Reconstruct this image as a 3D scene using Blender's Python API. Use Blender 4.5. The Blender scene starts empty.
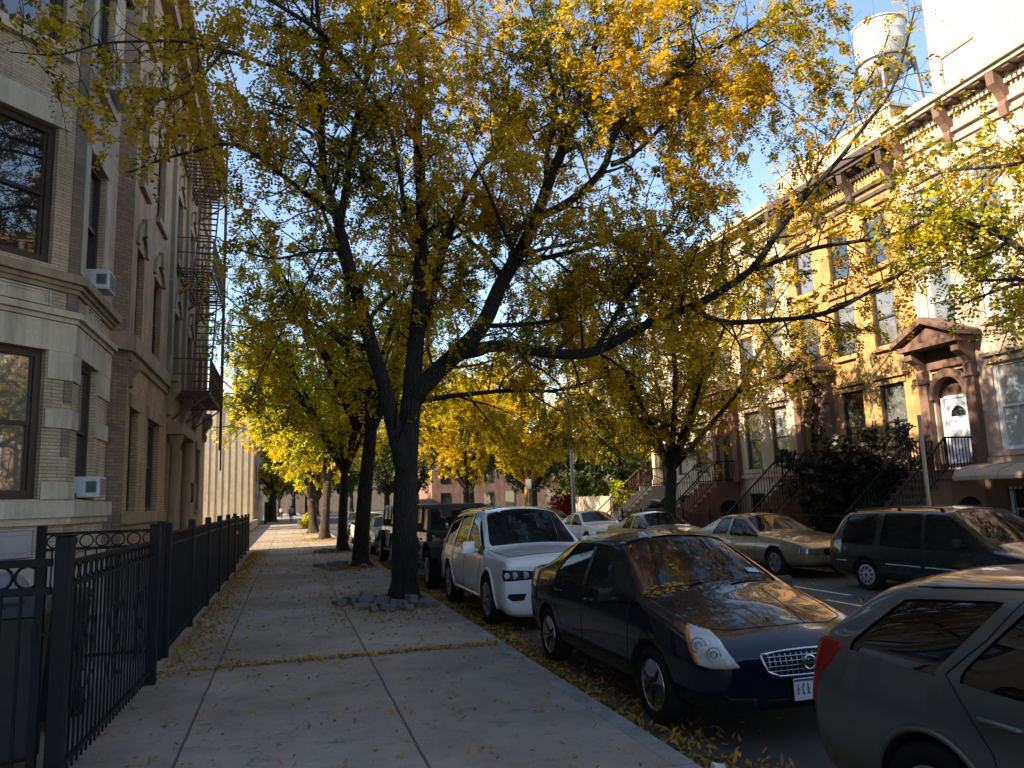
import bpy, bmesh, math, random
import numpy as np
from mathutils import Vector, Matrix
from mathutils.bvhtree import BVHTree
random.seed(7)
RNG = np.random.default_rng(11)
SC = bpy.context.scene
COL = SC.collection
PI = math.pi

# ---------------------------------------------------------------- helpers
def tag(o, label=None, cat=None, group=None, kind=None):
    if label: o['label'] = label
    if cat: o['category'] = cat
    if group: o['group'] = group
    if kind: o['kind'] = kind
    return o

def thing(name, label, cat, loc=(0, 0, 0), rz=0.0, group=None):
    o = bpy.data.objects.new(name, None)
    COL.objects.link(o)
    o.location = loc
    o.rotation_euler = (0, 0, rz)
    o.empty_display_size = .2
    return tag(o, label, cat, group)

def copy_tree(o, parent=None):
    c = o.copy()
    COL.objects.link(c)
    if parent is not None:
        c.parent = parent
    for ch in list(o.children):
        copy_tree(ch, c)
    return c

class Fr:
    """a wall frame: u along the wall, z up, w outward"""
    def __init__(s, o, d, n):
        s.o = np.array(o, float); s.d = np.array(d, float); s.n = np.array(n, float)
    def p(s, u, z, w=0.0):
        q = s.o + s.d * u + s.n * w
        return (q[0], q[1], q[2] + z)

class MB:
    def __init__(s):
        s.v = []; s.f = []; s.m = []; s.sm = []
    def face(s, pts, mi=0, smooth=False):
        b = len(s.v); s.v.extend(pts); s.f.append(list(range(b, b + len(pts)))); s.m.append(mi); s.sm.append(smooth)
    def hexa(s, P, mi=0):
        b = len(s.v); s.v.extend(P)
        for q in ((0, 3, 2, 1), (4, 5, 6, 7), (0, 1, 5, 4), (1, 2, 6, 5), (2, 3, 7, 6), (3, 0, 4, 7)):
            s.f.append([b + i for i in q]); s.m.append(mi); s.sm.append(False)
        return s
    def box(s, x0, x1, y0, y1, z0, z1, mi=0):
        return s.hexa([(x0, y0, z0), (x1, y0, z0), (x1, y1, z0), (x0, y1, z0), (x0, y0, z1), (x1, y0, z1), (x1, y1, z1), (x0, y1, z1)], mi)
    def fbox(s, F, u0, u1, z0, z1, w0, w1, mi=0):
        p = F.p
        return s.hexa([p(u0, z0, w0), p(u1, z0, w0), p(u1, z0, w1), p(u0, z0, w1), p(u0, z1, w0), p(u1, z1, w0), p(u1, z1, w1), p(u0, z1, w1)], mi)
    def obox(s, c, ax, ay, az, mi=0):
        """box from a centre and three half-axis vectors"""
        c, ax, ay, az = (np.array(q, float) for q in (c, ax, ay, az))
        P = [c - ax - ay - az, c + ax - ay - az, c + ax + ay - az, c - ax + ay - az, c - ax - ay + az, c + ax - ay + az, c + ax + ay + az, c - ax + ay + az]
        return s.hexa([tuple(q) for q in P], mi)
    def bar(s, a, b, w, h=None, mi=0):
        a = np.array(a, float); b = np.array(b, float); h = h or w
        t = b - a; L = np.linalg.norm(t)
        if L < 1e-6: return s
        t /= L
        up = np.array([0, 0, 1.]) if abs(t[2]) < .95 else np.array([0, 1., 0])
        x = np.cross(t, up); x /= np.linalg.norm(x); y = np.cross(x, t)
        return s.obox((a + b) / 2, t * L / 2, x * w / 2, y * h / 2, mi)
    def tube(s, pts, r, n=6, mi=0, cap=True, smooth=True):
        P = np.array(pts, float); k = len(P)
        R = np.full(k, r, float) if np.isscalar(r) else np.array(r, float)
        T = np.gradient(P, axis=0); T /= (np.linalg.norm(T, axis=1)[:, None] + 1e-9)
        ref = np.array([0, 0, 1.]) if abs(T[0][2]) < .9 else np.array([1., 0, 0])
        b = len(s.v)
        x = np.cross(T[0], ref); x /= np.linalg.norm(x)
        for i in range(k):
            x = x - T[i] * (x @ T[i]); x /= (np.linalg.norm(x) + 1e-9)
            y = np.cross(T[i], x)
            for j in range(n):
                a = 2 * PI * j / n
                q = P[i] + (x * math.cos(a) + y * math.sin(a)) * R[i]
                s.v.append((q[0], q[1], q[2]))
        for i in range(k - 1):
            for j in range(n):
                s.f.append([b + i * n + j, b + i * n + (j + 1) % n, b + (i + 1) * n + (j + 1) % n, b + (i + 1) * n + j]); s.m.append(mi); s.sm.append(smooth)
        if cap:
            s.f.append([b + j for j in range(n)][::-1]); s.m.append(mi); s.sm.append(False)
            s.f.append([b + (k - 1) * n + j for j in range(n)]); s.m.append(mi); s.sm.append(False)
        return s
    def ring(s, c, ax, ay, R, r, n=20, k=5, mi=0):
        c = np.array(c, float); ax = np.array(ax, float); ay = np.array(ay, float)
        az = np.cross(ax, ay)
        b = len(s.v)
        for i in range(n):
            a = 2 * PI * i / n; e = ax * math.cos(a) + ay * math.sin(a)
            for j in range(k):
                q = 2 * PI * j / k
                p = c + e * (R + r * math.cos(q)) + az * r * math.sin(q)
                s.v.append(tuple(p))
        for i in range(n):
            for j in range(k):
                s.f.append([b + i * k + j, b + ((i + 1) % n) * k + j, b + ((i + 1) % n) * k + (j + 1) % k, b + i * k + (j + 1) % k]); s.m.append(mi); s.sm.append(True)
        return s
    def lathe(s, prof, c=(0, 0, 0), axis='z', n=28, mi=0, smooth=True):
        """prof: (r, h) pairs along the axis"""
        b = len(s.v)
        for (r, h) in prof:
            for j in range(n):
                a = 2 * PI * j / n; x, y = r * math.cos(a), r * math.sin(a)
                q = (x, y, h) if axis == 'z' else (x, h, y)
                s.v.append((c[0] + q[0], c[1] + q[1], c[2] + q[2]))
        for i in range(len(prof) - 1):
            for j in range(n):
                s.f.append([b + i * n + j, b + i * n + (j + 1) % n, b + (i + 1) * n + (j + 1) % n, b + (i + 1) * n + j]); s.m.append(mi); s.sm.append(smooth)
        for i, rev in ((0, True), (len(prof) - 1, False)):
            if prof[i][0] > 1e-4:
                q = [b + i * n + j for j in range(n)]
                s.f.append(q[::-1] if rev else q); s.m.append(mi); s.sm.append(False)
        return s
    def prism(s, poly, F, w0, w1, mi=0):
        """extrude a (u,z) polygon in a frame from w0 to w1"""
        a = [F.p(u, z, w0) for u, z in poly]; b = [F.p(u, z, w1) for u, z in poly]
        s.face(a[::-1], mi); s.face(b, mi)
        k = len(poly)
        for i in range(k):
            s.face([a[i], a[(i + 1) % k], b[(i + 1) % k], b[i]], mi)
        return s
    def build(s, name, mats, parent=None, bevel=0, fix=True):
        me = bpy.data.meshes.new(name)
        me.from_pydata([tuple(map(float, q)) for q in s.v], [], s.f)
        if not isinstance(mats, (list, tuple)): mats = [mats]
        for m in mats: me.materials.append(m)
        me.polygons.foreach_set('material_index', s.m)
        me.polygons.foreach_set('use_smooth', s.sm)
        bm = bmesh.new(); bm.from_mesh(me)
        if fix:
            bmesh.ops.remove_doubles(bm, verts=bm.verts, dist=1e-5)
            bmesh.ops.recalc_face_normals(bm, faces=bm.faces)
        uvl = bm.loops.layers.uv.new('UVMap')
        for f in bm.faces:
            n = f.normal
            if abs(n.z) > .8:
                for l in f.loops: l[uvl].uv = (l.vert.co.x, l.vert.co.y)
            else:
                h = Vector((-n.y, n.x, 0)); h.normalize()
                for l in f.loops: l[uvl].uv = (l.vert.co.dot(h), l.vert.co.z)
        bm.to_mesh(me); bm.free()
        o = bpy.data.objects.new(name, me)
        COL.objects.link(o)
        if parent is not None: o.parent = parent
        if bevel:
            md = o.modifiers.new('bevel', 'BEVEL'); md.width = bevel; md.segments = 2; md.limit_method = 'ANGLE'; md.angle_limit = .7
        return o

def np_mesh(name, V, Q, mat, parent=None):
    """big quad mesh straight from arrays"""
    me = bpy.data.meshes.new(name)
    me.vertices.add(len(V)); me.vertices.foreach_set('co', np.asarray(V, np.float32).ravel())
    nq, k = Q.shape
    me.loops.add(nq * k); me.loops.foreach_set('vertex_index', np.asarray(Q, np.int32).ravel())
    me.polygons.add(nq); me.polygons.foreach_set('loop_start', np.arange(0, nq * k, k, dtype=np.int32))
    me.update(calc_edges=True)
    me.materials.append(mat)
    o = bpy.data.objects.new(name, me); COL.objects.link(o)
    if parent is not None: o.parent = parent
    return o

# ---------------------------------------------------------------- materials
def _nt(name):
    m = bpy.data.materials.new(name); m.use_nodes = True
    nt = m.node_tree
    return m, nt, nt.nodes, nt.links, nt.nodes['Principled BSDF']

def mixc(nt, fac, a, b, typ='MIX'):
    n = nt.nodes.new('ShaderNodeMix'); n.data_type = 'RGBA'; n.blend_type = typ
    for k, v in ((0, fac), (6, a), (7, b)):
        if isinstance(v, bpy.types.NodeSocket): nt.links.new(v, n.inputs[k])
        elif k == 0: n.inputs[0].default_value = v
        else: n.inputs[k].default_value = (*v[:3], 1)
    return n.outputs[2]

def ramp(nt, src, stops):
    n = nt.nodes.new('ShaderNodeValToRGB'); nt.links.new(src, n.inputs[0])
    e = n.color_ramp.elements
    while len(e) < len(stops): e.new(.5)
    for i, (p, c) in enumerate(stops):
        e[i].position = p; e[i].color = (*c, 1) if len(c) == 3 else c
    return n.outputs[0]

def noise(nt, scale, detail=4, rough=.6, coord='Object', vec=None, stretch=None):
    n = nt.nodes.new('ShaderNodeTexNoise'); n.inputs['Scale'].default_value = scale
    n.inputs['Detail'].default_value = detail; n.inputs['Roughness'].default_value = rough
    if vec is None:
        tc = nt.nodes.new('ShaderNodeTexCoord'); vec = tc.outputs[coord]
    if stretch:
        mp = nt.nodes.new('ShaderNodeMapping'); mp.inputs['Scale'].default_value = stretch
        nt.links.new(vec, mp.inputs[0]); vec = mp.outputs[0]
    nt.links.new(vec, n.inputs['Vector'])
    return n.outputs['Fac']

def mth(nt, op, a, b=None, c=None):
    n = nt.nodes.new('ShaderNodeMath'); n.operation = op
    for i, v in enumerate((a, b, c)):
        if v is None: continue
        if isinstance(v, bpy.types.NodeSocket): nt.links.new(v, n.inputs[i])
        else: n.inputs[i].default_value = v
    return n.outputs[0]

def bumpn(nt, h, strength, dist=.01):
    n = nt.nodes.new('ShaderNodeBump'); n.inputs['Strength'].default_value = strength; n.inputs['Distance'].default_value = dist
    nt.links.new(h, n.inputs['Height']); return n.outputs[0]

def M(name, col, rough=.6, var=.25, scale=4, metal=0, bump=0, bscale=40, streak=False, spec=.5):
    m, nt, N, L, P = _nt(name)
    f = noise(nt, scale, 5, .65, stretch=(1, 1, .25) if streak else None)
    d = tuple(c * (1 - var) for c in col); b = tuple(min(1, c * (1 + var * .6)) for c in col)
    L.new(ramp(nt, f, [(.3, d), (.7, b)]), P.inputs['Base Color'])
    P.inputs['Roughness'].default_value = rough; P.inputs['Metallic'].default_value = metal; P.inputs['Specular IOR Level'].default_value = spec
    if bump:
        L.new(bumpn(nt, noise(nt, bscale, 4), bump), P.inputs['Normal'])
    return m

def brick(name, c1, c2, mortar, bw=.21, bh=.07, msize=.008, var=.5, bump=.5):
    m, nt, N, L, P = _nt(name)
    tc = N.new('ShaderNodeTexCoord')
    b = N.new('ShaderNodeTexBrick'); L.new(tc.outputs['UV'], b.inputs['Vector'])
    b.inputs['Color1'].default_value = (*c1, 1); b.inputs['Color2'].default_value = (*c2, 1); b.inputs['Mortar'].default_value = (*mortar, 1)
    b.inputs['Scale'].default_value = 1; b.inputs['Brick Width'].default_value = bw; b.inputs['Row Height'].default_value = bh
    b.inputs['Mortar Size'].default_value = msize; b.inputs['Bias'].default_value = 0
    big = noise(nt, .9, 6, .7)
    st = noise(nt, 2.2, 5, .7, stretch=(1, 1, .15))
    c = mixc(nt, 1.0, b.outputs['Color'], ramp(nt, big, [(.3, (1 - var * .6,) * 3), (.7, (1.12,) * 3)]), 'MULTIPLY')
    c = mixc(nt, 1.0, c, ramp(nt, st, [(.35, (1 - var * .7,) * 3), (.55, (1.0,) * 3)]), 'MULTIPLY')
    L.new(c, P.inputs['Base Color']); P.inputs['Roughness'].default_value = .85
    inv = mth(nt, 'SUBTRACT', 1.0, b.outputs['Fac'])
    L.new(bumpn(nt, inv, bump, .008), P.inputs['Normal'])
    return m

def stone(name, col, var=.35, rough=.85):
    m, nt, N, L, P = _nt(name)
    a = noise(nt, 1.3, 6, .7); b = noise(nt, 3.5, 5, .7, stretch=(1, 1, .12)); g = noise(nt, 60, 3)
    c = ramp(nt, a, [(.3, tuple(q * (1 - var) for q in col)), (.65, col)])
    c = mixc(nt, 1.0, c, ramp(nt, b, [(.32, (1 - var,) * 3), (.55, (1.0,) * 3)]), 'MULTIPLY')
    c = mixc(nt, 1.0, c, ramp(nt, g, [(.3, (.88,) * 3), (.7, (1.06,) * 3)]), 'MULTIPLY')
    L.new(c, P.inputs['Base Color']); P.inputs['Roughness'].default_value = rough
    L.new(bumpn(nt, g, .25, .006), P.inputs['Normal'])
    return m

def paint(name, col, metal=.0, rough=.3, dust=.25):
    m, nt, N, L, P = _nt(name)
    d = noise(nt, 3.0, 6, .7); f = noise(nt, 90, 2)
    k = mth(nt, 'MULTIPLY', ramp(nt, d, [(.35, (0,) * 3), (.75, (1,) * 3)]), dust)
    tc = N.new('ShaderNodeTexCoord'); sp = N.new('ShaderNodeSeparateXYZ'); L.new(tc.outputs['Object'], sp.inputs[0])
    low = mth(nt, 'MULTIPLY', mth(nt, 'SUBTRACT', 1.0, mth(nt, 'MINIMUM', mth(nt, 'MULTIPLY', sp.outputs[2], 1.6), 1.0)), .6)
    k2 = mth(nt, 'MINIMUM', mth(nt, 'ADD', k, mth(nt, 'MULTIPLY', low, dust * 1.6)), 1.0)
    geo = N.new('ShaderNodeNewGeometry')
    c = mixc(nt, k2, col, (.16, .14, .12))
    c = mixc(nt, geo.outputs['Backfacing'], c, (.015, .015, .016))
    L.new(c, P.inputs['Base Color'])
    P.inputs['Metallic'].default_value = metal
    L.new(mth(nt, 'ADD', rough, mth(nt, 'MULTIPLY', k2, .35)), P.inputs['Roughness'])
    P.inputs['Coat Weight'].default_value = .8; P.inputs['Specular IOR Level'].default_value = .2
    L.new(mth(nt, 'ADD', .02, mth(nt, 'MULTIPLY', k2, .25)), P.inputs['Coat Roughness'])
    return m

def glass(name, tint=(.02, .025, .03), see=.3, rough=.015):
    m, nt, N, L, P = _nt(name)
    P.inputs['Base Color'].default_value = (*tint, 1); P.inputs['Roughness'].default_value = rough
    P.inputs['IOR'].default_value = 1.8
    if see > 0:
        t = N.new('ShaderNodeBsdfTransparent'); t.inputs[0].default_value = (.75, .8, .8, 1)
        mx = N.new('ShaderNodeMixShader'); mx.inputs[0].default_value = see
        fr = N.new('ShaderNodeFresnel'); fr.inputs[0].default_value = 1.8
        L.new(mth(nt, 'MULTIPLY', mth(nt, 'SUBTRACT', 1.0, fr.outputs[0]), see), mx.inputs[0])
        L.new(P.outputs[0], mx.inputs[1]); L.new(t.outputs[0], mx.inputs[2])
        L.new(mx.outputs[0], N['Material Output'].inputs[0])
    return m

def pane(name, tint, var=.5):
    """a house window pane: glossy, wavy, with a curtain tone behind it"""
    m, nt, N, L, P = _nt(name)
    a = noise(nt, 1.2, 3, .5, stretch=(1, 1, .4))
    L.new(ramp(nt, a, [(.35, tuple(c * (1 - var) for c in tint)), (.65, tint)]), P.inputs['Base Color'])
    P.inputs['Roughness'].default_value = .03; P.inputs['Specular IOR Level'].default_value = .9
    P.inputs['Coat Weight'].default_value = 1.0; P.inputs['Coat Roughness'].default_value = .01; P.inputs['Coat IOR'].default_value = 1.9
    L.new(bumpn(nt, noise(nt, 1.1, 2), .07, .02), P.inputs['Normal'])
    L.new(bumpn(nt, noise(nt, 1.1, 2), .07, .02), P.inputs['Coat Normal'])
    return m

def leafmat(name, stops, trans=.5, clump=.45):
    m, nt, N, L, P = _nt(name)
    geo = N.new('ShaderNodeNewGeometry')
    big = noise(nt, clump, 3, .6, vec=geo.outputs['Position'])
    v = mth(nt, 'ADD', mth(nt, 'MULTIPLY', big, 1.5), mth(nt, 'MULTIPLY', geo.outputs['Random Per Island'], .5))
    v = mth(nt, 'SUBTRACT', v, .5)
    c = ramp(nt, v, stops)
    N.remove(P)
    d = N.new('ShaderNodeBsdfDiffuse'); t = N.new('ShaderNodeBsdfTranslucent'); g = N.new('ShaderNodeBsdfGlossy')
    g.inputs['Roughness'].default_value = .45; g.inputs[0].default_value = (.5, .5, .5, 1)
    L.new(c, d.inputs[0])
    L.new(mixc(nt, 1.0, c, (1.0, .95, .6), 'MULTIPLY'), t.inputs[0])
    a = N.new('ShaderNodeMixShader'); a.inputs[0].default_value = trans
    L.new(d.outputs[0], a.inputs[1]); L.new(t.outputs[0], a.inputs[2])
    b = N.new('ShaderNodeMixShader'); b.inputs[0].default_value = .04
    L.new(a.outputs[0], b.inputs[1]); L.new(g.outputs[0], b.inputs[2])
    L.new(b.outputs[0], N['Material Output'].inputs[0])
    return m

def pavement_mat(name, base, joints_x, pitch, patch=True):
    m, nt, N, L, P = _nt(name)
    geo = N.new('ShaderNodeNewGeometry'); sp = N.new('ShaderNodeSeparateXYZ'); L.new(geo.outputs['Position'], sp.inputs[0])
    X, Y = sp.outputs[0], sp.outputs[1]
    wob = mth(nt, 'MULTIPLY', mth(nt, 'SUBTRACT', noise(nt, 1.5, 4, vec=geo.outputs['Position']), .5), .03)
    Xw = mth(nt, 'ADD', X, wob); Yw = mth(nt, 'ADD', Y, wob)
    j = None
    for jx in joints_x:
        k = mth(nt, 'LESS_THAN', mth(nt, 'ABSOLUTE', mth(nt, 'SUBTRACT', Xw, jx)), .012)
        j = k if j is None else mth(nt, 'MAXIMUM', j, k)
    fy = mth(nt, 'ABSOLUTE', mth(nt, 'SUBTRACT', mth(nt, 'FRACT', mth(nt, 'DIVIDE', Yw, pitch)), .5))
    j2 = mth(nt, 'GREATER_THAN', fy, .5 - .011 / pitch)
    j = mth(nt, 'MAXIMUM', j, j2)
    # tone of each slab
    cell = N.new('ShaderNodeTexWhiteNoise'); cell.noise_dimensions = '2D'
    cx = N.new('ShaderNodeCombineXYZ')
    lx = None
    for jx in joints_x:
        k = mth(nt, 'GREATER_THAN', X, jx); lx = k if lx is None else mth(nt, 'ADD', lx, k)
    L.new(lx, cx.inputs[0]); L.new(mth(nt, 'FLOOR', mth(nt, 'ADD', mth(nt, 'DIVIDE', Y, pitch), .0)), cx.inputs[1]); L.new(cx.outputs[0], cell.inputs['Vector'])
    a = noise(nt, .8, 7, .7, vec=geo.outputs['Position']); b = noise(nt, 55, 4, .7, vec=geo.outputs['Position']); s = noise(nt, 4.0, 6, .75, vec=geo.outputs['Position'])
    c = ramp(nt, a, [(.28, tuple(q * .68 for q in base)), (.7, tuple(q * 1.12 for q in base))])
    c = mixc(nt, 1.0, c, ramp(nt, cell.outputs[0], [(0, (.86,) * 3), (1, (1.1,) * 3)]), 'MULTIPLY')
    c = mixc(nt, 1.0, c, ramp(nt, b, [(.3, (.8,) * 3), (.7, (1.1,) * 3)]), 'MULTIPLY')
    c = mixc(nt, 1.0, c, ramp(nt, s, [(.33, (.62,) * 3), (.45, (1.0,) * 3)]), 'MULTIPLY')
    big = noise(nt, .28, 5, .65, vec=geo.outputs['Position'])
    c = mixc(nt, 1.0, c, ramp(nt, big, [(.38, (.70, .64, .58)), (.6, (1.05, 1.05, 1.08))]), 'MULTIPLY')
    gv = N.new('ShaderNodeTexVoronoi'); gv.inputs['Scale'].default_value = 2.6; L.new(geo.outputs['Position'], gv.inputs['Vector'])
    gum = mth(nt, 'MULTIPLY', mth(nt, 'LESS_THAN', gv.outputs['Distance'], .055), mth(nt, 'GREATER_THAN', noise(nt, 1.7, 2, vec=geo.outputs['Position']), .48))
    c = mixc(nt, mth(nt, 'MULTIPLY', gum, .65), c, (.05, .047, .045))
    cv = N.new('ShaderNodeTexVoronoi'); cv.feature = 'DISTANCE_TO_EDGE'; cv.inputs['Scale'].default_value = .45
    cw = N.new('ShaderNodeVectorMath'); cw.operation = 'MULTIPLY_ADD'; cw.inputs[1].default_value = (1, 1, 1)
    nc_ = N.new('ShaderNodeTexNoise'); nc_.inputs['Scale'].default_value = 2.2; nc_.inputs['Detail'].default_value = 6; L.new(geo.outputs['Position'], nc_.inputs['Vector'])
    sc_ = N.new('ShaderNodeVectorMath'); sc_.operation = 'SCALE'; sc_.inputs['Scale'].default_value = .6; L.new(nc_.outputs['Color'], sc_.inputs[0])
    L.new(geo.outputs['Position'], cw.inputs[0]); L.new(sc_.outputs[0], cw.inputs[2]); L.new(cw.outputs[0], cv.inputs['Vector'])
    crk = mth(nt, 'MULTIPLY', mth(nt, 'LESS_THAN', cv.outputs['Distance'], .0022), mth(nt, 'GREATER_THAN', big, .5))
    c = mixc(nt, mth(nt, 'MULTIPLY', crk, .45), c, (.05, .045, .04))
    c = mixc(nt, mth(nt, 'MULTIPLY', j, .8), c, (.04, .035, .03))
    L.new(c, P.inputs['Base Color']); P.inputs['Roughness'].default_value = .85
    h = mth(nt, 'SUBTRACT', mth(nt, 'MULTIPLY', b, .3), j)
    L.new(bumpn(nt, h, .4, .01), P.inputs['Normal'])
    return m

MAT = {}
MAT['black_iron'] = M('black iron', (.008, .009, .012), .5, .3, 12, 0, .15, 60, spec=.2)
MAT['rust_iron'] = M('weathered iron', (.12, .058, .036), .6, .4, 8)
MAT['rubber'] = M('tyre rubber', (.009, .009, .009), .8, .2, 8, 0, .2, 80, spec=.2)
MAT['alloy'] = M('alloy rim', (.35, .35, .36), .35, .2, 8, .8)
MAT['hubcap'] = M('plastic hubcap', (.42, .43, .44), .35, .2, 8, .3)
MAT['dark_rim'] = M('dark steel rim', (.02, .02, .022), .45, .2, 8, .4)
MAT['chrome'] = M('chrome', (.6, .6, .62), .12, .1, 6, 1.0)
MAT['black_plastic'] = M('black plastic', (.010, .010, .011), .55, .2, 10, spec=.25)
MAT['lamp_lens'] = M('headlamp lens', (.45, .47, .46), .12, .25, 6)
MAT['lamp_clear'] = M('clear headlamp', (.18, .19, .2), .06, .5, 14, .4)
MAT['amber'] = M('amber lens', (.55, .16, .02), .15, .15, 6)
MAT['tail_red'] = M('red lens', (.32, .012, .014), .12, .3, 9)
MAT['plate_white'] = M('plate white', (.6, .62, .66), .4, .1, 6)
MAT['plate_ink'] = M('plate ink', (.03, .05, .2), .5, .1, 6)
MAT['seat'] = M('seat cloth', (.05, .048, .045), .9, .3, 6)
MAT['seat_light'] = M('pale seat cloth', (.2, .19, .17), .9, .3, 6)
MAT['glass_car'] = glass('car glass', see=.6)
MAT['glass_dark'] = glass('tinted car glass', (.004, .004, .005), see=.0)
MAT['pane_dark'] = pane('dark window pane', (.02, .022, .025))
MAT['pane_mid'] = pane('curtained pane', (.12, .125, .12), .3)
MAT['pane_pale'] = pane('pale blind pane', (.42, .4, .36), .4)
MAT['frame_dark'] = M('dark brown window frame', (.035, .022, .016), .5, .3, 6)
MAT['frame_black'] = M('black window frame', (.015, .014, .014), .5, .3, 6)
MAT['frame_white'] = M('white window frame', (.66, .66, .64), .5, .12, 6)
MAT['buff_brick'] = brick('buff roman brick', (.46, .365, .255), (.55, .445, .32), (.27, .22, .16), .3, .052, .007)
MAT['quoin_brick'] = brick('brown quoin brick', (.20, .155, .115), (.27, .21, .16), (.15, .125, .10), .3, .052, .007)
MAT['dark_brick'] = brick('dark brown brick', (.20, .145, .10), (.30, .22, .155), (.16, .13, .105), .21, .07, .009)
MAT['tan_brick'] = brick('tan brick', (.38, .27, .165), (.47, .345, .215), (.25, .185, .12), .21, .066, .008)
MAT['red_brick'] = brick('red brick', (.22, .085, .055), (.28, .12, .08), (.2, .17, .15), .21, .07, .009)
MAT['limestone'] = stone('pale limestone', (.58, .51, .41), .32)
MAT['limestone_dark'] = stone('sooty limestone', (.34, .27, .185))
MAT['pink_panel'] = stone('painted panel', (.42, .37, .37), .25)
MAT['roofing'] = M('roof felt', (.06, .06, .06), .9, .3, 3)
MAT['clad'] = stone('pale cladding', (.60, .47, .32), .25)
MAT['clad_gap'] = M('cladding joint', (.2, .17, .13), .9)
MAT['brown_stone'] = stone('brownstone', (.17, .095, .07))
MAT['pink_stone'] = stone('pink beige painted stone', (.47, .345, .27), .3)
MAT['cream_stone'] = stone('cream painted stone', (.47, .385, .285), .3)
MAT['white_stone'] = stone('white painted stone', (.50, .43, .33), .3)
MAT['ochre_stone'] = stone('ochre painted stone', (.42, .25, .095), .4)
MAT['red_stone'] = stone('dark red painted stone', (.19, .085, .065))
MAT['dark_trim'] = M('dark brown cornice paint', (.06, .038, .028), .6, .3, 5)
MAT['white_paint'] = M('white paint', (.74, .74, .73), .5, .1, 4)
MAT['white_door'] = M('pale blue white door', (.62, .66, .74), .45, .08, 4)
MAT['brown_door'] = M('dark brown door', (.035, .018, .012), .45, .3, 5)
MAT['awning'] = M('tan awning cloth', (.36, .29, .22), .8, .15, 5)
MAT['ac_white'] = M('air conditioner casing', (.5, .52, .55), .5, .12, 5)
MAT['ac_fin'] = M('air conditioner fins', (.12, .13, .14), .5, .2, 9)
def bark(name, col, crack=.35):
    m, nt, N, L, P = _nt(name)
    tc = N.new('ShaderNodeTexCoord'); mp = N.new('ShaderNodeMapping'); mp.inputs['Scale'].default_value = (1, 1, .16); L.new(tc.outputs['Object'], mp.inputs[0])
    w = noise(nt, 3, 4, .6, vec=mp.outputs[0])
    v = N.new('ShaderNodeTexVoronoi'); v.feature = 'DISTANCE_TO_EDGE'; v.inputs['Scale'].default_value = 22
    ad = N.new('ShaderNodeVectorMath'); ad.operation = 'MULTIPLY_ADD'; ad.inputs[1].default_value = (1, 1, 1)
    cb = N.new('ShaderNodeCombineXYZ'); L.new(mth(nt, 'MULTIPLY', w, .25), cb.inputs[0]); L.new(mth(nt, 'MULTIPLY', w, .2), cb.inputs[1])
    L.new(mp.outputs[0], ad.inputs[0]); L.new(cb.outputs[0], ad.inputs[2]); L.new(ad.outputs[0], v.inputs['Vector'])
    rid = ramp(nt, v.outputs['Distance'], [(.02, (0,) * 3), (.22, (1,) * 3)])
    f = noise(nt, 30, 5, .7, vec=mp.outputs[0]); big = noise(nt, 1.6, 4, .6)
    c = mixc(nt, rid, tuple(q * crack for q in col), col)
    c = mixc(nt, 1.0, c, ramp(nt, f, [(.3, (.65,) * 3), (.7, (1.25,) * 3)]), 'MULTIPLY')
    c = mixc(nt, 1.0, c, ramp(nt, big, [(.35, (.75, .78, .75)), (.7, (1.2, 1.15, 1.1))]), 'MULTIPLY')
    L.new(c, P.inputs['Base Color']); P.inputs['Roughness'].default_value = .95
    L.new(bumpn(nt, mth(nt, 'ADD', rid, mth(nt, 'MULTIPLY', f, .5)), .9, .03), P.inputs['Normal'])
    return m
MAT['bark'] = bark('bark', (.024, .019, .016))
MAT['bark_pale'] = bark('paler bark', (.085, .060, .042))
MAT['bark_sunlit'] = bark('sunlit ochre bark', (.40, .22, .03), .6)  # yellow sunlight on the trunk is put into the bark colour
MAT['block'] = stone('granite block', (.17, .165, .16), .3)
MAT['wood_fence'] = M('weathered wood', (.36, .3, .23), .85, .4, 5, 0, .2, 30, True)
MAT['steel'] = M('galvanised steel', (.22, .225, .23), .5, .2, 6, .5)
MAT['tank'] = M('painted steel tank', (.52, .52, .53), .5, .3, 2.0, .1, 0, 40, True)
MAT['bin'] = M('dark bin plastic', (.02, .021, .022), .5, .25, 8)
MAT['bag'] = M('grey bag', (.14, .145, .16), .4, .3, 9)
MAT['black_bag'] = M('black rubbish bag', (.012, .012, .013), .3, .3, 9, 0, .5, 12)
MAT['soil'] = M('soil', (.07, .05, .035), .95, .5, 9, 0, .6, 50)
# ---------------------------------------------------------------- cars
# local frame of a car: +x forward, +y its left side, z up, origin on the road under its middle
def densify(st, cells):
    """extra stations beside every pillar and corner so that the smoothed shell keeps its lines"""
    out = []; cmap = {}
    for a, (r, q) in enumerate(zip(st[:-1], st[1:])):
        cmap[a] = [len(out)]; out.append(r)
        ds = max(q[0] - r[0], q[1] - r[1])
        ts = [.15 / ds, 1 - .15 / ds] if ds > .45 else ([.5] if ds > .26 else [])
        for t in ts:
            cmap[a].append(len(out)); out.append(tuple(x + (y - x) * t for x, y in zip(r, q)))
    out.append(st[-1])
    kmap = {4: (4, 5, 6), 5: (7,), 6: (8,), 7: (9,)}
    nc = {}
    for key, v in cells.items():
        for a in cmap[key[0]]:
            for k in kmap.get(key[1], (key[1],)): nc[(a, k) + tuple(key[2:])] = v
    return out, nc

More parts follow.
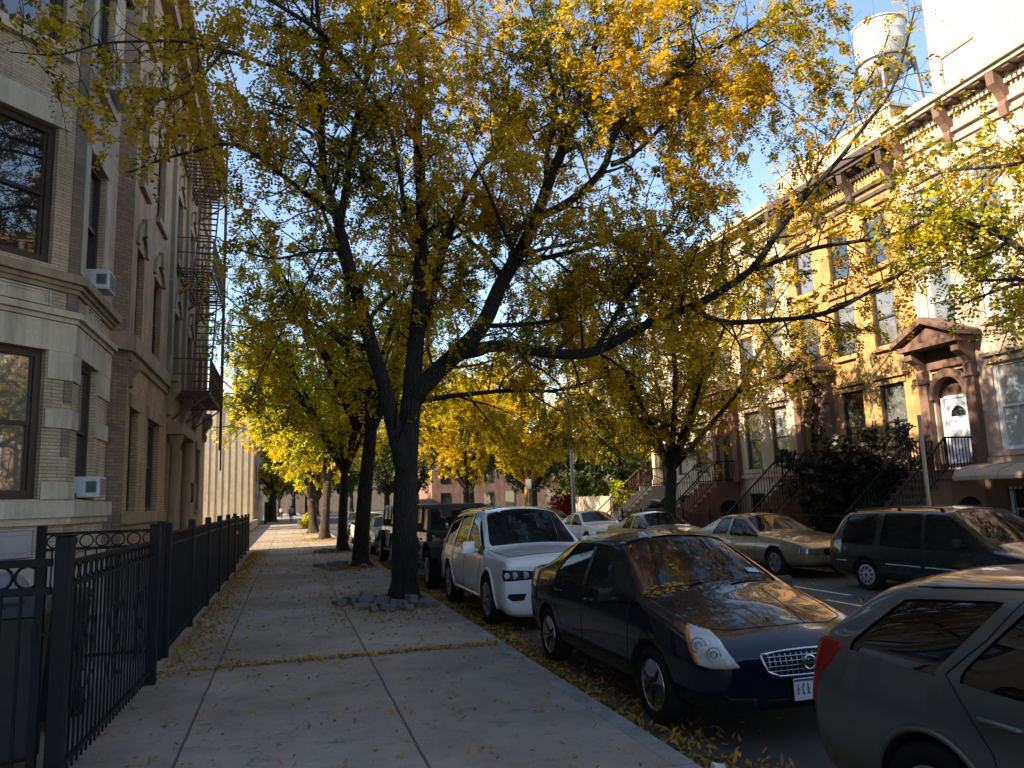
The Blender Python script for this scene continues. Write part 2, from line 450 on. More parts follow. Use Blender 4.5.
def cage_mesh(st, glass_cells):
    """st rows: (s_low, s_up, zb, wm, zbelt, wbelt, z5, y5, z6, y6, zc); s measured back from the nose"""
    Lc = st[-1][0]
    st, glass_cells = densify(st, glass_cells)
    V = []; F = []; MI = []
    n = len(st); K = 11
    def pt(row, i, side):
        s_lo, s_up, zb, wm, zbelt, wb, z5, y5, z6, y6, zc = row
        zr = zb + .09; zm = zb + .58 * (zbelt - zb)
        mixp = lambda t: (wb + (y5 - wb) * t + .012 * (1 if .1 < t < .9 else 0), zbelt + (z5 - zbelt) * t, s_lo + (s_up - s_lo) * t)
        tbl = [(0, zb, s_lo), (wm * .82, zb, s_lo), (wm * .965, zr, s_lo), (wm, zm, s_lo), (wb, zbelt, s_lo), mixp(.2), mixp(.82), (y5, z5, s_up), (y6, z6, s_up), (y6 * .5, z6 + (zc - z6) * .75, s_up), (0, zc, s_up)]
        y, z, s = tbl[i]
        return (Lc / 2 - s, y * side, z)
    idx = {}
    for a, row in enumerate(st):
        for k in range(K):
            for side in (1, -1):
                if k in (0, K - 1) and side == -1:
                    idx[a, k, -1] = idx[a, k, 1]; continue
                idx[a, k, side] = len(V); V.append(pt(row, k, side))
    for a in range(n - 1):
        for k in range(K - 1):
            for side in (1, -1):
                q = [idx[a, k, side], idx[a + 1, k, side], idx[a + 1, k + 1, side], idx[a, k + 1, side]]
                if side == -1: q = q[::-1]
                F.append(q)
                MI.append(glass_cells.get((a, k, side), glass_cells.get((a, k), 0)))
    for a, rev in ((0, False), (n - 1, True)):
        for k in range(K - 1):
            q = [idx[a, k, 1], idx[a, k + 1, 1], idx[a, k + 1, -1], idx[a, k, -1]]
            q = list(dict.fromkeys(q))
            F.append(q[::-1] if rev else q); MI.append(0)
    return V, F, MI

class CarBody:
    """a subdivided body shell with wheel wells cut in, kept as a bvh for fitting lamps, seams and handles"""
    def __init__(s, st, glass_cells, glass_names, wheels, R, well_w=.3, creases=(), flare=.05):
        V, F, MI = cage_mesh(st, glass_cells)
        s.L = st[-1][0]
        me = bpy.data.meshes.new('cage'); me.from_pydata(V, [], F); me.polygons.foreach_set('material_index', MI)
        nm = max(MI) + 2
        s.well = nm - 1
        dummies = [bpy.data.materials.new('slot%d' % i) for i in range(nm)]
        for d in dummies: me.materials.append(d)
        me.polygons.foreach_set('use_smooth', [True] * len(F))
        bm = bmesh.new(); bm.from_mesh(me); bmesh.ops.recalc_face_normals(bm, faces=bm.faces)
        cl = bm.edges.layers.float.new('crease_edge')
        for e in bm.edges:
            ms = {f.material_index for f in e.link_faces}
            if len(ms) > 1: e[cl] = .35
        bm.to_mesh(me); bm.free()
        o = bpy.data.objects.new('cage', me); COL.objects.link(o)
        md = o.modifiers.new('s', 'SUBSURF'); md.levels = 2; md.render_levels = 2
        cut = MB()
        wmax = max(r[3] for r in st)
        for (sx) in wheels:
            x = s.L / 2 - sx
            for side in (1, -1):
                y0, y1 = (wmax - well_w, wmax + .3) if side > 0 else (-wmax - .3, -wmax + well_w)
                cut.lathe([(R + flare, y0), (R + flare, y1)], (x, 0, R), 'y', 40)
        co = cut.build('cut', [dummies[s.well]])
        md2 = o.modifiers.new('b', 'BOOLEAN'); md2.object = co; md2.operation = 'DIFFERENCE'; md2.solver = 'EXACT'
        md2.material_mode = 'TRANSFER'
        dg = bpy.context.evaluated_depsgraph_get()
        ev = bpy.data.meshes.new_from_object(o.evaluated_get(dg), depsgraph=dg)
        s.full = bmesh.new(); s.full.from_mesh(ev)
        s.names = [m.name for m in ev.materials]
        s.slot = {}
        for i, m in enumerate(ev.materials):
            for j, d in enumerate(dummies):
                if m == d: s.slot[i] = j
        s.bvh = BVHTree.FromBMesh(s.full)
        s.glass_names = glass_names
        for q in (o, co):
            bpy.data.objects.remove(q)
    def piece(s, slots, name, mats, parent, inset=0.0, solid=0.0):
        bm = s.full.copy()
        bmesh.ops.delete(bm, geom=[f for f in bm.faces if s.slot.get(f.material_index, 0) not in slots], context='FACES')
        for f in bm.faces:
            f.smooth = True; f.material_index = 0 if s.slot.get(f.material_index, 0) != s.well or len(mats) == 1 else 1
        if inset:
            bm.normal_update()
            for v in bm.verts: v.co -= v.normal * inset
        me = bpy.data.meshes.new(name); bm.to_mesh(me); bm.free()
        for m in mats: me.materials.append(m)
        o = bpy.data.objects.new(name, me); COL.objects.link(o); o.parent = parent
        if solid:
            md = o.modifiers.new('solid', 'SOLIDIFY'); md.thickness = solid; md.offset = -1
        return o
    def hit(s, o, d, maxd=8):
        loc, nor, i, dist = s.bvh.ray_cast(Vector(o), Vector(d).normalized(), maxd)
        return loc, nor
    def patch(s, name, poly, o, u, v, d, mat, parent, off=.006, depth=.03, cuts=3):
        """a lamp, grille or panel: a polygon drawn in the plane (o,u,v) and pressed onto the body along d"""
        o, u, v, d = Vector(o), Vector(u).normalized(), Vector(v).normalized(), Vector(d).normalized()
        bm = bmesh.new()
        vs = [bm.verts.new(o + u * a + v * b) for a, b in poly]
        f = bm.faces.new(vs)
        bmesh.ops.triangulate(bm, faces=[f])
        for _ in range(cuts):
            bmesh.ops.subdivide_edges(bm, edges=bm.edges[:], cuts=1, use_grid_fill=True)
        for w in bm.verts:
            loc, nor = s.hit(w.co, d)
            if loc is None:
                loc = s.bvh.find_nearest(w.co)[0]
            w.co = loc - d * off
        bnd = [e for e in bm.edges if e.is_boundary]
        r = bmesh.ops.extrude_edge_only(bm, edges=bnd)
        for g in r['geom']:
            if isinstance(g, bmesh.types.BMVert): g.co += d * depth
        bmesh.ops.recalc_face_normals(bm, faces=bm.faces)
        for f in bm.faces: f.smooth = len(f.verts) == 3
        me = bpy.data.meshes.new(name); bm.to_mesh(me); bm.free(); me.materials.append(mat)
        ob = bpy.data.objects.new(name, me); COL.objects.link(ob); ob.parent = parent
        return ob
    def seam(s, mb, pts, d, r=.006, step=.05):
        """a panel gap: a thin dark strip following the body under a polyline"""
        d = Vector(d)
        P = []
        for a, b in zip(pts[:-1], pts[1:]):
            a, b = Vector(a), Vector(b); k = max(2, int((b - a).length / step))
            for i in range(k): P.append(a.lerp(b, i / k))
        P.append(Vector(pts[-1]))
        run = []
        for q in P:
            loc, nor = s.hit(q, d)
            if loc is None:
                if len(run) > 1: mb.tube(run, r, 4)
                run = []; continue
            run.append(tuple(loc + nor * (-.001)))
        if len(run) > 1: mb.tube(run, r, 4)

_rim_cache = {}
def wheel(parent, x, y, R, W, style):
    """tyre with its rim as a sub-part; y>0 is the left side"""
    key = (round(R, 3), W, style)
    sd = 1 if y > 0 else -1
    if key not in _rim_cache:
        t = MB()
        r = R * .66
        t.lathe([(r, -W / 2), (R * .93, -W / 2), (R, -W / 2 + .03), (R, W / 2 - .03), (R * .94, W / 2), (R * .8, W / 2 + .006), (r, W / 2 - .005), (r * .97, W / 2 - .06), (r * .97, -W / 2)], (0, 0, 0), 'y', 36)
        to = t.build('wheel', MAT['rubber'])
        m = MB()
        if style == 'cap':
            m.lathe([(r * .99, W / 2 - .03), (r * .98, W / 2 + .004), (r * .86, W / 2 - .002), (r * .3, W / 2 + .012), (0.001, W / 2 + .014)], (0, 0, 0), 'y', 32)
            for k in range(10):
                a = 2 * PI * k / 10
                c = (math.cos(a) * r * .66, W / 2 + .004, math.sin(a) * r * .66)
                m.obox(c, (math.cos(a) * r * .13, 0, math.sin(a) * r * .13), (0, .006, 0), (-math.sin(a) * r * .08, 0, math.cos(a) * r * .08), 1)
            m.lathe([(r * .16, W / 2 + .01), (r * .14, W / 2 + .02), (0.001, W / 2 + .021)], (0, 0, 0), 'y', 16, 1)
            mats = [MAT['hubcap'], MAT['dark_rim']]
        elif style == 'steel':
            m.lathe([(r * .99, W / 2 - .012), (r * 1.0, W / 2 - .002), (r * .965, W / 2 + .002), (r * .955, W / 2 - .01)], (0, 0, 0), 'y', 36, 1)
            m.lathe([(r * .9, W / 2 - .05), (r * .6, W / 2 - .035), (r * .25, W / 2 - .02), (0.001, W / 2 - .02)], (0, 0, 0), 'y', 32, 0)
            for k in range(7):
                a = 2 * PI * k / 7
                m.bar((math.cos(a) * r * .2, W / 2 - .018, math.sin(a) * r * .2), (math.cos(a) * r * .88, W / 2 - .03, math.sin(a) * r * .88), .05, .02, 0)
            mats = [MAT['dark_rim'], MAT['chrome']]
        else:
            m.lathe([(r * .99, W / 2 - .06), (r * 1.0, W / 2 - .004), (r * .92, W / 2), (r * .88, W / 2 - .04)], (0, 0, 0), 'y', 36)
            m.lathe([(r * .9, W / 2 - .07), (0.001, W / 2 - .07)], (0, 0, 0), 'y', 24, 1)
            for k in range(5):
                for e in (-.16, .16):
                    a = 2 * PI * k / 5
                    m.bar((math.cos(a) * r * .12, W / 2 - .012, math.sin(a) * r * .12), (math.cos(a + e) * r * .92, W / 2 - .012, math.sin(a + e) * r * .92), .045, .03, 0)
            m.lathe([(r * .2, W / 2 - .03), (r * .18, W / 2 + .002), (0.001, W / 2 + .003)], (0, 0, 0), 'y', 16)
            mats = [MAT['alloy'], MAT['dark_rim']]
        ro = m.build('rim', mats)
        _rim_cache[key] = (to.data, ro.data)
        bpy.data.objects.remove(to); bpy.data.objects.remove(ro)
    tm, rm = _rim_cache[key]
    o = bpy.data.objects.new('wheel', tm); COL.objects.link(o); o.parent = parent
    o.location = (x, y, R); o.rotation_euler = (0, random.uniform(0, 1), 0) if sd > 0 else (0, random.uniform(0, 1), PI)
    q = bpy.data.objects.new('rim', rm); COL.objects.link(q); q.parent = o
    return o

def mirror_arm(parent, body, x, z, w, mat, size=(.10, .2, .15)):
    for sd in (1, -1):
        loc, nor = body.hit((x, sd * 2.2, z), (0, -sd, 0))
        y = loc.y if loc else sd * w
        mb = MB()
        hx, hy, hz = size[0] / 2, size[1] / 2, size[2] / 2
        c = (x - .02, y + sd * (.03 + hy), z + .05)
        mb.obox(c, (hx, sd * .02, 0), (-.02, hy, 0), (0, 0, hz))
        mb.bar((x, y - sd * .02, z), (x, y + sd * .09, z + .02), .07, .05)
        mb.build('mirror', mat, parent, bevel=.04)

def handle(parent, body, x, z, sd, mat, w=.17):
    loc, nor = body.hit((x, sd * 2.2, z), (0, -sd, 0))
    if loc is None: return
    y = loc.y + sd * .022
    mb = MB()
    mb.tube([(x - w / 2, y - sd * .03, z), (x - w / 2 + .02, y, z + .002), (x, y + sd * .006, z + .004), (x + w / 2 - .02, y, z + .002), (x + w / 2, y - sd * .03, z)], .015, 6)
    mb.build('door_handle', mat, parent)

def finish_car(root, B, paintm, glassm, spec):
    """body, windows, wheels, seams common to the lofted cars"""
    slots = {0, B.well}
    body = B.piece(slots, 'body', [paintm, MAT['black_plastic']], root)
    for sl, (nm, gm) in B.glass_names.items():
        B.piece({sl}, nm, [gm or glassm], root, inset=.010)
    L = B.L
    for sx in spec['wheels']:
        for sd in (1, -1):
            wheel(root, L / 2 - sx, sd * (spec['track'] - .115), spec['R'], spec.get('tw', .2), spec['rim'])
    def gap(P, d):
        mb = MB(); B.seam(mb, P, d)
        if mb.v: mb.build('panel_gap', MAT['black_plastic'], body)
    for sd in (1, -1):
        for pts in spec.get('seams', []): gap([(L / 2 - s_, sd * 2.0, z) for s_, z in pts], (0, -sd, 0))
        for pts in spec.get('top_seams', []): gap([(L / 2 - s_, sd * y, 2.4) for s_, y in pts], (0, 0, -1))
    return body

def seats(root, xs, w, z, mat):
    for x in xs:
        for sd in (1, -1):
            mb = MB()
            mb.obox((x, sd * w, z), (.24, 0, .03), (0, .25, 0), (0, 0, .09))
            mb.obox((x - .28, sd * w, z + .32), (.06, 0, .02), (0, .24, 0), (-.09, 0, .32))
            mb.obox((x - .37, sd * w, z + .74), (.05, 0, 0), (0, .13, 0), (-.01, 0, .08))
            mb.build('seat', mat, root, bevel=.04)

def S(*rows):
    """station rows, letting s be one number or (low, up)"""
    out = []
    for r in rows:
        s0 = r[0]
        lo, up = (s0 if isinstance(s0, tuple) else (s0, s0))
        out.append((lo, up) + tuple(r[1:]))
    return out

def std_glass(c0, c1, b0, b1, c2, c2b, c3, c4):
    """cells of the cage that are glass: 1 windscreen 2 rear window 3.. side windows"""
    g = {}
    for k in (6, 7): g[c0, k] = 1; g[c3 if c4 is None else c4, k] = 2
    return g

def car_place(root, xside, nose_y, L, W):
    """all cars here face -Y; xside is the world X of their kerb-side flank"""
    root.location = (xside + W / 2, nose_y + L / 2, -.15)
    root.rotation_euler = (0, 0, -PI / 2)

def side_cells(g, a0, a1, slot):
    for a in range(a0, a1):
        g[a, 4, 1] = slot; g[a, 4, -1] = slot + 1

# ---- compact saloon nearest the camera but one
def dark_saloon():
    st = S((0, .34, .62, .60, .58, .635, .52, .645, .40, .655), (.07, .25, .72, .66, .70, .70, .60, .715, .45, .73), (.25, .21, .83, .73, .79, .78, .68, .80, .5, .825), (.65, .19, .885, .85, .83, .895, .73, .92, .5, .95),
          (1.05, .19, .895, .93, .84, .975, .75, 1.0, .55, 1.03), ((1.12, 1.24), .19, .895, .95, .84, 1.01, .765, 1.04, .70, 1.09), ((1.95, 2.05), .19, .895, .985, .84, 1.375, .63, 1.435, .56, 1.49),
          ((2.42, 2.46), .19, .895, .99, .84, 1.405, .64, 1.465, .57, 1.53), ((2.50, 2.54), .19, .895, .99, .84, 1.405, .64, 1.465, .57, 1.53), ((3.42, 3.12), .19, .895, 1.0, .83, 1.375, .63, 1.445, .56, 1.51),
          ((3.6, 3.45), .2, .895, 1.01, .82, 1.28, .63, 1.37, .55, 1.44), (4.06, .22, .88, 1.03, .79, 1.07, .70, 1.09, .64, 1.12), (4.42, .26, .84, 1.01, .76, 1.05, .66, 1.07, .5, 1.085), (4.53, .3, .78, .96, .72, 1.0, .62, 1.02, .45, 1.03), (4.567, .36, .72, .88, .66, .92, .56, .94, .4, .95))
    g = {}
    for k in (6, 7): g[5, k] = 1; g[10, k] = 2
    side_cells(g, 5, 7, 3); side_cells(g, 8, 9, 5)
    gn = {1: ('windscreen', None), 2: ('rear_window', None), 3: ('front_window', None), 4: ('front_window', None), 5: ('rear_door_window', None), 6: ('rear_door_window', None)}
    root = thing('parked_car', 'dark navy saloon with yellow leaves on its windscreen, parked nose first behind the grey estate', 'car', group='cars parked along the near kerb')
    B = CarBody(st, g, gn, (.93, 3.615), .315)
    P = paint('navy paint', (.002, .004, .014), .05, .2, .0)
    body = finish_car(root, B, P, MAT['glass_car'], dict(wheels=(.93, 3.615), track=.875, R=.315, rim='steel', tw=.2,
        seams=[[(1.42, .28), (1.36, .5), (1.34, .94)], [(2.48, .26), (2.5, .98)], [(3.12, .5), (3.38, .75), (3.4, .99)], [(1.42, .28), (3.1, .27)]],
        top_seams=[[(.28, .0), (.30, .45), (.42, .66), (1.0, .72), (1.17, .74)]]))
    L = B.L; N = L / 2
    # bonnet creases
    mb = MB()
    for sd in (1, -1):
        B.seam(mb, [(N - 1.05, sd * .34, 2), (N - .3, sd * .22, 2)], (0, 0, -1), .006)
    mb.build('bonnet_crease', P, body)
    for sd in (1, -1):
        d = Vector((-.78, -sd * .62, 0))
        u = Vector((-.62, sd * .78, 0)); c = Vector((N - .24, sd * .66, .70)) + Vector((.78, sd * .62, 0)) * .8
        # along +u the patch runs back round the wing
        hl = B.patch('headlight', [(-.20, -.10), (-.15, -.03), (-.05, .07), (.04, .125), (.22, .16), (.235, .14), (.19, .0), (.13, -.10), (.0, -.115)], c, u, (0, 0, 1), d, MAT['lamp_lens'], root, .007, .03)
        am = B.patch('side_marker', [(.195, .15), (.22, .16), (.235, .14), (.19, .0), (.13, -.10), (.10, -.105), (.155, .0)], c, Vector((-.62, sd * .78, 0)), (0, 0, 1), d, MAT['amber'], hl, .011, .012, 2)
        for q, zz, rr in ((.10, .04, .055), (-.02, -.01, .05)):
            l, n_ = B.hit(c + u * q + Vector((0, 0, zz)), d)
            m2 = MB(); m2.ring(l - d * .012, u, (0, 0, 1), rr, .006, 20, 5); m2.ring(l - d * .013, u, (0, 0, 1), rr * .45, .006, 14, 5); m2.build('lamp_reflector', MAT['alloy'], hl)
        tl = B.patch('tail_light', [(-.2, .0), (-.16, .16), (.1, .17), (.16, .1), (.12, -.06), (-.1, -.07)], Vector((-N + .12, sd * .68, .84)) + Vector((-.7, sd * .7, 0)), Vector((.7, sd * .7, 0)), (0, 0, 1), (.7, -sd * .7, 0), MAT['tail_red'], root)
        fl = B.patch('fog_recess', [(-.12, -.05), (-.1, .05), (.1, .04), (.12, -.04)], (N + .5, sd * .56, .33), (0, 1, 0), (0, 0, 1), (-1, 0, 0), MAT['black_plastic'], root, .002, .02)
        for s_ in (2.28, 3.2):
            handle(root, B, N - s_, .86, sd, P)
    # grille with chrome surround
    gr = B.patch('grille', [(-.40, .075), (-.36, -.045), (-.26, -.085), (.26, -.085), (.36, -.045), (.40, .075)], (N + .5, 0, .60), (0, 1, 0), (0, 0, 1), (-1, 0, 0), MAT['black_plastic'], root, .004, .03)
    mb = MB()
    def press(y, z):
        l, n_ = B.hit((N + .5, y, z), (-1, 0, 0)); return tuple((l if l else Vector((N, y, z))) + Vector((.014, 0, 0)))
    loop = [(-.40, .675), (-.36, .555), (-.26, .515), (0, .512), (.26, .515), (.36, .555), (.40, .675), (.2, .69), (0, .694), (-.2, .69), (-.40, .675)]
    mb.tube([press(*q) for q in loop], .011, 6)
    mb.build('grille_surround', MAT['chrome'], gr)
    mb = MB()
    for k in range(1, 5):
        z = .52 + .034 * k
        mb.tube([press(y / 20 * .36, z) for y in range(-20, 21, 4)], .005, 4)
    for k in range(-7, 8):
        y = k * .048
        mb.tube([press(y, .522), press(y, .60), press(y, .675)], .005, 4)
    mb.build('grille_mesh', MAT['chrome'], gr)
    mb = MB(); c = Vector(press(0, .60)) + Vector((.012, 0, 0))
    mb.ring(c, (0, 1, 0), (0, 0, 1), .05, .009, 22, 6); mb.obox(c, (.008, 0, 0), (0, .072, 0), (0, 0, .012))
    mb.build('emblem', MAT['chrome'], gr)
    pl = MB(); q = press(-.02, .40)
    pl.box(q[0] - .0, q[0] + .012, -.155, .155, .33, .49)
    po = pl.build('licence_plate', MAT['plate_white'], root, bevel=.004)
    ink = MB()
    for i in range(6):
        y = -.12 + i * .044 + (.02 if i > 2 else 0)
        ink.box(q[0] + .0125, q[0] + .015, y - .004, y + .004, .375, .45)
        ink.box(q[0] + .0125, q[0] + .0148, y + .0045, y + .018, .442 if i % 2 else .41, .45 if i % 2 else .418)
        if i % 3: ink.box(q[0] + .0125, q[0] + .0149, y + .0045, y + .018, .375, .383)
    ink.box(q[0] + .0125, q[0] + .0146, -.15, .15, .468, .484)
    ink.build('plate_lettering', MAT['plate_ink'], po)
    B.patch('lower_intake', [(-.42, -.05), (-.36, .05), (.36, .05), (.42, -.05)], (N + .5, 0, .30), (0, 1, 0), (0, 0, 1), (-1, 0, 0), MAT['black_plastic'], root, .003, .02)
    mb = MB(); B.seam(mb, [(N + .6, y, .225) for y in (-.6, -.3, 0, .3, .6)], (-1, 0, 0), .008); mb.build('bumper_lip', MAT['chrome'], root)
    mirror_arm(root, B, N - 1.58, .93, .86, MAT['black_plastic'], (.1, .17, .13))
    seats(root, (N - 2.25, N - 3.1), .36, .55, MAT['seat'])
    mb = MB(); mb.ring((N - 1.75, .37, .88), (0, 1, 0), (.3, 0, .95), .17, .015, 20, 5); mb.build('steering_wheel', MAT['black_plastic'], root)
    mb = MB(); mb.obox((N - 1.5, 0, .86), (.22, 0, 0), (0, .66, 0), (0, 0, .1)); mb.build('dashboard', MAT['black_plastic'], root, bevel=.05)
    mb = MB()
    for y in (-.42, .12):
        l0, _ = B.hit((N - 1.18, y, 2), (0, 0, -1)); l1, _ = B.hit((N - 1.3, y + .5, 2), (0, 0, -1))
        if l0 and l1: mb.bar(l0 + Vector((0, 0, .015)), l1 + Vector((0, 0, .015)), .018, .012)
    mb.build('wiper', MAT['black_plastic'], root)
    B.patch('windscreen_sticker', [(-.06, -.035), (-.06, .035), (.06, .035), (.06, -.035)], (N - 1.42, .50, 2), (0, 1, 0), (1, 0, 0), (0, 0, -1), M('pale blue sticker', (.25, .45, .6), .5), root, .002, .003, 2)
    B.patch('rear_view_mirror', [(-.11, -.03), (-.11, .03), (.11, .03), (.11, -.03)], (N - 1.95, 0, 2), (0, 1, 0), (1, 0, 0), (0, 0, -1), M('mirror back', (.3, .38, .38), .3), root, -.06, .02, 1)
    # yellow leaves lying on it
    lf = MB()
    def leafs(n, sx, sy, size=.03):
        for _ in range(n):
            x, y = N - random.uniform(*sx), random.uniform(*sy)
            l, nn = B.hit((x, y, 2.5), (0, 0, -1))
            if l is None: continue
            a = random.uniform(0, 6.28); t = nn.orthogonal().normalized(); t = Matrix.Rotation(a, 3, nn) @ t; b = nn.cross(t)
            e = random.uniform(.6, 1.3) * size; c = l + nn * random.uniform(.004, .02)
            lf.face([tuple(c - t * e), tuple(c - b * e * .4), tuple(c + t * e), tuple(c + b * e * .4)])
    leafs(60, (1.1, 1.28), (-.75, -.35)); leafs(14, (1.1, 1.25), (-.3, .7)); leafs(12, (.4, 1.1), (-.6, .6)); leafs(25, (1.3, 3.2), (-.6, .6)); leafs(20, (3.6, 4.4), (-.7, .6))
    lo = lf.build('fallen_leaves', MAT['litter'], fix=False); lo.matrix_world = Matrix.Identity(4)
    car_place(root, 2.93, 5.20, L, 1.79)
    lo.location = root.location; lo.rotation_euler = root.rotation_euler
    tag(lo, 'small yellow leaves scattered over the navy saloon', 'leaves', kind='stuff')
    return root

# ---- grey estate cut by the right edge
def grey_estate():
    st = S((0, .32, .72, .72, .68, .75, .6, .76, .45, .78), (.2, .22, .88, .82, .83, .86, .74, .87, .5, .89), (.8, .2, .93, .90, .86, .94, .75, .95, .5, .97), (1.35, .2, .94, .93, .87, .97, .78, 1.0, .55, 1.03),
          ((1.45, 1.6), .2, .94, .94, .875, 1.0, .80, 1.03, .72, 1.07), ((2.15, 2.25), .2, .94, .965, .875, 1.33, .68, 1.405, .61, 1.46), ((2.72, 2.75), .2, .94, .97, .875, 1.36, .69, 1.435, .62, 1.495), ((2.80, 2.83), .2, .94, .97, .875, 1.36, .69, 1.435, .62, 1.495),
          ((3.86, 3.56), .2, .94, .995, .875, 1.355, .685, 1.43, .61, 1.49), ((3.98, 3.70), .2, .94, 1.0, .875, 1.35, .683, 1.425, .61, 1.488), ((4.60, 4.34), .2, .94, 1.025, .865, 1.29, .675, 1.38, .61, 1.445), ((4.76, 4.58), .22, .935, 1.0, .855, 1.22, .69, 1.32, .61, 1.39),
          (4.86, .24, .925, 1.0, .84, 1.08, .77, 1.11, .67, 1.13), (4.90, .27, .91, .96, .83, 1.0, .76, 1.02, .62, 1.03), (4.93, .34, .89, .86, .81, .90, .73, .93, .55, .94))
    g = {}
    for k in (6, 7): g[4, k] = 1; g[11, k] = 2
    side_cells(g, 4, 6, 3); side_cells(g, 7, 8, 5); side_cells(g, 9, 10, 7)
    gn = {1: ('windscreen', None), 2: ('rear_window', None), 3: ('front_window', None), 4: ('front_window', None), 5: ('rear_door_window', None), 6: ('rear_door_window', None), 7: ('quarter_window', None), 8: ('quarter_window', None)}
    root = thing('parked_car', 'dark grey estate car with red tail light, cut by the right edge of the photo', 'car', group='cars parked along the near kerb')
    B = CarBody(st, g, gn, (.97, 4.02), .335, flare=.035)
    P = paint('graphite paint', (.10, .108, .106), .4, .34, .2)
    L = B.L; N = L / 2
    body = finish_car(root, B, P, MAT['glass_dark'], dict(wheels=(.97, 4.02), track=.925, R=.335, rim='alloy', tw=.22,
        seams=[[(1.5, .28), (1.45, .96)], [(2.76, .26), (2.78, .97)], [(3.55, .38), (3.66, .72), (3.92, 1.0), (3.74, 1.18), (3.62, 1.36)], [(2.78, 1.0), (2.8, 1.36)]], top_seams=[[(2.4, .615), (3.4, .615), (4.3, .61)]]))
    for sd in (1, -1):
        tl = B.patch('tail_light', [(-.10, -.24), (-.10, .0), (-.02, .13), (.11, .125), (.13, .09), (.09, .0), (.03, -.08), (.0, -.24)], Vector((-N + .12, sd * .82, .91)) + Vector((-.72, sd * .69, 0)), Vector((.69, sd * .72, 0)), (0, 0, 1), (.72, -sd * .69, 0), MAT['tail_red'], root, .012, .03)
        for sx in (.97, 4.02):
            mb = MB(); B.seam(mb, [(N - sx + math.cos(a) * .385, sd * 2, .335 + math.sin(a) * .385) for a in np.linspace(.1, PI - .1, 22)], (0, -sd, 0), .018)
            mb.build('wheel_arch', P, body)
        handle(root, B, N - 3.62, .85, sd, P, .22); handle(root, B, N - 2.55, .86, sd, P, .22)
        B.patch('headlight', [(-.16, -.06), (-.14, .08), (.16, .1), (.18, -.05)], Vector((N - .14, sd * .72, .72)) + Vector((.75, sd * .66, 0)), Vector((-.66, sd * .75, 0)), (0, 0, 1), (-.75, -sd * .66, 0), MAT['lamp_clear'], root)
    B.patch('licence_plate', [(-.15, -.08), (-.15, .08), (.15, .08), (.15, -.08)], (-N - 1, 0, .72), (0, 1, 0), (0, 0, 1), (1, 0, 0), MAT['plate_white'], root, .01, .02, 1)
    mb = MB()
    for sd in (1, -1):
        pts = []
        for s_ in np.linspace(2.3, 4.2, 12):
            l, _ = B.hit((N - s_, sd * .615, 2.3), (0, 0, -1)); pts.append(tuple(l + Vector((0, 0, .001))))
        mb.tube(pts, .007, 5)
    mb.build('roof_rail', MAT['black_plastic'], root)  # thin black strip drawn for the dark line of the roof ditch, no rail
    mirror_arm(root, B, N - 1.75, 1.0, .9, P)
    car_place(root, 2.97, 4.10 - 4.93, L, 1.88)
    return root

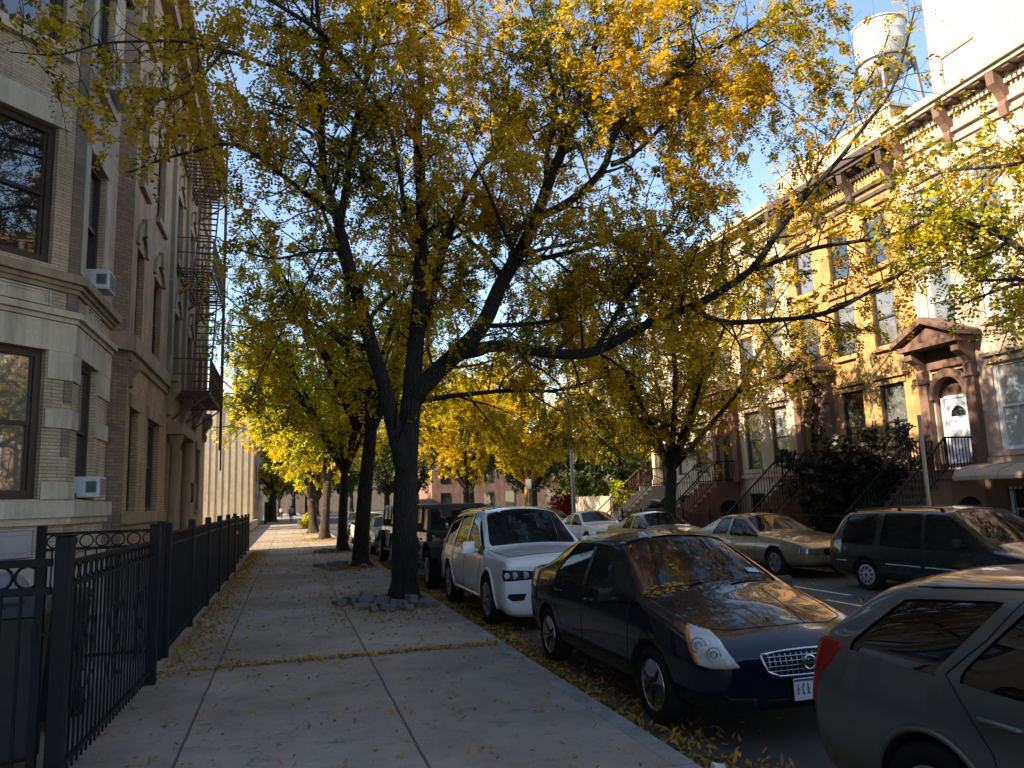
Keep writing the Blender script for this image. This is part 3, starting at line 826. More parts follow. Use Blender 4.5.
# ---- white sport utility car
def white_suv():
    st = S((0, .28, .88, .88, .82, .91, .75, .93, .48, .94), (.03, .22, .91, .95, .85, .98, .77, .995, .5, 1.01), (.12, .18, .94, .985, .87, 1.03, .78, 1.05, .52, 1.07), (.65, .22, .96, 1.01, .88, 1.06, .78, 1.08, .52, 1.11), (1.2, .25, .97, 1.04, .89, 1.09, .81, 1.11, .56, 1.145),
          ((1.22, 1.38), .25, .97, 1.05, .89, 1.11, .84, 1.14, .78, 1.18), ((1.98, 2.10), .25, .97, 1.06, .89, 1.585, .70, 1.665, .635, 1.74), ((2.5, 2.52), .25, .97, 1.065, .89, 1.625, .71, 1.71, .65, 1.79), ((2.58, 2.60), .25, .97, 1.065, .89, 1.625, .71, 1.71, .65, 1.79),
          ((3.55, 3.42), .25, .97, 1.08, .89, 1.62, .70, 1.71, .64, 1.79), ((3.63, 3.5), .25, .97, 1.085, .89, 1.615, .70, 1.705, .64, 1.785), ((4.32, 4.22), .27, .96, 1.10, .88, 1.575, .69, 1.66, .62, 1.74), ((4.5, 4.45), .3, .95, 1.11, .87, 1.52, .69, 1.61, .61, 1.69),
          (4.74, .33, .93, 1.08, .86, 1.16, .80, 1.19, .69, 1.22), (4.80, .38, .91, 1.0, .85, 1.06, .78, 1.08, .6, 1.1), (4.82, .45, .88, .92, .83, .96, .75, .98, .5, 1.0))
    g = {}
    for k in (6, 7): g[5, k] = 1; g[12, k] = 2
    side_cells(g, 5, 7, 3); side_cells(g, 8, 9, 5); side_cells(g, 10, 11, 7)
    gn = {1: ('windscreen', None), 2: ('rear_window', None), 3: ('front_window', None), 4: ('front_window', None), 5: ('rear_door_window', None), 6: ('rear_door_window', None), 7: ('quarter_window', None), 8: ('quarter_window', None)}
    root = thing('parked_car', 'white sport utility car with black grille slot, parked behind the navy saloon', 'car', group='cars parked along the near kerb')
    B = CarBody(st, g, gn, (.93, 3.845), .385, flare=.05)
    P = paint('white car paint', (.66, .67, .68), 0, .25, .10)
    L = B.L; N = L / 2
    body = finish_car(root, B, P, MAT['glass_car'], dict(wheels=(.93, 3.845), track=.95, R=.385, rim='alloy', tw=.235,
        seams=[[(1.45, .36), (1.4, 1.03)], [(2.54, .34), (2.54, 1.06)], [(3.3, .55), (3.5, .85), (3.59, 1.08)], [(1.45, .36), (3.3, .36)]], top_seams=[[(.3, 0), (.32, .5), (.4, .72), (1.1, .78), (1.4, .8)]]))
    for sd in (1, -1):
        d = Vector((-.85, -sd * .53, 0)); u = Vector((-.53, sd * .85, 0))
        hl = B.patch('headlight', [(-.25, -.06), (-.25, .055), (.0, .08), (.19, .085), (.2, .0), (.16, -.075)], Vector((N - .12, sd * .68, .80)) - d * .9, u, (0, 0, 1), d, MAT['black_plastic'], root, .006, .03)
        for q, rr in ((-.14, .052), (.0, .05), (.1, .042)):
            l, n_ = B.hit(Vector((N - .12, sd * .68, .805)) - d * .9 + u * q, d)
            m2 = MB(); m2.ring(l - d * .012, u, (0, 0, 1), rr * .8, .01, 16, 5); m2.ring(l - d * .010, u, (0, 0, 1), rr * .3, .014, 12, 5); m2.build('lamp_reflector', MAT['lamp_lens'], hl)
        B.patch('fog_light', [(-.14, .045), (.12, .05), (.14, .0), (.06, -.055), (-.1, -.05)], Vector((N - .1, sd * .68, .50)) + Vector((.9, sd * .3, 0)), Vector((-.3, sd * .95, 0)), (0, 0, 1), (-.95, -sd * .3, 0), MAT['black_plastic'], root, .004, .02)
        B.patch('tail_light', [(-.2, -.1), (-.2, .12), (.16, .14), (.18, -.06)], Vector((-N + .12, sd * .8, .98)) + Vector((-.7, sd * .7, 0)), Vector((.7, sd * .7, 0)), (0, 0, 1), (.7, -sd * .7, 0), MAT['tail_red'], root)
        for sx in (.93, 3.845):
            mb = MB(); B.seam(mb, [(N - sx + math.cos(a) * .455, sd * 2, .385 + math.sin(a) * .455) for a in np.linspace(-.2, PI + .2, 28)], (0, -sd, 0), .026)
            mb.build('wheel_arch', P, body)
        mb = MB(); B.seam(mb, [(N - s_, sd * 2, .38) for s_ in np.linspace(1.45, 3.35, 16)], (0, -sd, 0), .03); mb.build('side_sill', P, body)
        for s_ in (2.38, 3.35): handle(root, B, N - s_, .95, sd, P, .2)
    gr = B.patch('grille', [(-.42, -.055), (-.42, .055), (.42, .055), (.42, -.055)], (N + .5, 0, .81), (0, 1, 0), (0, 0, 1), (-1, 0, 0), MAT['black_plastic'], root, .004, .03)
    mb = MB()
    for k in range(8):
        y = -.40 + k * .1143; l, _ = B.hit((N + .5, y, .81), (-1, 0, 0))
        mb.obox(l + Vector((.012, 0, 0)), (.012, 0, 0), (0, .016, 0), (0, 0, .06))
    mb.build('grille_bar', P, gr)
    B.patch('lower_intake', [(-.5, -.07), (-.44, .06), (.44, .06), (.5, -.07)], (N + .5, 0, .46), (0, 1, 0), (0, 0, 1), (-1, 0, 0), MAT['black_plastic'], root, .003, .02)
    B.patch('licence_plate', [(-.15, -.08), (-.15, .08), (.15, .08), (.15, -.08)], (N + .5, 0, .6), (0, 1, 0), (0, 0, 1), (-1, 0, 0), MAT['plate_white'], root, .012, .02, 1)
    mb = MB()
    for sd in (1, -1):
        pts = []
        for s_ in np.linspace(2.25, 4.3, 12):
            l, _ = B.hit((N - s_, sd * .60, 2.3), (0, 0, -1)); pts.append(tuple(l + Vector((0, 0, .03))))
        mb.tube(pts, .014, 5)
    mb.build('roof_rail', MAT['chrome'], root)
    B.patch('roof_panel', [(-.5, -.9), (-.5, .7), (.5, .7), (.5, -.9)], (N - 3.1, 0, 3), (0, 1, 0), (1, 0, 0), (0, 0, -1), MAT['glass_dark'], root, .004, .01, 3)
    mirror_arm(root, B, N - 1.68, 1.08, .93, P, (.13, .22, .2))
    seats(root, (N - 2.4, N - 3.3), .38, .64, MAT['seat_light'])
    mb = MB(); mb.obox((N - 1.65, 0, .94), (.25, 0, 0), (0, .7, 0), (0, 0, .12)); mb.build('dashboard', MAT['black_plastic'], root, bevel=.05)
    car_place(root, 2.93, 10.80, L, 1.94)
    return root

# ---- people carrier on the far side
def green_minivan():
    st = S((0, .34, .68, .62, .64, .65, .56, .66, .4, .67), (.06, .27, .76, .68, .72, .71, .62, .72, .42, .735), (.25, .21, .84, .76, .79, .79, .69, .80, .46, .82), (.65, .2, .885, .84, .83, .88, .74, .93, .5, .95),
          ((.95, 1.02), .2, .895, .88, .845, .93, .78, 1.01, .73, 1.05), ((1.75, 1.9), .2, .895, .89, .845, 1.50, .69, 1.56, .62, 1.62), ((2.3, 2.33), .2, .895, .895, .845, 1.53, .70, 1.58, .63, 1.655), ((2.38, 2.41), .2, .895, .895, .845, 1.53, .70, 1.58, .63, 1.655),
          ((3.35, 3.27), .2, .895, .90, .845, 1.53, .695, 1.58, .625, 1.655), ((3.5, 3.42), .2, .895, .905, .845, 1.525, .69, 1.575, .62, 1.65), ((4.38, 4.25), .21, .89, .92, .84, 1.49, .68, 1.54, .6, 1.62), ((4.5, 4.42), .22, .88, .93, .83, 1.45, .68, 1.5, .59, 1.57),
          (4.68, .26, .86, .96, .81, 1.02, .76, 1.05, .64, 1.07), (4.74, .3, .83, .9, .79, .94, .72, .96, .55, .97), (4.76, .36, .8, .82, .77, .86, .68, .88, .5, .89))
    g = {}
    for k in (6, 7): g[4, k] = 1; g[11, k] = 2
    side_cells(g, 4, 6, 3); side_cells(g, 7, 8, 5); side_cells(g, 9, 10, 7)
    gn = {1: ('windscreen', None), 2: ('rear_window', None), 3: ('front_window', None), 4: ('front_window', None), 5: ('rear_door_window', None), 6: ('rear_door_window', None), 7: ('quarter_window', None), 8: ('quarter_window', None)}
    root = thing('parked_car', 'dark green minivan with silver hubcaps and a pale side strip', 'minivan', group='cars parked along the far kerb')
    B = CarBody(st, g, gn, (.90, 3.73), .31, flare=.045)
    P = paint('dark green paint', (.012, .02, .02), .25, .25, .12)
    L = B.L; N = L / 2
    body = finish_car(root, B, P, MAT['glass_car'], dict(wheels=(.90, 3.73), track=.88, R=.31, rim='cap', tw=.19,
        seams=[[(1.35, .26), (1.3, .95)], [(2.36, .26), (2.36, .95)], [(3.15, .4), (3.4, .7), (3.46, .96)], [(1.35, .27), (3.2, .27)]]))
    for sd in (1, -1):
        for (s0, s1) in ((1.4, 2.3), (2.4, 3.2), (4.2, 4.5)):
            mb = MB(); B.seam(mb, [(N - s_, sd * 2, .56) for s_ in np.linspace(s0, s1, 8)], (0, -sd, 0), .016)
            mb.build('side_strip', MAT['hubcap'], body)
        d = Vector((-.8, -sd * .6, 0)); u = Vector((-.6, sd * .8, 0))
        hl = B.patch('headlight', [(-.2, -.06), (-.2, .05), (.16, .07), (.2, .03), (.18, -.06)], Vector((N - .1, sd * .66, .63)) - d * .9, u, (0, 0, 1), d, MAT['lamp_lens'], root)
        B.patch('side_marker', [(.1, -.06), (.1, .06), (.17, .07), (.2, .03), (.18, -.06)], Vector((N - .1, sd * .66, .63)) - d * .9, u, (0, 0, 1), d, MAT['amber'], hl, .012, .01, 2)
        B.patch('tail_light', [(-.08, -.2), (-.08, .2), (.06, .2), (.08, -.2)], Vector((-N + .08, sd * .8, .9)) + Vector((-.7, sd * .7, 0)), Vector((.7, sd * .7, 0)), (0, 0, 1), (.7, -sd * .7, 0), MAT['tail_red'], root)
        for s_ in (2.24, 2.62): handle(root, B, N - s_, .84, sd, MAT['black_plastic'], .16)
    mb = MB()
    for sd in (1, -1):
        pts = []
        for s_ in np.linspace(2.1, 4.2, 12):
            l, _ = B.hit((N - s_, sd * .58, 2.3), (0, 0, -1)); pts.append(tuple(l + Vector((0, 0, .045))))
        mb.tube(pts, .013, 5)
        for i in (0, 5, 11): mb.bar(pts[i], (pts[i][0], pts[i][1], pts[i][2] - .05), .06, .03)
    mb.build('roof_rail', MAT['black_plastic'], root)
    B.patch('grille', [(-.4, -.03), (-.4, .03), (.4, .03), (.4, -.03)], (N + .5, 0, .6), (0, 1, 0), (0, 0, 1), (-1, 0, 0), MAT['black_plastic'], root)
    mirror_arm(root, B, N - 1.5, .98, .87, MAT['black_plastic'])
    seats(root, (N - 2.1, N - 3.0), .36, .62, MAT['seat'])
    root.scale = (1, 1, .93)
    car_place(root, 10.35, 8.42, L, 1.79)
    return root

# ---- full size three-box saloon, reused in other paints and sizes
def big_saloon(label, P, xside, nose, scale=(1, 1, 1), rim='alloy', group='cars parked along the far kerb', gl=None):
    st = S((0, .38, .72, .64, .70, .67, .62, .68, .45, .69), (.06, .30, .84, .70, .80, .73, .70, .74, .48, .755), (.22, .24, .91, .77, .86, .80, .76, .81, .5, .825), (.8, .2, .96, .86, .88, .89, .78, .905, .5, .925), (1.5, .2, .97, .91, .88, .94, .80, .955, .55, .975),
          ((1.6, 1.75), .2, .97, .92, .88, .955, .82, .98, .76, 1.02), ((2.35, 2.48), .2, .97, .90, .885, 1.28, .67, 1.345, .59, 1.41), ((2.85, 2.87), .2, .97, .905, .885, 1.315, .68, 1.375, .60, 1.44), ((2.94, 2.96), .2, .97, .905, .885, 1.315, .68, 1.375, .60, 1.44),
          ((3.65, 3.45), .2, .97, .91, .88, 1.295, .67, 1.36, .59, 1.425), ((3.95, 3.75), .2, .97, .95, .87, 1.2, .66, 1.3, .58, 1.36), (4.35, .2, .96, .96, .86, 1.0, .78, 1.02, .7, 1.045), (5.0, .24, .92, .95, .83, .98, .74, 1.0, .5, 1.015), (5.15, .32, .86, .9, .8, .94, .7, .955, .48, .965), (5.2, .4, .8, .82, .75, .86, .66, .88, .45, .89))
    g = {}
    for k in (6, 7): g[5, k] = 1; g[10, k] = 2
    side_cells(g, 5, 7, 3); side_cells(g, 8, 9, 5)
    gn = {1: ('windscreen', None), 2: ('rear_window', None), 3: ('front_window', None), 4: ('front_window', None), 5: ('rear_door_window', None), 6: ('rear_door_window', None)}
    root = thing('parked_car', label, 'car', group=group)
    B = CarBody(st, g, gn, (1.0, 3.92), .33, flare=.045)
    L = B.L; N = L / 2
    finish_car(root, B, P, gl or MAT['glass_car'], dict(wheels=(1.0, 3.92), track=.95, R=.33, rim=rim, tw=.21,
        seams=[[(1.72, .26), (1.68, .92)], [(2.9, .26), (2.9, .93)], [(3.55, .5), (3.75, .75), (3.78, .93)], [(1.7, .27), (3.4, .27)]], top_seams=[[(.2, 0), (.22, .6), (.4, .75), (1.6, .8)]]))
    for sd in (1, -1):
        d = Vector((-.85, -sd * .53, 0)); u = Vector((-.53, sd * .85, 0))
        B.patch('headlight', [(-.24, -.07), (-.24, .07), (.18, .07), (.2, -.06)], Vector((N - .1, sd * .7, .62)) - d * .9, u, (0, 0, 1), d, MAT['lamp_clear'], root)
        B.patch('tail_light', [(-.2, -.1), (-.2, .1), (.14, .1), (.16, -.08)], Vector((-N + .1, sd * .76, .8)) + Vector((-.8, sd * .6, 0)), Vector((.6, sd * .8, 0)), (0, 0, 1), (.8, -sd * .6, 0), MAT['tail_red'], root)
        for s_ in (2.7, 3.6): handle(root, B, N - s_, .82, sd, MAT['chrome'], .15)
    gr = B.patch('grille', [(-.36, -.08), (-.38, .07), (.38, .07), (.36, -.08)], (N + .5, 0, .6), (0, 1, 0), (0, 0, 1), (-1, 0, 0), MAT['black_plastic'], root, .004)
    mb = MB()
    for k in range(9):
        y = -.32 + k * .08; l, _ = B.hit((N + .5, y, .6), (-1, 0, 0)); mb.obox(l + Vector((.008, 0, 0)), (.006, 0, 0), (0, .006, 0), (0, 0, .07))
    mb.build('grille_bar', MAT['chrome'], gr)
    B.patch('licence_plate', [(-.15, -.07), (-.15, .07), (.15, .07), (.15, -.07)], (N + .5, 0, .42), (0, 1, 0), (0, 0, 1), (-1, 0, 0), MAT['plate_white'], root, .012, .02, 1)
    mirror_arm(root, B, N - 2.0, .93, .9, MAT['black_plastic'], (.08, .15, .11))
    seats(root, (N - 2.7, N - 3.5), .38, .52, MAT['seat'])
    root.scale = scale
    car_place(root, xside, nose, L * scale[0], 1.94 * scale[1])
    return root

# ---- boxy off-roader
def off_roader(label, P, xside, nose, top_mat, group='cars parked along the near kerb'):
    root = thing('parked_car', label, 'off-roader', group=group)
    L = 4.4; N = L / 2; W = .79
    F = Fr((0, 0, 0), (1, 0, 0), (0, 1, 0))
    mb = MB()
    prof = [(-N + .1, .55), (-N + .1, 1.18), (N - 1.5, 1.2), (N - 1.42, 1.2), (N - 1.4, .55)]
    mb.prism([(-N + .12, .5), (-N + .06, .7), (-N + .06, 1.18), (N - 1.32, 1.2), (N - 1.32, .5)], F, -W, W)
    b = mb.build('body', P, root, bevel=.04)
    mb = MB()
    hv = [(N - 1.34, -.74, .62), (N - .14, -.62, .62), (N - .14, .62, .62), (N - 1.34, .74, .62), (N - 1.34, -.72, 1.19), (N - .14, -.60, 1.10), (N - .14, .60, 1.10), (N - 1.34, .72, 1.19)]
    mb.hexa(hv); mb.build('bonnet', P, root, bevel=.05)
    mb = MB()
    mb.hexa([(N - .16, -.66, .62), (N - .06, -.64, .62), (N - .06, .64, .62), (N - .16, .66, .62), (N - .2, -.62, 1.12), (N - .1, -.60, 1.12), (N - .1, .60, 1.12), (N - .2, .62, 1.12)])
    gr = mb.build('grille', P, root, bevel=.03)
    mb = MB()
    for k in range(7):
        y = -.24 + k * .08
        mb.obox((N - .068, y, .87), (.012, 0, .0), (0, .024, 0), (-.02, 0, .17))
    mb.build('grille_slot', MAT['black_plastic'], gr)
    for sd in (1, -1):
        h = MB(); h.lathe([(.001, N - .05), (.08, N - .052), (.1, N - .07), (.1, N - .14)], (0, 0, 0), 'y', 20)
        o = h.build('headlight', MAT['lamp_lens'], root); o.rotation_euler = (0, 0, -PI / 2); o.location = (0, sd * .46, .9)
        for s0, s1, nm in ((N - 1.25, N - .12, 'fender'), (-N + .1, -N + 1.1, 'fender')):
            m = MB(); xm = (s0 + s1) / 2
            pts = [(s0, .62), (s0 + .14, .95), (xm - .2, 1.02), (xm + .25, 1.02), (s1 - .08, .93), (s1, .72)]
            for (a, za), (c, zc) in zip(pts[:-1], pts[1:]):
                y0, y1 = sd * .62, sd * .94
                m.hexa([(a, min(y0, y1), za - .05), (c, min(y0, y1), zc - .05), (c, max(y0, y1), zc - .05), (a, max(y0, y1), za - .05), (a, min(y0, y1), za), (c, min(y0, y1), zc), (c, max(y0, y1), zc), (a, max(y0, y1), za)])
            m.build(nm, MAT['black_plastic'], root, bevel=.02)
        for x in (N - .72, -N + .62):
            wheel(root, x, sd * .80, .41, .26, 'alloy')
        m = MB(); m.box(N - 1.55, N - 1.42, sd * .86 if sd > 0 else -1.08, 1.08 if sd > 0 else sd * .86, 1.22, 1.42); m.bar((N - 1.48, sd * .76, 1.22), (N - 1.48, sd * .9, 1.27), .05); m.build('mirror', MAT['black_plastic'], root, bevel=.03)
        m = MB(); m.box(-N + 1.1, N - 1.3, sd * .8 - .06, sd * .8 + .06, .42, .5); m.build('side_step', MAT['black_plastic'], root, bevel=.02)
        m = MB()
        for x in (N - 2.25, N - 3.15): m.box(x - .09, x + .09, sd * .79 - .02, sd * .79 + .035, 1.0, 1.04)
        m.build('door_handle', MAT['black_plastic'], root)
        m = MB()
        for x in (N - 1.4, N - 2.35, N - 3.3): m.box(x - .006, x + .006, sd * .79 - .004, sd * .79 + .004, .56, 1.18)
        m.build('panel_gap', MAT['black_plastic'], b)
    m = MB(); m.box(N - .06, N + .1, -.8, .8, .52, .7); m.box(N - .2, N - .05, -.5, .5, .45, .62); m.build('bumper', MAT['black_plastic'], root, bevel=.03)
    # cab: frame posts, roof, panes
    xs = (N - 1.42, N - 1.62); zr = 1.78
    m = MB(); m.hexa([(-N + .12, -.72, zr - .05), (xs[1], -.70, zr - .05), (xs[1], .70, zr - .05), (-N + .12, .72, zr - .05), (-N + .16, -.66, zr + .05), (xs[1] - .04, -.64, zr + .05), (xs[1] - .04, .64, zr + .05), (-N + .16, .66, zr + .05)])
    m.build('roof', top_mat, root, bevel=.03)
    m = MB()
    for sd in (1, -1):
        m.bar((xs[0], sd * .74, 1.16), (xs[1], sd * .68, zr), .08, .06)
        for x in (N - 2.35, N - 3.28, -N + .14): m.bar((x, sd * .75, 1.16), (x, sd * .70, zr), .09, .05)
    m.bar((xs[0], -.74, 1.2), (xs[0], .74, 1.2), .07, .06); m.bar((xs[1], -.68, zr - .03), (xs[1], .68, zr - .03), .07, .06)
    m.build('window_frame', top_mat, root)
    m = MB(); m.hexa([(xs[0], -.70, 1.22), (xs[0] + .012, -.70, 1.22), (xs[0] + .012, .70, 1.22), (xs[0], .70, 1.22), (xs[1] - .012, -.66, zr - .05), (xs[1], -.66, zr - .05), (xs[1], .66, zr - .05), (xs[1] - .012, .66, zr - .05)])
    m.build('windscreen', MAT['glass_car'], root)
    for sd in (1, -1):
        for x0, x1 in ((N - 2.30, N - 1.5), (N - 3.23, N - 2.4), (-N + .2, N - 3.33)):
            m = MB(); ys = sorted((sd * .735, sd * .745)); yt = sorted((sd * .69, sd * .70))
            xt = x1 if x1 < N - 1.6 else N - 1.68
            m.hexa([(x0, ys[0], 1.2), (x1, ys[0], 1.2), (x1, ys[1], 1.2), (x0, ys[1], 1.2), (x0, yt[0], zr - .05), (xt, yt[0], zr - .05), (xt, yt[1], zr - .05), (x0, yt[1], zr - .05)])
            m.build('side_window', MAT['glass_car'], root)
    seats(root, (N - 2.2, N - 3.1), .36, .85, MAT['seat'])
    m = MB(); m.obox((N - 1.6, 0, 1.12), (.12, 0, 0), (0, .66, 0), (0, 0, .1)); m.build('dashboard', M('red dashboard', (.22, .02, .02), .5) if 'black' in label else MAT['black_plastic'], root, bevel=.03)
    car_place(root, xside, nose, L, 1.86)
    return root
# ---------------------------------------------------------------- buildings
def wall_sheet(mb, F, u0, u1, z0, z1, openings, mi=0, depth=.22, rmi=None):
    """a wall face with openings (a,b,c,d) = u from a to b, z from c to d, and their reveals"""
    rmi = mi if rmi is None else rmi
    us = sorted({u0, u1, *[q for o in openings for q in o[:2]]}); zs = sorted({z0, z1, *[q for o in openings for q in o[2:4]]})
    us = [u for u in us if u0 - 1e-6 <= u <= u1 + 1e-6]; zs = [z for z in zs if z0 - 1e-6 <= z <= z1 + 1e-6]
    for a, b in zip(us[:-1], us[1:]):
        for c, d in zip(zs[:-1], zs[1:]):
            um, zm = (a + b) / 2, (c + d) / 2
            if any(o[0] < um < o[1] and o[2] < zm < o[3] for o in openings): continue
            mb.face([F.p(a, c), F.p(b, c), F.p(b, d), F.p(a, d)], mi)
    for a, b, c, d in [o[:4] for o in openings]:
        for P in ([(a, c), (a, d)], [(b, c), (b, d)], [(a, c), (b, c)], [(a, d), (b, d)]):
            mb.face([F.p(*P[0], 0), F.p(*P[1], 0), F.p(*P[1], -depth), F.p(*P[0], -depth)], rmi)

def window(parent, F, a, b, c, d, fm, pm, w=-.14, fw=.07, sash=True, mid=None, name='window'):
    """a two-sash window filling the opening, pane as a sub-part"""
    mb = MB()
    for (u0, u1, z0, z1) in ((a, a + fw, c, d), (b - fw, b, c, d), (a + fw, b - fw, d - fw, d), (a + fw, b - fw, c, c + fw * 1.2)):
        mb.fbox(F, u0, u1, z0, z1, w, w + .07)
    zm = mid if mid is not None else (c + d) / 2
    if sash:
        mb.fbox(F, a + fw, b - fw, zm - .03, zm + .03, w - .01, w + .05)
        for u0, u1 in ((a + fw, a + fw + .04), (b - fw - .04, b - fw)):
            mb.fbox(F, u0, u1, c + fw * 1.2, d - fw, w - .005, w + .04)
    fo = mb.build(name, fm, parent)
    p = MB(); p.fbox(F, a + fw * .5, b - fw * .5, c + fw * .5, zm, w - .01, w + .0)
    if sash: p.fbox(F, a + fw * .5, b - fw * .5, zm, d - fw * .5, w + .008, w + .02)
    else: p.fbox(F, a + fw * .5, b - fw * .5, zm, d - fw * .5, w - .01, w + .0)
    p.build('pane', pm, fo)
    return fo

def bracket(mb, F, u, z0, z1, wd, out, mi=0):
    """a scrolled console: profile swept over its width"""
    h = z1 - z0
    prof = [(0, z0), (out * .35, z0 + .02), (out * .42, z0 + h * .25), (out * .3, z0 + h * .38), (out * .55, z0 + h * .55), (out * .95, z0 + h * .72), (out, z1), (0, z1)]
    G = Fr(F.p(u - wd / 2, 0, 0), F.n, F.d)
    mb.prism(prof, G, 0, wd, mi)

def row_house(label, y0, y1, wallm, trimm, corn, framem, H, panes, door, seed, stoop_m, lower_m=None, detail=True, rail_m=None, parlor_sill=2.63):
    """a four-storey row house on the far side; frontage faces -X"""
    rnd = random.Random(seed)
    root = thing('row_house', label, 'house', (18.5, y0, 0))
    W = y1 - y0
    # u runs with +Y, outward is -X
    F = Fr((0, 0, 0), (0, 1, 0), (-1, 0, 0))
    du = W - 1.0                                  # door bay at the far end
    us = [W * .2 + .05, W * .52 - .05]
    ws = .52
    ops = []; wins = []
    for k, u in enumerate(us):
        ops.append((u - ws, u + ws, parlor_sill, 5.0)); wins.append((ops[-1], 0, k))
    ops.append((du - .62, du + .62, 2.16, 5.05))
    for z0, z1, fl in ((6.25, 8.15, 1), (8.95, 10.7, 2)):
        for k, u in enumerate(us + [du]):
            ops.append((u - ws * .95, u + ws * .95, z0, z1)); wins.append((ops[-1], fl, k))
    bops = []
    for k, u in enumerate(us):
        bops.append((u - .5, u + .5, .45, 1.65))
    mb = MB()
    wall_sheet(mb, F, 0, W, 2.35, H, [o for o in ops if o[2] > 2.3] + [(du - .62, du + .62, 2.35, 5.05)], 0, .25)
    mb.build('wall', wallm, root)
    mb = MB(); wall_sheet(mb, F, 0, W, -.1, 2.35, bops + [(du - .62, du + .62, 2.16, 2.35)], 0, .25)
    mb.build('basement_wall', lower_m or wallm, root)
    mb = MB(); mb.box(.26, 11, .01, W - .01, -.1, H - .02); mb.build('building_body', MAT['roofing'], root)
    for (a, b, c, d), fl, k in wins:
        pm = panes[rnd.randrange(len(panes))]
        fo = window(root, F, a, b, c, d, framem, pm, mid=c + (d - c) * .5, fw=.08)
        tr = MB(); tr.fbox(F, a - .1, b + .1, c - .16, c - .003, .0, .14)
        for u in (a - .04, b + .04): tr.fbox(F, u - .06, u + .06, c - .3, c - .163, .002, .09)
        tr.build('sill', trimm, fo)
        tr = MB(); tr.fbox(F, a - .16, b + .16, d + .2, d + .3, .0, .17); tr.fbox(F, a - .12, b + .12, d + .003, d + .197, .0, .06); tr.build('lintel', trimm, fo)
    for a, b, c, d in bops:
        f = window(root, F, a, b, c, d, framem, MAT['pane_dark'])
        g = MB()
        for i in range(7): u = a + .08 + i * (b - a - .16) / 6; g.fbox(F, u - .01, u + .01, c, d, .03, .05)
        for z in (c + .1, d - .1): g.fbox(F, a, b, z - .012, z + .012, .025, .03)
        g.build('window_grille', MAT['black_iron'], f)
    tr = MB(); tr.fbox(F, 0.003, du - .9, 2.28, 2.45, .0, .10); tr.build('water_table', trimm, root)
    # cornice
    cz = H - 1.15
    c = MB()
    c.fbox(F, .003, W - .003, H - .22, H, .0, .62); c.fbox(F, .003, W - .003, H - .34, H - .223, .0, .52)
    c.fbox(F, .003, W - .003, H - .62, H - .343, .0, .10); c.fbox(F, .003, W - .003, cz - .02, cz + .10, .0, .12); c.fbox(F, .003, W - .003, cz - .32, cz - .2, .0, .08)
    nb = int(W / .14)
    for i in range(nb): u = (i + .5) * W / nb; c.fbox(F, u - .04, u + .04, H - .68, H - .56, .10, .15)
    co = c.build('cornice', corn[0], root)
    for i in range(4):
        br = MB(); bracket(br, F, .25 + i * (W - .5) / 3, cz - .42, H - .345, .24, .5); br.build('cornice_bracket', corn[1], co)
    for i in range(3):
        for j in range(1, 4):
            br = MB(); u = .25 + (i + j / 4) * (W - .5) / 3; bracket(br, F, u, H - .6, H - .345, .2, .46); br.build('cornice_bracket', corn[1], co)
    # doorway
    dr = MB(); dr.fbox(F, du - .44, du + .44, 2.18, 4.25, -.24, -.18)
    d_o = dr.build('door', door, root)
    dp = MB()
    for z0, z1 in ((2.35, 2.95), (3.1, 3.62)):
        for u in (-.2, .2): dp.fbox(F, du + u - .14, du + u + .14, z0, z1, -.183, -.165)
    dp.build('door_panel', door, d_o)
    lt = MB(); G = Fr(F.p(du, 3.72, -.178), F.d, F.n)
    lt.prism([(math.cos(a) * .26, math.sin(a) * .30) for a in np.linspace(0, PI, 12)], G, 0, .01); lt.build('fanlight', MAT['pane_dark'], d_o)
    fr = MB(); fr.fbox(F, du - .55, du - .44, 2.16, 4.3, -.24, -.14); fr.fbox(F, du + .44, du + .55, 2.16, 4.3, -.24, -.14); fr.fbox(F, du - .44, du + .44, 4.25, 4.33, -.24, -.14)
    fr.build('door_frame', framem if detail else door, root)
    # door hood with an arch, brackets and pediment
    pm = stoop_m
    p = MB()
    for sd in (-1, 1):
        p.fbox(F, du + sd * .82 - .16, du + sd * .82 + .16, 2.14, 4.75, .0, .20); p.fbox(F, du + sd * .82 - .19, du + sd * .82 + .19, 2.14, 2.5, .0, .24)
        p.fbox(F, du + sd * .82 - .19, du + sd * .82 + .19, 4.75, 4.86, .0, .25)
        bracket(p, F, du + sd * .84, 4.86, 5.72, .26, .62)
    arch = [(du - .62, 4.3), (du - .62, 5.4), (du + .62, 5.4), (du + .62, 4.3)] + [(du + math.cos(a) * .62 * .999, 4.3 + math.sin(a) * .72) for a in np.linspace(0, PI, 15)][1:-1]
    n = len(arch)
    ring = [(math.cos(a), math.sin(a)) for a in np.linspace(0, PI, 15)]
    for (x0, s0), (x1, s1) in zip(ring[:-1], ring[1:]):
        P = [(du + x0 * .55, 4.25 + s0 * .62), (du + x0 * .68, 4.25 + s0 * .86), (du + x1 * .68, 4.25 + s1 * .86), (du + x1 * .55, 4.25 + s1 * .62)]
        p.prism(P, F, -.1, .16)
    p.fbox(F, du - .66, du + .66, 5.15, 5.72, .0, .12)
    p.fbox(F, du - 1.06, du + 1.06, 5.72, 5.86, .0, .78)
    p.prism([(du - 1.14, 5.863), (du + 1.14, 5.863), (du, 6.42)], F, .0, .62)
    for sd in (-1, 1):
        p.prism([(du + sd * 1.26, 5.863), (du + sd * 1.26, 6.0), (du, 6.62), (du, 6.43)], F, .0, .86)
    p.build('door_hood', pm, root)
    bk = MB(); bk.fbox(F, du - .66, du + .66, 4.33, 5.3, -.24, -.2); bk.build('tympanum', pm, root)
    return root, du

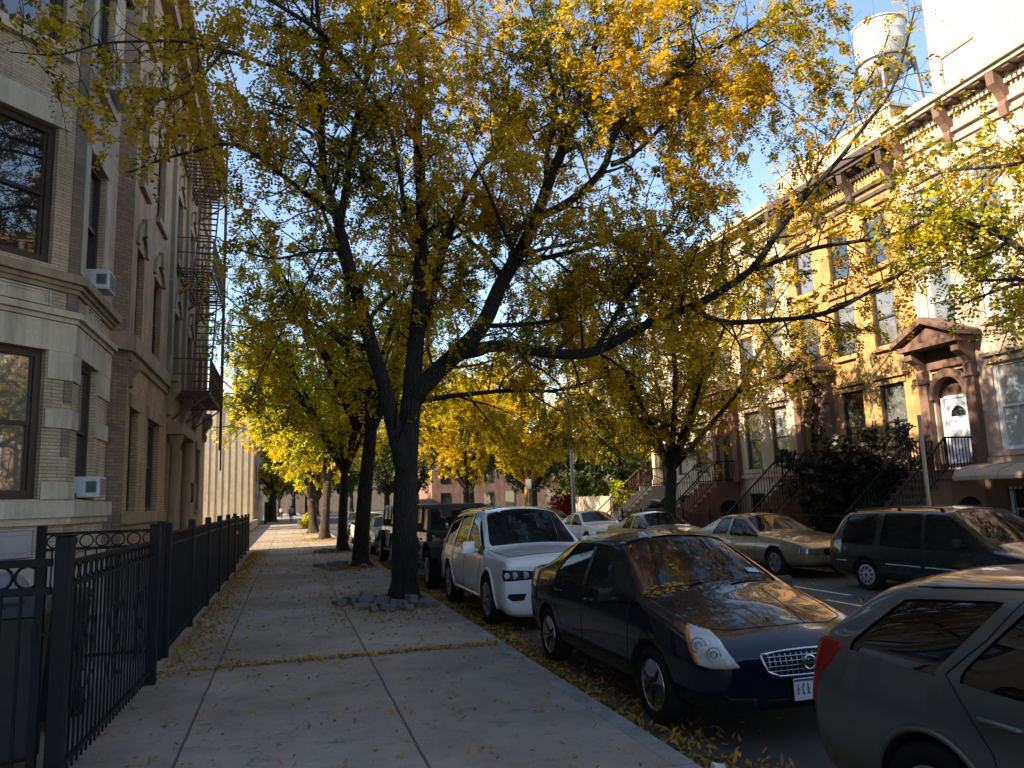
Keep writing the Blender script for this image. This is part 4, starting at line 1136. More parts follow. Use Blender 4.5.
def stoop(label, y_door, m, H=2.14, n=11, x_top=17.35, tread=.24, rail_m=None, wide=1.5, group='stoops with iron railings'):
    """a flight of stone steps from the pavement to a raised door, with its two railings"""
    root = thing('stoop', label, 'front steps', (18.5, y_door, 0), group=group)
    mb = MB(); rz = H / n; h = wide / 2
    xs = x_top - 18.5
    mb.box(xs, -.02, -h, h, 0, H)
    for i in range(n - 1):
        z1 = H - rz * (i + 1); x1 = xs - tread * i; x0 = x1 - tread
        mb.box(x0, x1 - .001, -h, h, 0, z1 - .045)
        mb.box(x0 - .04, x1 - .002, -h - .03, h + .03, z1 - .044, z1)
    mb.box(xs - .04, -.025, -h - .03, h + .03, H + .001, H + .02)
    mb.build('steps', m, root)
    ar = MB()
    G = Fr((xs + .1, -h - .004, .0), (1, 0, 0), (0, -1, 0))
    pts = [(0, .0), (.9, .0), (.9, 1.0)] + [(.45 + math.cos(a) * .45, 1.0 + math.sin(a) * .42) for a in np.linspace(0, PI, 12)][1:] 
    ar.prism(pts, G, -.02, .0); ar.build('arch_shade', MAT['black_iron'], root)  # flat black panel, the shade of the arch put in as colour
    for sd in (-1, 1):
        r = MB(); y = sd * (h - .06)
        xb = xs - tread * (n - 1) - .05
        a = (xb, y, .95); b = (xs, y, H + .9)
        r.bar(a, b, .045); r.bar((xb, y, .15), (xs, y, H + .1), .03)
        r.bar(b, (-.1, y, H + .9), .045); r.bar((xs, y, H + .1), (-.1, y, H + .1), .03)
        k = int((xs - xb) / .115)
        for i in range(k + 1):
            t = i / k; x = xb + (xs - xb) * t; zz = (H - .05) * t
            r.bar((x, y, .12 + zz), (x, y, .95 + zz), .018 if 0 < i < k else .06)
        for i in range(9): x = xs + .12 + i * .115; r.bar((x, y, H + .05), (x, y, H + .9), .018)
        r.build('railing', rail_m or MAT['black_iron'], root)
    return root

def railing_fence(label, x0, y0, x1, y1, h, mat, cat='fence', pitch=.12, group=None, z0=0, rail=(.12, .9)):
    root = thing('iron_fence', label, cat, (x0, y0, z0), group=group)
    L = math.hypot(x1 - x0, y1 - y0); d = ((x1 - x0) / L, (y1 - y0) / L)
    q = lambda t, z: (d[0] * t, d[1] * t, z)
    mb = MB()
    for z in rail: mb.bar(q(0, h * z), q(L, h * z), .03, .035)
    k = int(L / pitch)
    for i in range(1, k): mb.bar(q(i * L / k, .05), q(i * L / k, h), .016)
    mb.build('pickets', mat, root)
    n = max(1, round(L / 2.2))
    for i in range(n + 1):
        p = MB(); p.bar(q(i * L / n, -.02), q(i * L / n, h + .08), .06); p.build('post', mat, root)
    return root

# ---------------- the left side: buff bay-fronted block
def buff_building():
    root = thing('apartment_building', 'buff brick block with a stone banded bay, carved panels and dark window frames', 'building', (-3.2, 12.9, 0))
    a = math.radians(41.4); sn, cs = math.sin(a), math.cos(a)
    FA = Fr((0, 0, 0), (sn, cs, 0), (cs, -sn, 0))        # angled face, u<0 towards the camera
    FB = Fr((0, 0, 0), (0, 1, 0), (1, 0, 0))             # street face of the bay
    FC = Fr((0, 2.45, 0), (-sn, cs, 0), (cs, sn, 0))     # far angled face
    LA = 2.5
    H = 12.7; SH = 3.52
    b = MB()
    opA, opB = [], []
    for f in range(3):
        z = 1.97 + SH * f
        opA.append((-2.0, -.42, z, z + 2.2)); opB.append((.42, 1.55, z, z + 2.2))
    wall_sheet(b, FA, -LA, 0, 0, H, opA, 0); wall_sheet(b, FB, 0, 2.45, 0, H, opB, 0); wall_sheet(b, FC, 0, 1.0, 0, H, [], 0)
    FD = Fr(FA.p(-LA, 0), (0, -1, 0), (1, 0, 0))
    opD = [(1 + 2.6 * i, 2.3 + 2.6 * i, 1.97 + SH * f, 4.17 + SH * f) for f in range(3) for i in range(7)]
    wall_sheet(b, FD, 0, 22, 0, H, opD, 0)
    b.build('wall', MAT['buff_brick'], root)
    bd = MB()
    e = FA.p(-LA, 0); bd.box(-12, e[0] - .3, e[1] - 22, 2.9, 0, H - .05)
    bd.prism([FAxy for FAxy in [(FA.p(-LA + .05, 0, -.26)[0], FA.p(-LA + .05, 0, -.26)[1]), (FA.p(-.12, 0, -.26)[0], FA.p(-.12, 0, -.26)[1]), (-.26, 2.35), (-1.4, 3.4), (-2.2, 3.4)]], Fr((0, 0, 0), (1, 0, 0), (0, 0, 1)), 0, 0) if False else None
    P = [FA.p(-LA + .05, 0, -.26), FA.p(-.1, 0, -.26), (-.26, 2.3, 0), (-1.3, 3.2, 0), (-2.4, 3.2, 0)]
    lo = [(p[0], p[1], .0) for p in P]; hi = [(p[0], p[1], H - .04) for p in P]
    bd.face(lo[::-1]); bd.face(hi)
    for i in range(5): bd.face([lo[i], lo[(i + 1) % 5], hi[(i + 1) % 5], hi[i]])
    bd.build('building_body', MAT['roofing'], root)
    for i, (u0, u1, z0, z1) in enumerate(opA):
        window(root, FA, u0, u1, z0, z1, MAT['frame_dark'], MAT['pane_mid'] if i == 0 else MAT['pane_dark'], w=-.16, fw=.11, mid=z0 + 1.1)
    for i, (u0, u1, z0, z1) in enumerate(opB):
        window(root, FB, u0, u1, z0, z1, MAT['frame_dark'], MAT['pane_dark'], w=-.16, fw=.09, mid=z0 + 1.1)
    for i, (u0, u1, z0, z1) in enumerate(opD):
        window(root, FD, u0, u1, z0, z1, MAT['frame_dark'], MAT['pane_dark'], w=-.16, fw=.09, mid=z0 + 1.1)
    # quoins and stone bands
    q = MB(); q.fbox(FA, -.15, .012, 4.75, H, .0, .018); q.fbox(FB, -.012, .10, 4.75, H, .0, .018); q.fbox(FA, -.12, .010, 2.6, 3.05, .0, .016); q.fbox(FA, -.12, .010, 3.4, 4.1, .0, .016)
    q.build('quoin', MAT['quoin_brick'], root)
    s = MB()
    def band(z0, z1, w, cut=False, cA=None, cB=None):
        A = [(-LA, cA[0]), (cA[1], w * .42)] if cA else [(-LA, w * .42)]
        B = [(-w * .0, cB[0]), (cB[1], 2.45)] if cB else [(-w * .0, 2.45)]
        for u0, u1 in A: s.fbox(FA, u0, u1, z0, z1, -.01, w)
        for u0, u1 in B: s.fbox(FB, u0, u1 + (w * .4 if u1 == 2.45 else 0), z0, z1, -.01, w)
    band(1.70, 1.94, .14); band(1.60, 1.697, .08); band(.0, 1.0, .10); band(1.003, 1.12, .07)
    band(1.97, 2.22, .03, cA=(-2.02, -.40), cB=(.40, 1.57)); band(3.02, 3.30, .03, cA=(-2.02, -.40), cB=(.40, 1.57))
    band(4.17, 4.62, .035); s.fbox(FA, -.40, .0, 3.75, 4.168, .0, .03); s.fbox(FB, .0, .40, 3.75, 4.168, .0, .03); s.fbox(FB, 1.57, 2.45, 3.75, 4.168, .0, .03)
    band(4.63, 4.70, .06); band(4.703, 4.80, .12)
    for f in (1, 2):
        z = 1.97 + SH * f
        s.fbox(FA, -2.2, -.25, z + 2.203, z + 2.6, .0, .035); s.fbox(FB, .3, 1.67, z + 2.203, z + 2.6, .0, .035)
        if f > 1: s.fbox(FA, -2.15, -.3, z - .18, z - .003, .0, .12); s.fbox(FB, .32, 1.65, z - .18, z - .003, .0, .12)
        s.fbox(FB, .12, .40, z, z + 2.2, .0, .02); s.fbox(FB, 1.57, 1.9, z, z + 2.2, .0, .02)
    s.build('stone_band', MAT['limestone'], root)
    l = MB()
    for z0, z1, w in ((5.10, 5.17, .05), (5.173, 5.24, .09), (5.243, 5.38, .16)):
        l.fbox(FA, -LA, w * .42, z0, z1, -.01, w); l.fbox(FB, 0, 2.45 + w * .4, z0, z1, -.012, w)
    l.build('ledge', MAT['limestone_dark'], root)
    # carved panels: upper band and under the lower windows
    for F, u0, u1, z0, z1, m in ((FA, -2.0, -.42, 4.84, 5.08, 'limestone'), (FB, .55, 1.45, 4.84, 5.08, 'limestone'), (FA, -2.0, -.45, 1.16, 1.56, 'pink_panel'), (FB, .5, 1.7, 1.16, 1.56, 'limestone')):
        p = MB(); p.fbox(F, u0, u1, z0, z1, .0, .02)
        po = p.build('carved_panel', MAT[m], root)
        r = MB()
        for (a0, a1, b0, b1) in ((u0, u1, z0, z0 + .025), (u0, u1, z1 - .025, z1), (u0, u0 + .025, z0 + .026, z1 - .026), (u1 - .025, u1, z0 + .026, z1 - .026)):
            r.fbox(F, a0, a1, b0, b1, .021, .045)
        if z0 > 4:
            um, zm = (u0 + u1) / 2, (z0 + z1) / 2
            n_, d_ = F.n, F.d
            for RR in (.085, .05): r.ring(F.p(um, zm, .025), tuple(d_), (0, 0, 1), RR, .012, 18, 5)
            for k in range(4): aa = k * PI / 4; r.fbox(F, um - .07 * abs(math.cos(aa)) - .008, um + .07 * abs(math.cos(aa)) + .008, zm - .07 * abs(math.sin(aa)) - .008, zm + .07 * abs(math.sin(aa)) + .008, .021 , .03 + k * .002)
            for sd in (-1, 1):
                uu = um + sd * .16; ue = u1 - .07 if sd > 0 else u0 + .07
                a0, a1 = sorted((uu, ue)); r.fbox(F, a0, a1, zm + .05, zm + .068, .021, .036)
                r.fbox(F, ue - .009, ue + .009, zm - .07, zm + .049, .021, .036); r.fbox(F, uu - .009, uu + .009, zm - .07, zm + .049, .021, .036)
        else:
            r.fbox(F, u0 + .08, u1 - .08, z0 + .07, z0 + .085, .021, .034); r.fbox(F, u0 + .08, u1 - .08, z1 - .085, z1 - .07, .021, .034)
        r.build('relief', MAT[m], po)
    c = MB()
    for F, u0, u1 in ((FA, -LA, .3), (FB, 0, 2.7), (FC, 0, 1.0), (FD, 0, 22)):
        c.fbox(F, u0, u1, H - .1, H + .25, -.3, .6); c.fbox(F, u0, u1, H - .5, H - .103, -.02, .3); c.fbox(F, u0, u1, H - .9, H - .75, -.02, .12)
    c.build('cornice', MAT['limestone_dark'], root)
    return root

# ---------------- the left side: brown brick block that carries the fire escape
def brown_building():
    root = thing('apartment_building', 'brown brick block with pilasters and arched windows behind the fire escape', 'building', (-3.2, 17.0, 0))
    a = math.radians(41.4); sn, cs = math.sin(a), math.cos(a)
    FA = Fr((0, 0, 0), (sn, cs, 0), (cs, -sn, 0)); FB = Fr((0, 0, 0), (0, 1, 0), (1, 0, 0))
    H = 14.9; SH = 3.55; LB = 15.3
    opB = []
    cols = [(.42, 1.35), (2.6, 4.2), (9.0, 10.4), (12.4, 13.7)]
    for f in range(4):
        for i, (u0, u1) in enumerate(cols):
            z0 = 1.75 + SH * f + (.1 if f else 0); z1 = z0 + (2.15 if f == 0 else 2.05)
            if f == 0 and i == 2: z0 = 1.95
            opB.append((u0 + (.1 if f and i < 2 else 0), u1 - (.35 if f and i == 1 else 0), z0, z1))
        if f == 0: opB.append((6.2, 7.9, .4, 3.5))
        else: opB.append((6.1, 7.3, 1.85 + SH * f, 3.9 + SH * f))
    b = MB(); wall_sheet(b, FB, 0, LB, 0, H, opB, 0, .3); b.build('wall', MAT['tan_brick'], root)
    b = MB(); wall_sheet(b, FA, -1.15, 0, 0, H, [], 0); b.build('side_wall', MAT['dark_brick'], root)
    e = MB(); FE_ = Fr((0, LB, 0), (-1, 0, 0), (0, 1, 0)); wall_sheet(e, FE_, 0, 11, 0, H, [], 0); e.build('end_wall', MAT['red_brick'], root)
    bd = MB(); bd.box(-11, -.32, .4, LB - .02, 0, H - .05); bd.box(-11, -1.3, -1.0, .39, 0, H - .06); bd.build('building_body', MAT['roofing'], root)
    for (u0, u1, z0, z1) in opB:
        if u0 == 6.2 and z0 == .4:
            d = MB(); d.fbox(FB, u0 + .2, u1 - .2, .42, 2.7, -.28, -.22); d.build('door', MAT['brown_door'], root); continue
        window(root, FB, u0, u1, z0, z1, MAT['frame_black'], MAT['pane_dark'], w=-.2, fw=.08, mid=(z0 + z1) / 2)
    s = MB()
    s.fbox(FB, -.02, 5.0, 1.5, 1.72, .0, .12); s.fbox(FB, 0, LB, .0, .9, .0, .06)
    s.fbox(FA, -1.15, .04, 5.02, 5.36, .0, .14); s.fbox(FB, .0, 5.1, 5.02, 5.36, .0, .14); s.fbox(FB, .0, 5.1, 4.85, 5.017, .0, .06)
    for (u0, u1, z0, z1) in opB:
        if z0 > 1: s.fbox(FB, u0 - .1, u1 + .1, z0 - .16, z0 - .003, .0, .1)
        if z0 < 3 and z0 > 1: s.fbox(FB, u0 - .15, u1 + .15, z1 + .003, z1 + .3, .0, .05)
        if z0 > 4:
            um = (u0 + u1) / 2; r0 = (u1 - u0) / 2 + .02
            n_ = 9; A = [(math.cos(t), math.sin(t)) for t in np.linspace(0, PI, n_)]
            for (x0, s0), (x1, s1) in zip(A[:-1], A[1:]):
                s.prism([(um + x0 * r0, z1 + .02 + s0 * .35), (um + x0 * (r0 + .22), z1 + .02 + s0 * .62), (um + x1 * (r0 + .22), z1 + .02 + s1 * .62), (um + x1 * r0, z1 + .02 + s1 * .35)], FB, .0, .07)
            s.fbox(FB, um - .09, um + .09, z1 + .36, z1 + .75, .0, .12)
    for u in (5.3, 8.2, 11.2, 14.6):
        s.fbox(FB, u - .22, u + .22, 5.4, H - .9, .0, .10)
        bracket(s, FB, u, 4.3, 5.2, .34, .34); s.fbox(FB, u - .28, u + .28, 5.203, 5.39, .0, .3)
    bracket(s, FB, .2, 4.3, 4.83, .26, .22); 
    s.build('stone_trim', MAT['limestone_dark'], root)
    for u in (5.75, 8.3):
        c = MB(); p = FB.p(u, 0, .2)
        c.lathe([(.2, .42), (.2, .6), (.15, .66), (.145, 2.2), (.13, 3.5), (.16, 3.56), (.2, 3.7), (.21, 3.8)], (p[0], p[1], 0), 'z', 18); c.fbox(FB, u - .24, u + .24, .0, .42, .001, .42)
        c.build('column', MAT['limestone_dark'], root)
    c = MB(); c.fbox(FB, 5.45, 8.6, 3.81, 4.1, .0, .42); c.build('porch_lintel', MAT['limestone_dark'], root)
    c = MB(); c.fbox(FB, -.2, LB + .3, H - .1, H + .25, -.3, .6); c.fbox(FB, 0, LB, H - .5, H - .103, -.02, .3); c.fbox(FA, -1.15, .3, H - .1, H + .24, -.3, .6); c.build('cornice', MAT['limestone_dark'], root)
    return root

def fire_escape():
    root = thing('fire_escape', 'rusty iron fire escape with slatted platforms and ladders on the brown brick block', 'fire escape', (-3.2, 23.2, 0))
    D, Ln = 1.0, 4.2
    for k, z in enumerate((5.1, 8.72, 12.34)):
        m = MB()
        for i in range(16): y = i * Ln / 15; m.box(.0, D, y - .03, y + .03, z - .02, z + .012)
        for x in (.03, D - .03, .5): m.box(x - .025, x + .025, 0, Ln, z - .09, z - .021)
        m.build('platform', MAT['rust_iron'], root)
        m = MB()
        for zz in (z + .5, z + .95):
            m.bar((.0, .02, zz), (D, .02, zz), .03); m.bar((D, .02, zz), (D, Ln, zz), .03); m.bar((.0, Ln, zz), (D, Ln, zz), .03)
        for i in range(29): y = .02 + i * (Ln - .02) / 28; m.bar((D, y, z), (D, y, z + .95), .016 if i % 7 else .035)
        for i in range(7): x = i * D / 7; m.bar((x, .02, z), (x, .02, z + .95), .016); m.bar((x, Ln, z), (x, Ln, z + .95), .016)
        m.build('railing', MAT['rust_iron'], root)
        for y in (.15, Ln / 2, Ln - .15):
            m = MB(); m.bar((0, y, z - .8), (D * .95, y, z - .09), .045); m.bar((0, y, z - .06), (D * .95, y, z - .06), .04)
            m.tube([(.1, y, z - .7), (.3, y, z - .45), (.34, y, z - .2), (.2, y, z - .12)], .014, 5); m.build('bracket', MAT['rust_iron'], root)
        if k < 2:
            m = MB(); a = np.array((.62, 1.0, z)); b = np.array((.62, 3.0, z + 3.62))
            for dx in (-.26, .26): m.bar(a + (dx, 0, 0), b + (dx, 0, 0), .04, .09)
            for i in range(1, 15): t = i / 15; p = a + (b - a) * t; m.bar(p + (-.26, 0, 0), p + (.26, 0, 0), .12, .02)
            m.build('ladder', MAT['rust_iron'], root)
    m = MB()
    for y in (Ln + .06, Ln + .46): m.bar((D - .05, y, 3.7), (D - .05, y, 14.9), .045)
    for i in range(37): z = 3.85 + i * .3; m.bar((D - .05, Ln + .06, z), (D - .05, Ln + .46, z), .022)
    m.build('drop_ladder', MAT['rust_iron'], root)
    m = MB(); m.bar((D + .02, Ln - .2, 3.0), (D + .02, Ln - .2, 13.0), .05); m.build('standpipe', MAT['rust_iron'], root)
    return root

def ac_unit(label, x, y, z, s=(.24, .5, .34), mat='ac_white'):
    root = thing('air_conditioner', label, 'air conditioner', (x, y, z))
    a, b, c = s
    m = MB(); m.box(-.2, a, -b / 2, b / 2, 0, c); m.build('casing', MAT[mat], root, bevel=.02)
    m = MB()
    for i in range(9): zz = .05 + i * (c - .1) / 8; m.box(a, a + .006, -b / 2 + .05, b / 2 - .05, zz - .012, zz + .008)
    m.build('grille', MAT['ac_fin'], root)
    m = MB()
    for i in range(5): xx = .06 + i * (a - .12) / 4; m.box(xx - .02, xx + .02, -b / 2 - .005, -b / 2, .08, c - .08)
    m.build('side_vent', MAT['ac_fin'], root)
    return root
T1_LIMBS = [
 ([(2.06, 14.23, -0.03), (2.05, 14.22, 0.71), (2.08, 14.22, 1.8), (2.12, 14.21, 2.72), (2.21, 14.2, 3.66)], 0.3, 0.235),
 ([(2.05, 14.1, 2.34), (1.86, 13.98, 3.07), (1.68, 13.87, 3.93), (1.54, 13.75, 4.17), (1.3, 13.63, 5.04), (1.03, 13.52, 5.95), (0.83, 13.4, 6.67)], 0.15, 0.1),
 ([(0.83, 13.4, 6.67), (0.68, 13.23, 7.12), (0.51, 13.07, 7.69), (0.48, 12.9, 8.45), (0.54, 12.73, 9.31), (0.41, 12.57, 10.13), (0.33, 12.4, 11.15)], 0.085, 0.03),
 ([(0.83, 13.4, 6.67), (0.96, 13.36, 7.48), (1.12, 13.32, 8.74), (1.42, 13.28, 9.95), (1.57, 13.24, 11.18), (1.67, 13.2, 12.21)], 0.08, 0.03),
 ([(2.21, 14.2, 3.66), (2.25, 14.16, 4.19), (2.37, 14.11, 5.29), (2.42, 14.07, 6.44), (2.45, 14.02, 7.58), (2.36, 13.98, 9.07), (2.49, 13.93, 10.13), (2.38, 13.89, 10.95), (2.01, 13.84, 11.45), (1.94, 13.8, 12.5)], 0.17, 0.03),
 ([(2.4, 14.2, 5.02), (2.63, 14.34, 5.56), (2.88, 14.49, 6.6), (3.23, 14.63, 7.46), (3.7, 14.77, 8.54), (4.21, 14.91, 9.22), (4.83, 15.06, 9.59), (5.86, 15.2, 10.3)], 0.1, 0.025),
 ([(2.44, 14.2, 6.22), (2.08, 13.8, 7.16), (1.9, 13.4, 8.07), (1.62, 13.0, 8.82), (1.0, 12.6, 9.29), (0.6, 12.2, 9.55)], 0.06, 0.02),
 ([(2.21, 14.2, 3.66), (2.46, 14.09, 3.97), (3.17, 13.98, 4.62), (3.61, 13.88, 5.07), (3.89, 13.77, 5.85), (4.13, 13.66, 6.23), (4.31, 13.55, 6.53), (4.61, 13.45, 7.18), (4.92, 13.34, 8.07), (5.27, 13.23, 8.81), (5.62, 13.12, 10.16), (5.89, 13.02, 10.86), (6.44, 12.91, 11.65), (6.84, 12.8, 12.55)], 0.18, 0.03),
 ([(4.59, 13.4, 7.16), (5.11, 13.2, 7.33), (5.68, 13.0, 7.85), (5.9, 12.8, 8.05), (5.89, 12.6, 8.65), (6.42, 12.4, 9.23), (7.22, 12.2, 9.84), (8.17, 12.0, 10.49), (9.06, 11.8, 11.0), (9.69, 11.6, 11.4)], 0.085, 0.018),
 ([(5.95, 12.8, 8.09), (6.13, 12.52, 8.03), (6.64, 12.24, 8.55), (7.48, 11.96, 9.33), (8.23, 11.68, 9.95), (8.87, 11.4, 10.28)], 0.045, 0.014),
 ([(4.84, 13.4, 7.74), (4.83, 13.48, 8.29), (5.12, 13.56, 9.54), (5.07, 13.64, 10.68), (4.71, 13.72, 12.04), (4.58, 13.8, 12.99)], 0.06, 0.02),
 ([(5.56, 13.0, 10.09), (5.92, 12.53, 10.14), (6.78, 12.07, 10.39), (7.41, 11.6, 10.81)], 0.04, 0.014),
 ([(3.08, 14.2, 4.55), (3.72, 13.94, 4.71), (4.08, 13.68, 4.64), (4.85, 13.42, 4.44), (5.51, 13.16, 4.4), (6.24, 12.91, 4.81), (6.73, 12.65, 5.06), (7.32, 12.39, 5.21), (7.92, 12.13, 5.58), (8.33, 11.87, 5.83), (8.52, 11.61, 6.3), (9.03, 11.35, 7.0), (9.32, 11.09, 7.36), (9.61, 10.84, 7.68), (9.88, 10.58, 8.15), (10.49, 10.32, 8.86), (10.55, 10.06, 9.49), (10.62, 9.8, 10.17)], 0.15, 0.016),
 ([(7.44, 12.6, 5.23), (7.72, 12.35, 4.89), (8.61, 12.1, 4.92), (9.77, 11.85, 5.0), (10.42, 11.6, 5.33), (10.7, 11.35, 5.53), (11.17, 11.1, 5.77), (12.2, 10.85, 6.62), (13.01, 10.6, 7.39)], 0.06, 0.012),
 ([(8.42, 12.0, 5.88), (9.54, 11.67, 6.29), (10.2, 11.33, 6.32), (10.91, 11.0, 6.4), (11.56, 10.67, 6.76), (12.36, 10.33, 7.41), (13.0, 10.0, 8.01)], 0.05, 0.012),
 ([(6.41, 12.9, 4.89), (6.94, 12.82, 5.45), (7.0, 12.75, 6.03), (7.47, 12.68, 6.43), (7.66, 12.6, 6.73)], 0.035, 0.012),
 ([(2.29, 14.2, 3.62), (3.06, 14.66, 3.81), (4.48, 15.12, 4.01), (5.46, 15.58, 4.04), (6.37, 16.04, 4.25), (7.34, 16.5, 4.72)], 0.06, 0.02),
 ([(8.9, 11.2, 6.93), (9.41, 11.3, 7.66), (10.16, 11.4, 8.59), (11.4, 11.5, 10.29), (11.84, 11.6, 11.08)], 0.025, 0.01),
 ([(0.54, 12.6, 8.48), (0.11, 12.05, 8.76), (-0.49, 11.5, 8.57), (-0.96, 10.95, 8.37), (-1.49, 10.4, 8.1), (-1.88, 9.85, 7.67), (-2.2, 9.3, 7.27), (-2.46, 8.75, 6.7), (-2.75, 8.2, 6.39)], 0.034, 0.006),
 ([(0.76, 13.4, 6.91), (0.14, 12.92, 7.13), (-0.35, 12.43, 7.32), (-0.86, 11.95, 7.47), (-1.31, 11.47, 7.02), (-1.71, 10.98, 6.64), (-2.05, 10.5, 6.18)], 0.05, 0.01),
 ([(0.98, 12.4, 9.17), (0.41, 11.47, 9.23), (-0.33, 10.53, 8.98), (-0.92, 9.6, 8.67)], 0.05, 0.012),
 ([(0.94, 13.5, 6.3), (0.32, 13.07, 6.11), (-0.25, 12.63, 5.73), (-0.77, 12.2, 5.76)], 0.04, 0.012),
 ([(-0.91, 10.4, 8.04), (-1.19, 10.13, 7.4), (-1.38, 9.87, 6.87), (-1.58, 9.6, 6.77)], 0.022, 0.008),
 ([(1.11, 13.2, 8.67), (0.61, 12.47, 8.51), (-0.04, 11.73, 7.95), (-0.6, 11.0, 7.73)], 0.035, 0.01),
 ([(3.59, 13.8, 5.05), (4.36, 14.0, 5.14), (5.27, 14.2, 5.32), (6.26, 14.4, 5.84), (7.31, 14.6, 6.16)], 0.05, 0.014),
 ([(4.11, 13.6, 6.21), (4.75, 13.48, 6.37), (5.44, 13.36, 6.53), (6.26, 13.24, 6.83), (7.1, 13.12, 7.14), (7.8, 13.0, 6.94)], 0.06, 0.012),
 ([(5.52, 13.2, 4.41), (5.96, 13.04, 5.11), (6.35, 12.88, 5.83), (6.97, 12.72, 6.72), (7.48, 12.56, 7.52), (7.65, 12.4, 8.08)], 0.055, 0.012),
]
T2_LIMBS = [
 ([(1.99, 22.6, -0.03), (2.05, 22.6, 1.01), (2.17, 22.6, 2.41), (2.32, 22.6, 3.87)], 0.29, 0.22),
 ([(2.32, 22.6, 3.87), (1.93, 22.43, 4.85), (1.63, 22.27, 6.24), (1.62, 22.1, 7.22), (1.55, 21.93, 8.53), (1.09, 21.77, 9.66), (0.65, 21.6, 10.78)], 0.15, 0.05),
 ([(2.32, 22.6, 3.87), (2.86, 22.88, 4.98), (3.28, 23.16, 6.43), (3.98, 23.44, 8.13), (4.72, 23.72, 10.28), (5.85, 24.0, 12.23)], 0.16, 0.05),
 ([(1.63, 22.2, 6.23), (0.81, 21.63, 6.79), (-0.26, 21.07, 6.82), (-1.13, 20.5, 6.33)], 0.07, 0.02),
 ([(2.85, 22.8, 4.97), (4.22, 23.2, 5.82), (5.94, 23.6, 6.09), (7.8, 24.0, 6.88)], 0.08, 0.02),
 ([(3.23, 22.8, 6.36), (3.08, 22.73, 7.91), (2.94, 22.67, 9.79), (3.26, 22.6, 12.08)], 0.08, 0.03),
]
# ---------------------------------------------------------------- trees
def resample(P, step=.25):
    P = np.array(P, float); seg = np.linalg.norm(np.diff(P, axis=0), axis=1); cum = np.concatenate([[0], np.cumsum(seg)])
    n = max(3, int(cum[-1] / step) + 1); t = np.linspace(0, cum[-1], n)
    Q = np.stack([np.interp(t, cum, P[:, i]) for i in range(3)], 1)
    if n > 4:
        for _ in range(2): Q[1:-1] = .25 * Q[:-2] + .5 * Q[1:-1] + .25 * Q[2:]
    return Q

def unit(v): return v / (np.linalg.norm(v) + 1e-9)

def wander(rng, p, d, L, n, bend=.25, lift=0.0):
    """a crooked twig from p along d"""
    P = [p]; d = unit(d)
    for i in range(n):
        d = unit(d + rng.normal(0, bend, 3) + np.array([0, 0, lift])); P.append(P[-1] + d * L / n)
    return np.array(P)

def grow(rng, mb, limbs, side_gap=.34, side_len=(.7, 1.9), twig_gap=.22, twig_len=(.25, .7), start=.25, leaf_gap=.085, min_z=0, lift=.02, droop=-.03, dens=1.0, bare=0.0, clump=1.0, inner=.0, thick=9.0):
    """side shoots and twigs on every limb; returns leaf anchors (point, direction)"""
    A = []
    for lm in limbs:
        P, r0, r1, first = lm[:4]; dn = dens * (lm[4] if len(lm) > 4 else 1.0)
        Q = resample(P)
        n = len(Q); R = np.linspace(r0, r1, n)
        mb.tube(Q, R, 9 if r0 > .12 else 6)
        L = n * .25; s = max(first, 0) * L + rng.uniform(0, side_gap)
        while s < L:
            t = min(s / L, .999); i = int(t * (n - 1)); p = Q[i]; T = unit(Q[min(i + 1, n - 1)] - Q[max(i - 1, 0)])
            q = unit(np.cross(T, rng.normal(0, 1, 3)))
            d = unit(T * rng.uniform(.2, .8) + q + np.array([0, 0, .15]))
            sl = rng.uniform(*side_len) * (1 - .35 * t)
            S_ = wander(rng, p, d, sl, 5, .2, lift)
            rr = min(R[i] * .45, .018 * sl + .004)
            mb.tube(S_, np.linspace(rr, .004, 6), 4, cap=False)
            S2 = resample(S_, .1)
            if R[i] > thick and rng.random() < .5:
                s += side_gap; continue
            m = sl * inner
            while m < sl:
                j = min(int(m / sl * (len(S2) - 1)), len(S2) - 2); tl = rng.uniform(*twig_len)
                Td = unit(S2[j + 1] - S2[j]); d2 = unit(Td * .6 + unit(np.cross(Td, rng.normal(0, 1, 3))))
                W = wander(rng, S2[j], d2, tl, 3, .2, droop)
                if rng.random() < .6: mb.tube(W, [.005, .004, .003, .002], 3, cap=False)
                if rng.random() > bare:
                    k = int(tl / leaf_gap * dn + rng.random())
                    for u in rng.uniform(.1, 1, k):
                        a = min(int(u * 3), 2); A.append((W[a] + (W[a + 1] - W[a]) * (u * 3 - a), W[a + 1] - W[a]))
                m += twig_gap * rng.uniform(.6, 1.4)
            # end tuft
            for _ in range(int(3 * dn + rng.random())): A.append((S_[-1], S_[-1] - S_[-2]))
            s += side_gap * rng.uniform(.6, 1.4)
    if not A: return np.zeros((0, 3)), np.zeros((0, 3))
    a = np.array([x[0] for x in A]); d = np.array([x[1] for x in A])
    # foliage gathers in clumps with gaps between them
    kk = rng.normal(0, 1, (9, 3)); kk = kk / np.linalg.norm(kk, axis=1)[:, None] * rng.uniform(3.0, 8.5, (9, 1)) / clump; ph = rng.uniform(0, 6.28, 9)
    f = np.sin(a @ kk.T + ph).sum(1) / 3
    k = (a[:, 2] > min_z) & (rng.random(len(a)) < np.clip(.72 + .75 * f, .15, 1.0))
    return a[k], d[k]

